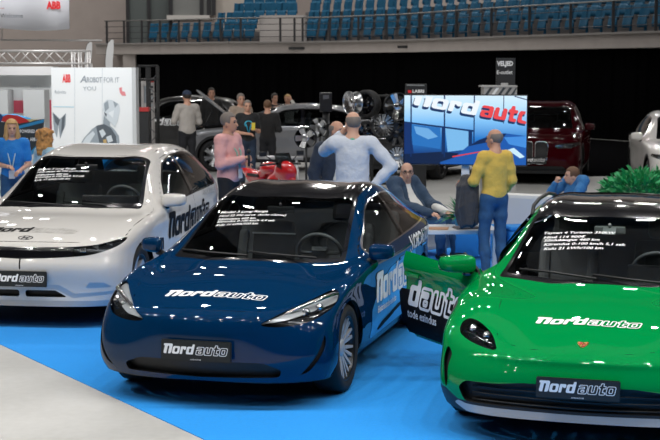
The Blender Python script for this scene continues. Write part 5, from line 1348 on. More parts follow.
# the word in raised letters, running downhill to the right
V1, F1, w1 = logo('Nord', cell=.12); V2, F2, w2 = logo('auto', cell=.12)
def word(VF, x0, x1, w, m, off, dx=0., dy=0.):
    V = []
    for p in VF[0]:
        t = p[0] / w; x = x0 + (x1 - x0) * t; base = .862 - (x - .07) * .29; hh = .150 + .03 * x; V.append(sp(x + dx, base + p[1] * hh + dy, off))
    o = mesh('picture_lettering', V, [f for f in VF[1]], m, scr, smooth=False); return o
def clipw(VF, x0, x1, w):
    ok = [0 < x0 + (x1 - x0) * p[0] / w < 1 and (.862 - (x0 + (x1 - x0) * p[0] / w - .07) * .29 + p[1] * (.15 + .03 * (x0 + (x1 - x0) * p[0] / w))) < .995 for p in VF[0]]
    return VF[0], [f for f in VF[1] if all(ok[i] for i in f)]
a_ = clipw((V1, F1), .07, .60, w1); c_ = clipw((V2, F2), .62, 1.03, w2)
word(a_, .07, .60, w1, em('screen_letter_shadow', (.003, .03, .12), SE), .0045, -.012, -.035); word(a_, .07, .60, w1, em('screen_letter_white', (.88, .95, 1.), SE), .007)
word(c_, .62, 1.03, w2, em('screen_letter_shadow', (.003, .03, .12), SE), .0045, -.008, -.03); word(c_, .62, 1.03, w2, em('screen_letter_red', (.85, .07, .08), SE), .007)
b = MB(); cx = sp(.5, .5, -.12)
b.beam((cx.x, cx.y, .03), (cx.x, cx.y, SO.z + hgt * .7), .11, .06); o = b.build('stand_post', M_STANDW); o.parent = r; o.location = -r.location
b = MB(); b.box((cx.x, cx.y, .024), (.8, .55, .03), rotS, 0, .008); o = b.build('stand_base', M_STANDW); o.parent = r; o.location = -r.location
# ================================================================ signs at the back
Yv = 27.4
r = empty('shop_sign', (at(506, 100, Yv).x, Yv, 0), 0, 'black upright sign with two lines of white text above the screen', 'sign')
b = MB(); a = at(496, 85.5, Yv); c = at(515.5, 58, Yv); b.b2((a.x, Yv, a.z), (c.x, Yv + .05, c.z), 0, .005); o = b.build('board', mat('sign_board', (.022, .023, .026), .5)); o.parent = r; o.location = -r.location
px_text('sign_lettering', 'VELJED', 496.8, 67.5, 4.4, Yv, M_WHITE, r, wpx=16, bold=.05); px_text('sign_lettering', 'E-outlet', 496.8, 74.2, 3.8, Yv, M_WHITE, r, wpx=15.5, bold=.02)
o = px_box(501, 83, 508, 86.5, Yv - .02, .1, 'sign_clip', mat('clip_grey', (.55, .55, .55), .5), r)
o = px_box(500, 86, 511, 250, Yv + .06, .08, 'sign_post', M_BLACKP, r)
r = empty('striped_counter', (at(500, 100, Yv - .5).x, Yv - .9, 0), 0, 'counter with diagonal black and white striped front behind the screen', 'counter')
o = px_box(482, 86.2, 517, 250, Yv - .9, .5, 'body', mat('counter_pale', (.42, .41, .40), .5), r)
for k in range(5):
    x = 485 + k * 6.5; px_flat('stripe', [(x, 94.5), (x + 3, 94.5), (x + 8 if x + 8 < 517 else 517, 87.6), (x + 5 if x + 5 < 517 else 516, 87.6)], Yv - .9, M_INK if k != 1 else M_WHITE, r)
o = px_box(481.5, 85.6, 517.5, 87, Yv - .92, .55, 'counter_top', mat('counter_top_grey', (.50, .49, .48), .5), r)
r = empty('brand_totem', (at(416, 100, Yv).x, Yv, 0), 0, 'black totem with red dot and small white word at screen corner', 'sign')
o = px_box(405, 84, 427, 250, Yv, .3, 'body', mat('totem_black', (.010, .011, .013), .5), r)
px_flat('top_strip', [(406.5, 84.4), (424.5, 84.8), (424.5, 86), (406.5, 85.6)], Yv, mat('strip_grey', (.25, .26, .27), .4), r); px_text('totem_lettering', 'LABRI', 412.5, 92.8, 3.0, Yv, M_WHITE, r, wpx=11.5, bold=.04)
px_flat('totem_dot', [(408, 90.2), (411.4, 90.2), (411.4, 93), (408, 93)], Yv, M_RED, r)
px_text('hanging_lettering', '', 0, 0, 1, Yv, M_WHITE, r) if False else None
# ================================================================ wheel display
Yw = 23.5; r = empty('wheel_rack', (at(378, 150, Yw + .3).x, Yw + .3, 0), 0, 'black tubular rack holding alloy wheels left of the screen', 'rack')
b = MB()
for px in (350, 372, 396):
    p = at(px, 95, Yw + .3); b.bar((p.x, Yw + .3, 0), (p.x, Yw + .3, 1.98), .025)
for z in (.5, 1.05, 1.6, 1.98): b.bar((at(350, 95, Yw + .3).x, Yw + .3, z), (at(396, 95, Yw + .3).x, Yw + .3, z), .02)
for px, py in ((353, 102.5), (367, 104), (382, 125), (397, 106.5), (396, 134), (397, 157), (367, 132)): q_ = at(px, py, Yw); b.bar((q_.x, Yw + .3, q_.z), (q_.x, Yw - (.38 if px == 382 else .02), q_.z), .016)
for px in (350, 396): p = at(px, 95, Yw + .3); b.b2((p.x - .04, Yw, 0), (p.x + .04, Yw + .7, .04))
o = b.build('frame', M_BLACKP); o.parent = r; o.location = -r.location
def show_wheel(px, py, Y, rad, yaw, style, m1, m2, lab, tire=False):
    root = empty('alloy_wheel', at(px, py, Y), R(yaw), lab, 'wheel', None)
    w = wheel(root, 0, .01, rad, .19, style, m1, m2, 'rim', tire=tire, rr=.74 if tire else 1.0); w.location = (0, 0, 0); w.rotation_euler = (0, .4, 0)
    return root
show_wheel(353, 102.5, Yw, .19, 180 - 58, 'multi', M_CHROME, M_SILVER, 'bright chrome alloy wheel turned edge-on, top left of the rack')
show_wheel(367, 104, Yw + .12, .235, 180 - 30, 'five', M_GLOSSB, M_GLOSSB, 'all black alloy wheel with tyre beside the chrome edge-on wheel', True)
show_wheel(382, 125, Yw - .36, .19, 180 + 30, 'multi', M_SILVER, M_DARKRIM, 'silver multi-spoke alloy wheel below the big five-spoke wheel')
show_wheel(397, 106.5, Yw, .235, 180 + 8, 'five', M_CHROME, M_BLACKP, 'large bright five-spoke alloy wheel touching the screen edge')
show_wheel(396, 134, Yw, .20, 180 + 5, 'seven', M_DARKRIM, M_BLACKP, 'dark grey alloy wheel under the bright five-spoke wheel')
show_wheel(397, 157, Yw - .1, .18, 180 + 5, 'multi', M_SILVER, M_DARKRIM, 'grey multi-spoke alloy wheel lowest beside the screen edge')
show_wheel(367, 132, Yw + .1, .19, 180 - 10, 'seven', M_GLOSSB, M_BLACKP, 'black alloy wheel with tyre behind the white-shirted man', True)
Yq = 24.6; r = empty('wheel_pedestal', (at(326, 130, Yq).x, Yq, 0), 0, 'black pedestal with a square black box on top, left of the rack', 'pedestal')
o = px_box(319.5, 92.5, 332, 112, Yq, .22, 'box', mat('pedestal_black', (.010, .010, .012), .35), r, .02); px_flat('box_highlight', [(323, 95), (329, 95), (329, 98.5), (323, 99.5)], Yq, mat('box_highlight_grey', (.10, .10, .11), .3), r)  # grey patch is a painted reflection on the box front
b = MB(); p = at(326, 112, Yq + .1); b.bar((p.x, Yq + .11, 0), (p.x, Yq + .11, p.z + .05), .06); b.b2((p.x - .25, Yq - .1, 0), (p.x + .25, Yq + .35, .04)); o = b.build('post', M_BLACKP); o.parent = r; o.location = -r.location
show_wheel(320, 127.5, Yq - .3, .17, 180 - 35, 'five', M_SILVER, M_DARKRIM, 'small silver alloy wheel leaning on the black pedestal, higher one'); show_wheel(306, 138, Yq - .5, .18, 180 - 20, 'five', M_SILVER, M_DARKRIM, 'small silver alloy wheel left of the pedestal, lower one')
# small stands to carry the two
for px, py, Y in ((320, 127.5, Yq - .3), (306, 138, Yq - .5)):
    p = at(px, py, Y); b = MB(); b.bar((p.x, Y + .15, 0), (p.x, Y + .15, p.z), .02); b.bar((p.x, Y + .15, p.z), (p.x, Y - .02, p.z), .018); b.b2((p.x - .16, Y, 0), (p.x + .16, Y + .3, .03)); o = b.build('wheel_stand', M_BLACKP); tag(o, 'thin black stand carrying the ' + ('higher' if px > 310 else 'lower') + ' small silver wheel', 'stand')
# ================================================================ red motorcycle
def motorcycle(X, Y, rz):
    root = empty('motorcycle', (X, Y, .0), rz, 'red fairing motorcycle between the pink-shirted man and the blue saloon', 'motorcycle')
    RD = mat('race_fairing_red', (.55, .012, .015), .25, coat=1.)
    for x, nm in ((.70, 'wheel'), (-.68, 'wheel')):
        w = wheel(root, x, 0.001, .31, .13, 'five', M_DARKRIM, M_BLACKP, nm, rr=.78); w.location = (x, 0, .31)
    f = Field((-.2, -.35, .15), (1.0, .35, 1.3), .014); f.ell((.50, 0, .90), (.26, .13, .17), .05); f.ell((.30, 0, .66), (.30, .15, .24), .06); f.ell((.12, 0, .44), (.26, .14, .14), .06); f.cone((.62, 0, .80), (.78, 0, .74), .09, .04, .04)
    f.clip(lambda P: .37 - np.hypot(P[..., 0] - .70, P[..., 2] - .31)); f.clip(lambda P: P[..., 0] - .60 - (P[..., 2] - .6) * 1.2); fmesh('front_fairing', f, RD, root, 1)
    f = Field((-.4, -.3, .6), (.5, .3, 1.2), .014); f.ell((.06, 0, .92), (.22, .13, .11), .04); f.ell((-.08, 0, .84), (.14, .11, .08), .04); fmesh('fuel_tank', f, RD, root, 1)
    f = Field((-1.1, -.3, .5), (.1, .3, 1.2), .014); f.chain([(-.12, 0, .78), (-.45, 0, .78), (-.88, 0, .98)], [.10, .10, .035], .04); fmesh('tail', f, RD, root, 1)
    b = MB(); b.prism([(-.10, .83), (-.42, .83), (-.42, .79), (-.1, .79)], -.12, .12); b.build('seat', M_BLACKP, root)
    b = MB(); b.box((-.05, 0, .48), (.45, .26, .34), None, 0, .04); b.bar((.2, 0, .9), (-.35, 0, .5), .04); b.bar((-.35, .1, .42), (-.68, .1, .31), .03); b.bar((-.35, -.1, .42), (-.68, -.1, .31), .03); b.build('engine', M_DARKRIM, root)
    for s in (1, -1):
        b = MB(); b.bar((.70, s * .09, .31), (.42, s * .09, .96), .026); b.build('fork', M_SILVER, root)
    b = MB(); b.tube([(.36, -.36, 1.0), (.42, -.12, 1.02), (.42, .12, 1.02), (.36, .36, 1.0)], .014, 8); b.build('handlebar', M_BLACKP, root)
    b = MB(); b.prism([(.60, .94), (.42, 1.18), (.38, 1.16), (.45, .98)], -.12, .12); b.build('windshield', M_TINT, root)
    b = MB(); b.prism([(.18, .70), (.42, .70), (.30, .50)], -.158, -.150); b.build('white_decal', M_WHITE, root)
    b = MB(); b.prism([(.18, .70), (.42, .70), (.30, .50)], .150, .158); b.build('white_decal', M_WHITE, root)
    for s in (1, -1):
        b = MB(); b.bar((.45, s * .15, 1.05), (.40, s * .30, 1.16), .009); b.box((.40, s * .33, 1.17), (.03, .12, .07), None, 0, .01); b.build('mirror', M_BLACKP, root)
    return root
# metal barrier stand behind the motorcycle
p = at(288, 155, 23.); r = empty('barrier_stand', (p.x, 23., 0), 0, 'grey metal tube stand behind the red motorcycle', 'stand')
b = MB()
for dx in (-.22, .22): b.bar((p.x + dx, 23., 0), (p.x + dx * .6, 23., 1.02), .022); b.bar((p.x + dx, 23.4, 0), (p.x + dx * .6, 23., 1.02), .018)
b.bar((p.x - .5, 23., 1.0), (p.x + .25, 23., .98), .03); o = b.build('frame', mat('barrier_grey', (.40, .40, .41), .4, .6)); o.parent = r; o.location = -r.location
# ================================================================ lounge corner
M_TABLE = mat('table_white', (.80, .82, .84), .4); M_POUF = mat('pouf_blue', (.015, .22, .62), .7)
tp0 = at(430, 236, 16.9); tc = at(462, 240, 17.2)
r = empty('coffee_table', (tc.x, 17.2, .006), R(4), 'white open-frame coffee table with papers and a potted plant on it', 'table')
TZ = .50
b = MB(); b.b2((-.55, -.34, TZ - .05), (.40, .34, TZ), 0, .008); b.build('table_top', M_TABLE, r)
for x, y in ((-.51, -.30), (.36, -.30), (-.51, .30), (.36, .30)):
    b = MB(); b.b2((x - .04, y - .04, 0), (x + .04, y + .04, TZ - .05), 0, .004); b.build('leg', M_TABLE, r)
for i, (px, dy, s) in enumerate(((466, .66, .31), (492, .66, .31), (518, .66, .31))):
    p = at(px, 250, 17.2 + dy * .9 + .3); r2 = empty('pouf', (p.x, 17.2 + dy + .28, .006), R(6 * i), ['blue cube stool behind the coffee table, left one', 'blue cube stool behind the coffee table, right one', 'blue cube stool behind the yellow-jumper man', 'blue cube stool by the white armchair'][i], 'stool')
    b = MB(); b.b2((-s / 2, -s / 2, .02), (s / 2, s / 2, .36), 0, .03); b.build('body', M_POUF, r2); b = MB(); b.b2((-s / 2 - .005, -s / 2 - .005, .36), (s / 2 + .005, s / 2 + .005, .42), 0, .025); b.build('cushion', M_POUF, r2)
p = at(449, 231, 17.15); b = MB()
b.box((p.x + .2, 17.03, TZ + .018), (.30, .21, .012), Matrix.Rotation(R(12), 3, 'Z'), 0, .002); b.box((p.x + .21, 17.03, TZ + .028), (.28, .20, .008), Matrix.Rotation(R(20), 3, 'Z'), 0, .002); o = b.build('magazine', mat('magazine_cover', (.16, .14, .14), .4)); tag(o, 'dark magazine lying on the white coffee table', 'magazine')
b = MB(); b.box((p.x - .17, 17.0, TZ + .016), (.30, .22, .010), Matrix.Rotation(R(-8), 3, 'Z'), 0, .002); o = b.build('brochure', mat('brochure_orange', (.62, .33, .16), .4)); tag(o, 'pale orange brochure lying at the left of the coffee table', 'brochure')
def potted(name, label, x, y, z, pot_r, pot_h, n, spread, height, m_pot, leafw, up=.5, seed=1):
    root = empty(name, (x, y, z), 0, label, 'plant'); rg = random.Random(seed)
    b = MB(); b.lathe([(.001, 0), (pot_r * .8, 0), (pot_r, pot_h), (pot_r * .93, pot_h), (pot_r * .9, pot_h - .03), (.001, pot_h - .03)], 24); b.build('pot', m_pot, root)
    b = MB()
    for i in range(n):
        a = rg.random() * math.tau; L = height * (.55 + .5 * rg.random()); el = up + (1.45 - up) * rg.random() ** 1.3; w = leafw * (.6 + .6 * rg.random())
        d0 = Vector((math.cos(a), math.sin(a), 0)); sd = Vector((-math.sin(a), math.cos(a), 0)); V = []; K = 6
        base = Vector((d0.x * pot_r * .4 * rg.random(), d0.y * pot_r * .4 * rg.random(), pot_h - .03))
        for k in range(K + 1):
            t = k / K; e = el - .9 * t * t; s = L * t
            pz = base + d0 * (spread * s * math.cos(el) + .12 * s * t) + Vector((0, 0, s * math.sin(el) - .42 * L * t * t * (1.3 - el / 1.5)))
            ww = w * math.sin(math.pi * min(.98, .12 + .88 * t)) ; V += [pz - sd * ww, pz + Vector((0, 0, -ww * .5)), pz + sd * ww]
        b.add(V, [(3 * k + j, 3 * k + j + 1, 3 * k + j + 4, 3 * k + j + 3) for k in range(K) for j in (0, 1)], 0 if rg.random() < .6 else 1, True)
    o = b.build('foliage', [mat('leaf_green', (.012, .16, .05), .45), mat('leaf_green_light', (.03, .27, .10), .45)], root); return root
M_POTB = mat('pot_blue', (.02, .24, .55), .5)
pp = at(462, 228, 17.35); potted('potted_plant', 'green spiky plant in a blue pot on the coffee table', pp.x, 17.40, TZ + .006, .10, .13, 70, .9, .38, M_POTB, .018, .25, 3)
def bush(label, x, y, R_, zc, n, seed=5):
    root = empty('potted_fern', (x, y, .006), 0, label, 'plant'); rg = random.Random(seed)
    b = MB(); b.lathe([(.001, 0), (.20, 0), (.24, .46), (.22, .46), (.21, .42), (.001, .42)], 24); b.build('pot', mat('pot_white', (.7, .7, .7), .4), root)
    b = MB()
    for i in range(n):
        a = rg.random() * math.tau; u = rg.random(); el = math.asin(.05 + .95 * u) if rg.random() < .8 else -.25 * rg.random(); rr = .55 + .5 * rg.random() ** .6
        o_ = Vector((math.cos(a) * math.cos(el) * R_[0] * rr, math.sin(a) * math.cos(el) * R_[0] * rr, zc + math.sin(el) * R_[1] * rr)); d = Vector((math.cos(a) * math.cos(el), math.sin(a) * math.cos(el), math.sin(el) + .35 + .5 * rg.random() - .3)).normalized()
        d = (d + Vector((rg.uniform(-.5, .5), rg.uniform(-.5, .5), rg.uniform(-.3, .3)))).normalized(); sd = d.cross(Vector((rg.uniform(-1, 1), rg.uniform(-1, 1), 1))).normalized(); L = .10 + .09 * rg.random(); w = .014 + .010 * rg.random(); V = []
        for k in range(4):
            t = k / 3; p_ = o_ + d * L * t - Vector((0, 0, .05 * t * t)); ww = w * math.sin(math.pi * min(.97, .15 + .85 * t)); V += [p_ - sd * ww, p_ + sd * ww]
        b.add(V, [(2 * k, 2 * k + 1, 2 * k + 3, 2 * k + 2) for k in range(3)], 0 if rg.random() < .55 else 1, True)
    for i in range(26):
        a = rg.random() * math.tau; el = rg.uniform(.2, 1.4); e = Vector((math.cos(a) * math.cos(el) * R_[0], math.sin(a) * math.cos(el) * R_[0], zc + math.sin(el) * R_[1])); b.tube([(0, 0, .42), (e.x * .5, e.y * .5, .42 + (e.z - .42) * .7), e], .006, 5)
    b.build('foliage', [mat('fern_green', (.012, .25, .07), .45), mat('fern_green_light', (.03, .42, .14), .45)], root)
pf = at(638, 190, 20.4); bush('large bright green bushy fern beside the white car at right', pf.x + .05, 20.4, (.56, .40), .54, 1500)
ZA = .006
def armchair(X, Y, rz, label, sc=.9):
    root = empty('armchair', (X, Y, ZA), rz, label, 'armchair'); root.scale = (sc, sc, sc); M_AC = mat('armchair_white', (.72, .72, .70), .6)
    b = MB(); b.b2((-.36, -.36, .10), (.36, .34, .42), 0, .05); b.build('seat', M_AC, root)
    b = MB(); b.box((0, .40, .55), (.84, .16, .80), Matrix.Rotation(R(-8), 3, 'X'), 0, .06); b.build('backrest', M_AC, root)
    for s in (1, -1):
        b = MB(); b.b2((s * .36 - .07, -.38, .10), (s * .36 + .07, .40, .62), 0, .05); b.build('armrest', M_AC, root)
    for x in (-.32, .32):
        for y in (-.3, .36):
            b = MB(); b.bar((x, y, 0), (x, y, .12), .022); b.build('leg', M_SILVER, root)
    return root
# ================================================================ people: smooth bodies from blended limbs
class Field:
    def __init__(s, lo, hi, h):
        s.h = h; s.lo = np.array(lo, float); s.n = np.ceil((np.array(hi) - s.lo) / h).astype(int) + 1
        s.f = np.full(s.n, 1.0, np.float32)
    def _sub(s, a, b):
        i0 = np.clip(np.floor((np.array(a) - s.lo) / s.h).astype(int), 0, s.n - 1); i1 = np.clip(np.ceil((np.array(b) - s.lo) / s.h).astype(int) + 1, 1, s.n)
        ax = [s.lo[k] + s.h * np.arange(i0[k], i1[k]) for k in range(3)]
        sl = tuple(slice(i0[k], i1[k]) for k in range(3)); return sl, np.stack(np.meshgrid(*ax, indexing='ij'), -1)
    def _smin(s, sl, d, k):
        g = s.f[sl]
        if g.size == 0: return
        hh = np.clip(.5 + .5 * (g - d) / k, 0, 1); s.f[sl] = g * (1 - hh) + d * hh - k * hh * (1 - hh)
    def cone(s, a, b, ra, rb, k=.03):
        a = np.array(a, float); b = np.array(b, float); m = max(ra, rb) + k + 3 * s.h
        sl, P = s._sub(np.minimum(a, b) - m, np.maximum(a, b) + m); e = b - a
        t = np.clip(((P - a) @ e) / (e @ e + 1e-9), 0, 1); d = np.linalg.norm(P - a - t[..., None] * e, axis=-1) - (ra + (rb - ra) * t)
        s._smin(sl, d, k)
    def chain(s, pts, rs, k=.03):
        for i in range(len(pts) - 1): s.cone(pts[i], pts[i + 1], rs[i], rs[i + 1], k)
    def ell(s, c, r, k=.03, M=None):
        c = np.array(c, float); r = np.array(r, float); m = r.max() + k + 3 * s.h
        sl, P = s._sub(c - m, c + m); Q = P - c
        if M is not None: Q = Q @ M
        q = np.linalg.norm(Q / r, axis=-1); g = np.linalg.norm(Q / (r * r), axis=-1) + 1e-9
        s._smin(sl, q * (q - 1) / g, k)
    def clip(s, fn):
        sl, P = s._sub(s.lo, s.lo + s.h * s.n); s.f = np.maximum(s.f, fn(P).astype(np.float32))
    def carve(s, c, r, k=.01):
        c = np.array(c, float); r = np.array(r, float); m = r.max() + 3 * s.h; sl, P = s._sub(c - m, c + m)
        d = (np.linalg.norm((P - c) / r, axis=-1) - 1) * r.min(); g = s.f[sl]; d = -d
        hh = np.clip(.5 - .5 * (g - d) / k, 0, 1); s.f[sl] = g * (1 - hh) + d * hh + k * hh * (1 - hh)
    def mesh(s):
        f = s.f; n = s.n; ins = f < 0
        cs = np.zeros(n - 1, np.int8)
        for dx in (0, 1):
            for dy in (0, 1):
                for dz in (0, 1): cs += ins[dx:n[0] - 1 + dx, dy:n[1] - 1 + dy, dz:n[2] - 1 + dz]
        act = (cs > 0) & (cs < 8); idx = np.full(n - 1, -1, np.int64); ii = np.argwhere(act); idx[act] = np.arange(len(ii))
        acc = np.zeros((len(ii), 3)); cnt = np.zeros(len(ii))
        for ax in range(3):
            o = [k for k in range(3) if k != ax]
            for u in (0, 1):
                for v in (0, 1):
                    d0 = np.zeros(3, int); d0[o[0]] = u; d0[o[1]] = v; d1 = d0.copy(); d1[ax] = 1
                    a = f[tuple((ii + d0).T)]; b = f[tuple((ii + d1).T)]; m = (a < 0) != (b < 0)
                    t = np.where(m, a / np.where(m, a - b, 1), 0); p = d0 + 0.0 * ii; p = np.tile(d0.astype(float), (len(ii), 1)); p[:, ax] += t
                    acc[m] += p[m]; cnt[m] += 1
        V = s.lo + s.h * (ii + acc / np.maximum(cnt, 1)[:, None]); F = []
        for ax in range(3):
            o = [(ax + 1) % 3, (ax + 2) % 3]; sh = list(n); sh[ax] -= 1
            a = ins[tuple(slice(0, n[k] - 1) if k == ax else slice(1, n[k] - 1) for k in range(3))]; b = ins[tuple(slice(1, n[k]) if k == ax else slice(1, n[k] - 1) for k in range(3))]
            e = np.argwhere(a != b); off = np.array([0 if k == ax else 1 for k in range(3)]); e = e + off
            sgn = ins[tuple(e.T)]
            def cell(u, v):
                q = e.copy(); q[:, o[0]] -= u; q[:, o[1]] -= v; return idx[tuple(q.T)]
            Q = np.stack([cell(1, 1), cell(0, 1), cell(0, 0), cell(1, 0)], 1); Q[~sgn] = Q[~sgn][:, ::-1]; F.append(Q)
        F = np.concatenate(F); F = F[(F >= 0).all(1)]
        return V, F
def fmesh(name, fl, m, parent, smooth=2):
    V, F = fl.mesh()
    if not len(F): print('EMPTY', name); return None
    for _ in range(smooth):      # light relaxation
        acc = np.zeros_like(V); c = np.zeros(len(V))
        for i in range(4):
            a = F[:, i]; b = F[:, (i + 1) % 4]; np.add.at(acc, a, V[b]); np.add.at(c, a, 1); np.add.at(acc, b, V[a]); np.add.at(c, b, 1)
        V = V * .5 + .5 * acc / np.maximum(c, 1)[:, None]
    me = bpy.data.meshes.new(name); me.vertices.add(len(V)); me.vertices.foreach_set('co', V.astype(np.float32).ravel())
    me.loops.add(4 * len(F)); me.loops.foreach_set('vertex_index', F.astype(np.int32).ravel()); me.polygons.add(len(F)); me.polygons.foreach_set('loop_start', np.arange(0, 4 * len(F), 4, dtype=np.int32))
    me.polygons.foreach_set('use_smooth', [True] * len(F)); me.update(calc_edges=True); me.validate()
    return link(name, me, m, parent)
M_SKIN = mat('skin', (.56, .30, .205), .5); M_SKIN2 = mat('skin_pale', (.62, .36, .26), .5); M_DENIM = mat('denim_blue', (.022, .085, .20), .85, bump=(220, .3), var=(9, .25)); M_DARKT = mat('dark_trousers', (.012, .013, .017), .85)
M_EYE = mat('eye_dark', (.02, .015, .012), .3); M_LIP = mat('lip', (.40, .12, .10), .5); M_BROWN_SH = mat('shoe_brown', (.10, .05, .03), .5); M_BLACK_SH = mat('shoe_black', (.012, .012, .013), .4)
def A3(*p): return np.array(p, float)
STAND = dict(pelvis=(0, 0, .95), chest=(0, 0, 1.28), neck=(0, .015, 1.47), head=(0, -.015, 1.635), shL=(.185, .01, 1.425), shR=(-.185, .01, 1.425), elL=(.235, .03, 1.13), elR=(-.235, .03, 1.13),
             wrL=(.24, -.05, .88), wrR=(-.24, -.05, .88), hipL=(.09, 0, .93), hipR=(-.09, 0, .93), knL=(.10, -.015, .50), knR=(-.10, -.015, .50), anL=(.105, .03, .085), anR=(-.105, .03, .085))
def person(label, X, Y, rz, H=1.75, pose=None, look=0., tilt=0., vox=.012, top='shirt', c_top=None, c_leg=None, hair=None, hair_kind='short', skin=None, shoe=None, sleeve=1., girth=1., fem=False, jacket=None, z=0., hands=('relax', 'relax'), collar=None, cap=None, beard=None, extra=None, glasses=False, hem=.90):
    """faces -Y when rz = 0; joints in a 1.75 m body. Returns the Empty"""
    J = {k: A3(*v) for k, v in STAND.items()}
    for k, v in (pose or {}).items(): J[k] = A3(*v)
    sc = H / 1.75; root = empty('person', (X, Y, z), rz, label, 'person'); skin = skin or M_SKIN
    G = girth
    pts = np.array(list(J.values())); lo = pts.min(0) - .30; hi = pts.max(0) + .30; lo[2] = min(lo[2], 0) - .0
    cl, sl_ = math.cos(look), math.sin(look); ct, st = math.cos(tilt), math.sin(tilt)
    HM = np.array([[cl, -sl_, 0], [sl_, cl, 0], [0, 0, 1]]) @ np.array([[1, 0, 0], [0, ct, st], [0, -st, ct]])   # head turn, nod (tilt > 0 looks down)
    hd = J['head']
    def hp(x, y, z_): return hd + HM @ A3(x, y, z_)
    def hand(fl, w, el, kind, side):
        w = A3(*w); d = w - el; d /= np.linalg.norm(d); up = A3(0, 0, 1) if abs(d[2]) < .8 else A3(0, -1, 0)
        sd = np.cross(d, up); sd /= np.linalg.norm(sd); nn = np.cross(sd, d)    # sd: across the palm, nn: back of the hand
        if side < 0: sd = -sd
        pc = w + d * .05; fl.cone(w, pc + d * .02, .026, .030, .012); fl.cone(pc - sd * .022 + d * .03, pc + sd * .022 + d * .03, .017, .017, .012)
        r = max(.0085, vox * .75); curl = {'relax': .35, 'grip': 1.15, 'flat': .05, 'point': .5}[kind]
        for i, (o, L) in enumerate(((-.030, .070), (-.010, .080), (.010, .075), (.029, .058))):
            p = pc + sd * o + d * .032; a = 0; q = [p]
            for sgm in (.45, .33, .26):
                a += curl; dd = d * math.cos(a) - nn * math.sin(a); p = p + dd * L * sgm; q.append(p)
            fl.chain(q, [r, r * .95, r * .88, r * .78], .006)
        t0 = w + d * .028 - sd * .026; fl.chain([t0, t0 + (d * .6 - sd * .7) * .035, t0 + (d * .9 - sd * .55 - nn * curl * .6) * .065], [r * 1.3, r * 1.1, r * .9], .008)
    def F_(h=None): return Field(lo * 1.0, hi, h or vox)
    b = F_()
    # head
    R_ = lambda M: M
    b.ell(hp(0, .012, .035), (.074, .093, .088), .02, HM); b.ell(hp(0, -.018, -.025), (.058, .072, .085), .03, HM); b.ell(hp(0, -.050, -.082), (.030, .030, .028), .025, HM)
    b.cone(hp(0, -.084, .012), hp(0, -.104, -.030), .011, .016, .012); b.ell(hp(0, -.082, -.062), (.026, .014, .012), .012, HM)
    for s in (1, -1):
        b.ell(hp(s * .074, .012, -.015), (.012, .022, .032), .008, HM); b.carve(hp(s * .031, -.093, .010), (.020, .016, .012), .012); b.cone(hp(s * .018, -.086, .030), hp(s * .048, -.074, .028), .008, .007, .01)
    b.cone(hp(0, .025, -.06), J['neck'], .054, .058, .03); b.cone(J['neck'], J['chest'] + A3(0, .02, .10), .060, .085, .05)
    sw = (J['shL'] - J['shR'])
    # trunk, kept inside the clothes
    up_ = J['chest'] - J['pelvis']; fw = np.cross(sw, up_); fw /= np.linalg.norm(fw)
    side = sw / np.linalg.norm(sw); upv = np.cross(fw, side) * -1; upv = up_ / np.linalg.norm(up_); TM = np.stack([side, np.cross(upv, side), upv], 1)
    for q in (b,):
        q.cone(J['shL'] - side * .05, J['shR'] + side * .05, .07, .07, .05); q.ell(J['chest'], (.150, .095 * G, .19), .05, TM); q.ell((J['chest'] + J['pelvis']) / 2, (.135 * G, .095 * G, .18), .05, TM); q.ell(J['pelvis'], (.150, .105, .11), .05, TM)
    for s, L in ((1, 'L'), (-1, 'R')):
        b.chain([J['sh' + L], J['el' + L], J['wr' + L]], [.050, .040, .027], .03); hand(b, J['wr' + L], J['el' + L], hands[0 if s > 0 else 1], s)
        b.chain([J['hip' + L], J['kn' + L], J['an' + L]], [.078, .050, .036], .04)
        b.cone(J['an' + L] + A3(0, .02, -.045), J['an' + L] + A3(0, -.13, -.05), .034, .030, .03)
    body = fmesh('body', b, skin, root, 1)
    # upper garment
    f = F_(); t = .014 * (1 + .2 * (G - 1))
    f.cone(J['shL'] - side * .03, J['shR'] + side * .03, .070 + t, .070 + t, .05); f.cone(J['neck'] + A3(0, .01, -.05), J['chest'] + A3(0, .01, .08), .066, .11, .05)
    f.ell(J['chest'] + (A3(0, -.02, -.02) if fem else 0), (.165 + t, (.108 + (.018 if fem else 0)) * G + t, .20), .05, TM); f.ell((J['chest'] + J['pelvis']) / 2, (.148 * G + t, .108 * G + t, .20), .05, TM); f.ell(J['pelvis'] + up_ / np.linalg.norm(up_) * .02, (.160 * (1 + .6 * (G - 1)) + t, .112 * G + t, .13), .05, TM)
    wv = .010
    for s, L in ((1, 'L'), (-1, 'R')):
        a, e, w = J['sh' + L], J['el' + L], J['wr' + L]
        if sleeve >= 1: w2 = e + (w - e) * min(1., sleeve - .04 if sleeve > 1 else .96); f.chain([a, (a + e) / 2, e, (e + w2) / 2, w2], [.066 + wv * .6, .058 + wv, .050 + wv, .046 + wv, .036 + wv], .035)
        else: w2 = a + (e - a) * .72; f.chain([a, w2], [.068, .064], .03)
    hz = J['pelvis'] + up_ / np.linalg.norm(up_) * (hem - .95); ud = up_ / np.linalg.norm(up_)
    arms = [(J['el' + L], J['wr' + L]) for L in 'LR']
    def hemclip(P):
        d = -((P - hz) @ ud)
        for e, w in arms:       # sleeves that reach below the hem stay
            v = w - e; tt = np.clip(((P - e) @ v) / (v @ v + 1e-9), 0, 1); dd = np.linalg.norm(P - e - tt[..., None] * v, axis=-1) - .085; d = np.minimum(d, dd)
        return d
    f.clip(hemclip)
    for s, L in ((1, 'L'), (-1, 'R')):          # cuff
        e, w = J['el' + L], J['wr' + L]
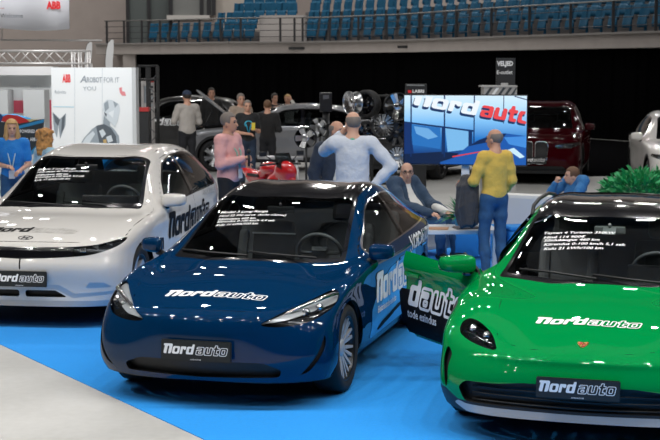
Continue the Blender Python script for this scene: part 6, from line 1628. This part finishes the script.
    if jacket:
        g = F_(); g.f = f.f.copy(); g.f -= .012
        ax0 = J['chest'] + A3(0, 0, -.10)
        def openf(P):       # the open front, a wedge that widens towards the hem
            Q = (P - J['chest']) @ TM; wd = .045 + .10 * np.clip((-Q[..., 2] - .02) / .4, 0, 1) + .06 * np.clip((Q[..., 2] - .05) / .15, 0, 1); return np.where(Q[..., 1] < 0, wd - np.abs(Q[..., 0]), 1 * -1.)
        g.clip(openf); fmesh('jacket', g, jacket, root)
    sh = fmesh(top, f, c_top, root)
    if collar:
        g = F_(); g.cone(J['neck'] + A3(0, .012, -.025), J['neck'] + A3(0, -.0, .012), .074, .068, .01); g.clip(lambda P: -(P[..., 2] - (J['neck'][2] - .035 + (P[..., 1] - J['neck'][1]) * .35))); fmesh('collar', g, collar, root, 1)
    # trousers
    f = F_(); f.ell(J['pelvis'] + A3(0, 0, -.01), (.163, .118, .12), .05, TM)
    for s, L in ((1, 'L'), (-1, 'R')):
        h, k, a = J['hip' + L], J['kn' + L], J['an' + L]; f.chain([h, (h + k) / 2, k, (k + a) / 2, a + (a - k) / np.linalg.norm(a - k) * .01], [.096, .082, .066, .062, .054], .04)
    wz = J['pelvis'] + ud * .065; f.clip(lambda P: np.where((P - J['pelvis']) @ ud > -.1, (P - wz) @ ud, -1.)); fmesh('trousers', f, c_leg or M_DENIM, root)
    for s, L in ((1, 'L'), (-1, 'R')):
        a = J['an' + L]; g = Field(a - A3(.12, .25, .12), a + A3(.12, .15, .10), vox * .9); g.cone(a + A3(0, .035, -.040), a + A3(0, -.03, -.03), .043, .042, .03); g.cone(a + A3(0, -.02, -.045), a + A3(s * .01, -.15, -.052), .045, .036, .03); g.clip(lambda P, a=a: -(P[..., 2] - (a[2] - .083))); fmesh('shoe', g, shoe or M_BLACK_SH, root, 1)
    # hair
    hv = vox * .8
    if hair:
        g = Field(hd - A3(.25, .25, .50), hd + A3(.25, .25, .2), hv)
        if hair_kind in ('short', 'long', 'curly'):
            th = .010 if hair_kind == 'short' else .020
            g.ell(hp(0, .018, .045), (.076 + th, .094 + th, .088 + th), .01, HM); 
            def face(P):
                Q = (P - hd) @ HM; return np.maximum(.0 - (Q[..., 1] + .040 + .0 * Q[..., 2]) - np.clip(Q[..., 2] - .050, 0, 1) * 1.1, -1) if False else np.minimum(-(Q[..., 1] + .035), .078 - Q[..., 2])
            g.clip(face)
            if hair_kind == 'short': g.clip(lambda P: -.030 - ((P - hd) @ HM)[..., 2])
            else:
                for a in np.linspace(-2.2, 2.2, 13):
                    wv_ = .012 * math.sin(a * 7); p0 = hp(.080 * math.sin(a), .025 + .085 * math.cos(a), .03); p1 = p0 + A3(.012 * math.sin(a) + wv_, .01, -.14); p2 = p1 + A3(wv_, -.005 + .012 * math.cos(a), -.13)
                    g.chain([p0, p1, p2], [.024, .028 + wv_ * .4, .016], .016)
                if hair_kind == 'curly':
                    rg = random.Random(4)
                    for _ in range(70):
                        a = rg.uniform(-2.3, 2.3); zz = rg.uniform(-.24, .12); rr_ = .105 + .02 * rg.random(); g.ell(hp(rr_ * math.sin(a), .02 + rr_ * math.cos(a), zz), (.026, .026, .026), .012)
                g.clip(lambda P: np.where(((P - hd) @ HM)[..., 1] < -.045, .075 - ((P - hd) @ HM)[..., 2], -1.))
        elif hair_kind == 'balding':
            g.ell(hp(0, .022, .030), (.081, .096, .088), .01, HM)
            g.clip(lambda P: np.maximum(np.maximum(-.055 - ((P - hd) @ HM)[..., 2], ((P - hd) @ HM)[..., 2] - .066 - .10 * np.clip(((P - hd) @ HM)[..., 1], 0, 1)), -.005 - ((P - hd) @ HM)[..., 1]))
        fmesh('hair', g, hair, root, 1)
    if beard:
        g = Field(hd - A3(.15, .2, .2), hd + A3(.15, .15, .1), hv); g.ell(hp(0, -.020, -.040), (.061, .074, .080), .01, HM); g.ell(hp(0, -.052, -.084), (.036, .036, .034), .02, HM); g.clip(lambda P: np.maximum(np.maximum(((P - hd) @ HM)[..., 2] + .045, ((P - hd) @ HM)[..., 1] - .015), -1)); fmesh('beard', g, beard, root, 1)
    if cap:
        g = Field(hd - A3(.22, .28, .1), hd + A3(.22, .22, .2), hv); g.ell(hp(0, .015, .060), (.089, .107, .085), .01, HM); g.clip(lambda P: .045 - ((P - hd) @ HM)[..., 2]); g.ell(hp(0, -.11, .052), (.068, .075, .010), .012, HM); fmesh('cap', g, cap, root, 1)
    for s in (1, -1):
        e = MB(); e.sphere(hp(s * .031, -.077, .010), (.014, .011, .009), 10, 8, 0, Matrix(HM.tolist())); e.build('eye', M_EYE, root)
        e = MB(); e.tube([hp(s * .016, -.092, .031), hp(s * .033, -.088, .037), hp(s * .050, -.076, .030)], .0042, 6); e.build('eyebrow', hair or M_EYE, root)
    e = MB(); e.sphere(hp(0, -.090, -.062), (.022, .008, .006), 12, 8, 0, Matrix(HM.tolist())); e.build('mouth', M_LIP, root)
    if glasses:
        e = MB()
        for s in (1, -1):
            e.tube([hp(s * .034 + .024 * math.cos(a), -.098, .008 + .017 * math.sin(a)) for a in np.linspace(0, math.tau, 14)[:-1]], .0028, 5, closed=True); e.bar(hp(s * .058, -.095, .012), hp(s * .080, .0, .010), .0025, 5)
        e.bar(hp(-.010, -.099, .012), hp(.010, -.099, .012), .0025, 5); e.build('spectacles', M_BLACKP, root)
    if extra: extra(root, J, hp, TM)
    root.scale = (sc, sc, sc); return root
def lanyard(root, J, TM, m, badge=None, wd=.009, drop=.33):
    n, c = J['neck'], J['chest']; fwv = TM @ A3(0, -1, 0)
    b = MB(); 
    for s in (1, -1):
        p0 = n + TM @ A3(s * .065, .03, -.02); p1 = n + TM @ A3(s * .07, -.06, -.05); p2 = c + TM @ A3(s * .05, -.150, -.0); p3 = c + TM @ A3(0, -.165, -drop + .12)
        b.tube([p0, p1, p2, p3], wd, 6)
    o = b.build('lanyard', m, root)
    if badge:
        k = MB(); k.box(c + TM @ A3(0, -.172, -drop + .06), (.085, .008, .12), None, 0, .002); k.build('badge', badge, o)
def px_person(label, px, Y, rz, **k):
    p = ray(px, 200); return person(label, p.x / p.y * Y, Y, rz, **k)
C = lambda n, *c, **k: mat(n, c, k.pop('rough', .85), **k)
def cloth(n, *c):
    if n in MATS: return MATS[n]
    m = mat(n, c, .85, sheen=.1, bump=(9, .8))
    for q in m.node_tree.nodes:
        if q.type == 'BUMP': q.inputs['Distance'].default_value = .035
    return m
M_HBLOND = mat('hair_blond', (.55, .33, .13), .6, bump=(90, .5)); M_HGING = mat('hair_curly_blond', (.50, .24, .07), .6, bump=(90, .6), var=(14, .35)); M_HGREY = mat('hair_grey', (.20, .17, .15), .7); M_HDARK = mat('hair_dark', (.03, .022, .018), .6); M_HBROWN = mat('hair_brown', (.14, .07, .035), .65)
ZC = .006
# --- at the table
def jx(root, J, hp, TM):     # grey jacket carried over the right forearm
    f = Field(J['wrL'] - A3(.3, .35, .66), J['wrL'] + A3(.3, .35, .2), .014); w = J['wrL']; e = J['elL']; m = (w * .72 + e * .28)
    for i, o in enumerate((-.10, -.05, .0, .05)):
        d = (w - e) / np.linalg.norm(w - e); p = m + d * o; sdv = A3(d[1], -d[0], 0); sdv /= np.linalg.norm(sdv) + 1e-9
        f.chain([p + A3(0, 0, .03), p + A3(0, 0, -.25), p + A3(.01, 0, -.50)], [.05, .055, .045], .03)
        for sg in (1, -1): f.chain([p + A3(0, 0, .05), p + sdv * sg * .07 + A3(0, 0, -.06), p + sdv * sg * .075 + A3(.015 * (i % 2), 0, -.28 - .03 * i), p + sdv * sg * .07 + A3(-.01, 0, -.50 - .02 * (i % 3))], [.035, .035, .038, .030], .02)
    o = fmesh('carried_jacket', f, cloth('jacket_grey', .045, .045, .05), root)
px_person('man in a mustard jumper and jeans standing with a grey jacket over his arm', 494, 16.55, R(205), H=1.72, vox=.010, c_top=cloth('mustard_knit', .68, .46, .085), top='jumper', c_leg=M_DENIM, hair=M_HGREY, hair_kind='balding', shoe=mat('shoe_white', (.6, .6, .6), .5),
          pose=dict(elL=(.27, -.02, 1.14), wrL=(.28, -.24, 1.12), shL=(.168, .01, 1.425), shR=(-.168, .01, 1.425), elR=(-.225, .03, 1.14), wrR=(-.17, -.14, .95), knL=(.11, -.04, .50), anL=(.13, .05, .085)), hands=('grip', 'relax'), look=R(25), sleeve=1., girth=.94, z=ZC, extra=jx, hem=.93)
SIT = lambda hz=.48, kn=.42, back=.12: dict(pelvis=(0, .05, hz), chest=(0, .05 + back, hz + .36), neck=(0, .06 + back, hz + .555), head=(0, .03 + back, hz + .72), shL=(.185, .06 + back, hz + .51), shR=(-.185, .06 + back, hz + .51), elL=(.25, .0 + back * .5, hz + .26), elR=(-.25, .0 + back * .5, hz + .26),
             wrL=(.13, -.22, hz + .17), wrR=(-.13, -.22, hz + .17), hipL=(.09, .02, hz - .0), hipR=(-.09, .02, hz - .0), knL=(.13, -.42, hz + .05), knR=(-.13, -.42, hz + .05), anL=(.13, -.44, .085), anR=(-.13, -.44, .085))
p_ = SIT(.40, back=.30); p_.update(head=(0, .29, 1.045), neck=(0, .335, .915), wrL=(.08, -.34, .57), wrR=(-.16, -.30, .57))
px_person('seated man in a dark blue blazer and white shirt with glasses, by the coffee table', 423, 18.3, R(42), H=1.80, vox=.010, pose=p_, c_top=cloth('shirt_white', .72, .72, .70), jacket=cloth('blazer_navy', .030, .062, .115), c_leg=M_DENIM, hair=M_HGREY, hair_kind='balding', glasses=True, skin=M_SKIN2, girth=1.12, z=ZC, look=R(-38))
p = ray(423, 200); armchair(p.x / p.y * 18.3 - .09, 18.40, R(42), 'white armchair under the seated man in the blue blazer')
p_ = SIT(.33, back=.30); p_.update(head=(.0, .27, .90), neck=(0, .33, .77), elR=(-.22, .02, .58), wrR=(-.10, .06, .80), wrL=(.12, -.36, .54))
px_person('man in a blue shirt slouched in an armchair, hand raised to his face', 556, 20.1, R(-62), H=1.74, vox=.011, pose=p_, c_top=cloth('shirt_blue', .03, .17, .42), c_leg=mat('denim_light', (.06, .19, .36), .85, var=(9, .25)), hair=M_HBROWN, skin=M_SKIN2, z=ZC, look=R(-25), hands=('relax', 'grip'))
p = ray(556, 200); armchair(p.x / p.y * 20.1 + .07, 20.14, R(-62), 'white armchair under the man with raised hand, behind the green car', .72)
p = ray(538, 200); armchair(p.x / p.y * 19.0, 19.0, R(150), 'white armchair with its back to the hall, next to the yellow-jumper man', .82)
# --- between the cars
M_PINKS = cloth('shirt_pink', .76, .40, .39); M_WSH = cloth('shirt_pale', .58, .63, .72)
def mic(root, J, hp, TM):
    w = J['wrR']; b = MB(); b.tube([w + A3(-.01, -.085, -.09), w + A3(-.01, -.085, .05)], [.014, .017], 10); b.sphere(w + A3(-.01, -.085, .09), (.026, .026, .034), 12, 8); b.build('microphone', M_BLACKP, root)
    lanyard(root, J, TM, mat('lanyard_mint', (.25, .50, .42), .6), mat('badge_white', (.75, .75, .75), .4))
px_person('man in a pink shirt and lanyard speaking into a handheld black microphone', 229, 18.6, R(62), H=1.84, vox=.010, c_top=M_PINKS, c_leg=M_DARKT, hair=M_HGREY, hair_kind='short', pose=dict(elR=(-.25, -.03, 1.13), wrR=(-.07, -.26, 1.20), elL=(.26, -.02, 1.14), wrL=(.02, -.25, 1.13)), hands=('relax', 'grip'), look=R(12), collar=mat('collar_mint', (.40, .52, .50), .7), sleeve=1., girth=1.08, extra=mic, z=ZC, skin=M_SKIN)
px_person('tall man in a pale blue shirt from behind, hand raised to his ear', 352.5, 16.3, R(178), H=1.93, vox=.010, c_top=M_WSH, c_leg=M_DARKT, hair=M_HGREY, hair_kind='balding', pose=dict(elR=(.33, .08, 1.18), elL=(-.36, .03, 1.26), shL=(-.205, .01, 1.425), shR=(.205, .01, 1.425), wrR=(.20, -.05, 1.50), wrL=(-.22, .02, 1.01)) if False else dict(shL=(.205, .01, 1.425), shR=(-.205, .01, 1.425), elR=(-.41, .06, 1.19), wrR=(-.22, .10, .99), elL=(.30, -.17, 1.34), wrL=(.13, -.08, 1.52)), hands=('relax', 'relax'), collar=mat('collar_green', (.10, .42, .30), .7), girth=1.1, look=R(18), z=ZC, skin=M_SKIN2)
px_person('bald man in a dark navy jacket behind the man in the pale blue shirt', 337, 17.5, R(20), H=1.78, vox=.012, c_top=cloth('shirt_cream', .62, .60, .56), jacket=cloth('jacket_navy', .018, .028, .05), c_leg=M_DARKT, hair=M_HGREY, hair_kind='balding', girth=1.15, pose=dict(elR=(-.29, .03, 1.14), wrR=(-.27, .0, .88), shR=(-.21, .01, 1.42)), z=ZC, look=R(30))
# --- stand staff on the left
def bl(root, J, hp, TM):
    lanyard(root, J, TM, mat('lanyard_pale', (.45, .62, .68), .6), mat('badge_white', (.75, .75, .75), .4), drop=.36)
px_person('smiling woman with long fair hair in a bright blue T-shirt and lanyard', 13.5, 20., R(8), H=1.70, vox=.011, fem=True, c_top=cloth('tee_blue', .012, .20, .62), top='t_shirt', sleeve=.6, hair=M_HBLOND, hair_kind='long', skin=M_SKIN2, pose=dict(elR=(-.22, .0, 1.12), wrR=(-.05, -.22, 1.10), elL=(.23, -.02, 1.12), wrL=(.12, -.24, 1.04)), extra=bl, look=R(8))
px_person('woman with curly golden hair standing behind the white hatchback', 47, 18.9, R(130), H=1.62, vox=.012, fem=True, c_top=cloth('top_pale_blue', .35, .55, .68), hair=M_HGING, hair_kind='curly', skin=M_SKIN2)
# --- visitors around the silver car
px_person('man in a grey sweater and dark blue cap, arms folded, seen from behind', 188, 31.2, R(205), H=1.93, vox=.015, c_top=cloth('sweater_grey', .42, .39, .36), top='sweater', c_leg=M_DARKT, hair=M_HDARK, cap=mat('cap_navy', (.02, .035, .075), .8), pose=dict(elR=(-.26, -.02, 1.14), wrR=(-.02, -.22, 1.18), elL=(.27, -.02, 1.16), wrL=(.10, -.20, 1.40)), girth=1.05)
def tee(root, J, hp, TM):
    lanyard(root, J, TM, mat('lanyard_cyan', (.02, .35, .55), .6)); c = J['chest']
    b = MB(); b.tube([c + TM @ A3(.062 * math.cos(a) * 1.25, -.142 - .01 * abs(math.cos(a)), .0 + .060 * math.sin(a)) for a in np.linspace(.4, 5.6, 20)], .012, 6); b.build('shirt_print', mat('print_cyan', (.05, .45, .65), .5), root)
    w = J['wrL']; b = MB(); b.box(w + A3(-.03, -.10, .06), (.075, .012, .15), None, 0, .006); b.build('phone', mat('phone_yellow', (.70, .55, .06), .4), root)
px_person('woman in a black T-shirt with cyan print and lanyard holding a yellow phone', 248, 29.5, R(12), H=1.76, vox=.015, fem=True, c_top=cloth('tee_black', .010, .011, .013), top='t_shirt', sleeve=.6, c_leg=mat('denim_dark', (.015, .03, .06), .85), hair=M_HGREY, hair_kind='short', skin=M_SKIN, pose=dict(elL=(.23, -.02, 1.12), wrL=(.10, -.24, 1.18), elR=(-.23, -.02, 1.10), wrR=(-.02, -.22, 1.08)), hands=('grip', 'relax'), extra=tee)
px_person('person in a beige hooded top behind the woman with the yellow phone', 241.5, 31.6, R(20), H=1.86, vox=.017, c_top=cloth('hoodie_beige', .36, .28, .22), hair=M_HGREY, hair_kind='short')
px_person('man in black seen from behind at the silver car door', 268, 30.4, R(172), H=1.74, vox=.015, c_top=cloth('jacket_black', .010, .010, .011), c_leg=M_DARKT, hair=M_HBROWN, hair_kind='short', pose=dict(elR=(-.25, -.03, 1.13), wrR=(-.10, -.22, 1.12), elL=(.25, -.03, 1.13), wrL=(.10, -.22, 1.1)))
px_person('dark-clothed man behind the raised bonnet of the silver car', 212.5, 36.3, R(10), H=1.92, vox=.017, c_top=cloth('jacket_black', .010, .010, .011), c_leg=M_DARKT, hair=M_HDARK, hair_kind='short')
px_person('man in dark clothes behind the silver car roof, left of the waving one', 275, 36.2, R(30), H=1.78, vox=.017, c_top=cloth('jacket_black', .010, .010, .011), c_leg=M_DARKT, hair=M_HDARK, hair_kind='short')
px_person('person in a white top behind the silver car roof, hand by the head', 288, 37.0, R(-20), H=1.74, vox=.017, c_top=cloth('top_white', .62, .60, .56), c_leg=M_DARKT, hair=M_HBLOND, hair_kind='short', pose=dict(elL=(.30, -.10, 1.35), wrL=(.14, -.06, 1.60)))

p = gnd(268, 67.75 + FPX * CH / 21.5); motorcycle(p.x, p.y, R(-56))
build_blue_saloon(-.73, 10.748, R(-104.9))
build_white_hatch(-2.767, 13.866, R(-98.4))
build_green_estate(1.825, 9.673, R(-105.9))
background_suv('suv_car', 'dark red SUV with tall twin kidney grille facing the hall, beside the screen', 4.45, 30.3, R(-103), mat('dark_red_paint', (.034, .001, .003), .5, .0, coat=.35, spec=0.), 'kidney', sc=(1.04, 1.03, 1.0))
background_suv('coupe_suv_car', 'silver grey SUV with raised bonnet standing side-on behind the visitors', -2.78, 34.2, R(-176), mat('silver_grey_paint', (.20, .205, .22), .35, .3, coat=1.), raise_bonnet=True, low=.14)
c_, s_, bv_ = background_suv('suv_car', 'black SUV with white lettering on its side, left of the capped man', -6.0, 38.8, R(178), mat('black_paint', (.006, .006, .007), .3, .2, coat=1.))
V1, F1, w1 = logo('Nord', cell=.14); V2, F2, w2 = logo('auto', True, cell=.12); xh = .15
on_surf('door_lettering', (V1 * xh, F1), (-.95, 1.0, .92), (-1, 0, 0), (0, 0, 1), bv_, M_WHITE, c_, .006); on_surf('door_lettering', (V2 * xh + ((w1 + .12) * xh, 0), F2), (-.95, 1.0, .92), (-1, 0, 0), (0, 0, 1), bv_, M_WHITE, c_, .006)
background_suv('suv_car', 'black SUV mostly hidden behind the screen and wheel rack, wheel showing below', 1.65, 31.4, R(-115), mat('black_paint', (.006, .006, .007), .3, .2, coat=1.), sc=(.97, 1, 1))
background_suv('hatchback_car', 'white car cut off by the right edge behind the fern', 6.82, 26.1, R(-96), mat('pearl_white_paint', (.66, .645, .615), .35, .05, coat=1.), low=.12)
EXPOSURE = 0.0
w = bpy.data.worlds.new('hall_air'); bpy.context.scene.world = w; w.use_nodes = True; w.node_tree.nodes['Background'].inputs[0].default_value = (.5, .55, .6, 1); w.node_tree.nodes['Background'].inputs[1].default_value = .03
def lamp(x, y, z, e, size, col=(1, .97, .93)):  # shared by ceiling lamps, stand spots and added fill lights
    l = bpy.data.lights.new('lamp_or_fill', 'AREA'); l.shape = 'DISK'; l.size = size; l.energy = e; l.color = col; l.spread = R(170)
    o = bpy.data.objects.new('lamp_or_fill', l); COL.objects.link(o); o.location = (x, y, z); return o
for j, yb in enumerate((-3, 3, 8.6, 22)):
    for i in range(-6, 7): lamp(i * 2.1 + 1, yb, 10.5, {-3: 14, 3: 60, 8.6: 158, 22: 68}[yb], .30)
for yb in (38, 46):
    for i in range(-4, 5): lamp(i * 6 + 2, yb, 12, 50, .5)

for yb, e in ((52, 230), (60, 280), (68, 330)):       # added fill lights without fittings, brightening the seats and rear wall
    for i in range(-4, 5): lamp(i * 7, yb, 15, e, .6)
for px, e in ((15, 34), (60, 30), (110, 30)):   # display-stand spots on the left
    p = at(px, 100, 22.5); lamp(p.x, 22.3, 4.6, e, .2, (1, 1, 1)).rotation_euler = (R(30), 0, 0)
p = at(25, 10, 26.5); lamp(p.x, 26.3, 7.2, 130, .2, (1, 1, 1)).rotation_euler = (R(42), 0, 0)  # added fill light without a fitting, whitens the hanging banner
p = at(20, 80, 26.); lamp(p.x, 26.4, 3.6, 14, .2, (1, 1, 1)).rotation_euler = (R(20), 0, 0)  # added fill light for the stand's back wall, no fitting modelled
for i in range(-4, 5): lamp(i * 5, 36, 13, 100, .5).rotation_euler = (R(52), 0, 0)      # added fill row without fittings, brightening the balcony front
cam = bpy.data.cameras.new('camera'); co = bpy.data.objects.new('camera', cam); COL.objects.link(co)
co.location = (0, 0, CH); co.rotation_euler = (math.pi / 2 - PITCH, 0, 0)
cam.sensor_width = 36; cam.lens = 36 * FPX / 660; cam.clip_end = 300
sc = bpy.context.scene; sc.camera = co
sc.view_settings.view_transform = 'Standard'; sc.view_settings.look = 'None'; sc.view_settings.gamma = 1; sc.view_settings.use_curve_mapping = False
sc.view_settings.exposure = EXPOSURE
sc.cycles.use_denoising = True; sc.cycles.max_bounces = 8; sc.cycles.transparent_max_bounces = 16; sc.cycles.caustics_reflective = False; sc.cycles.caustics_refractive = False
sc.cycles.sample_clamp_indirect = 6
cam.dof.use_dof = True; cam.dof.focus_distance = 10.4; cam.dof.aperture_fstop = 7.0
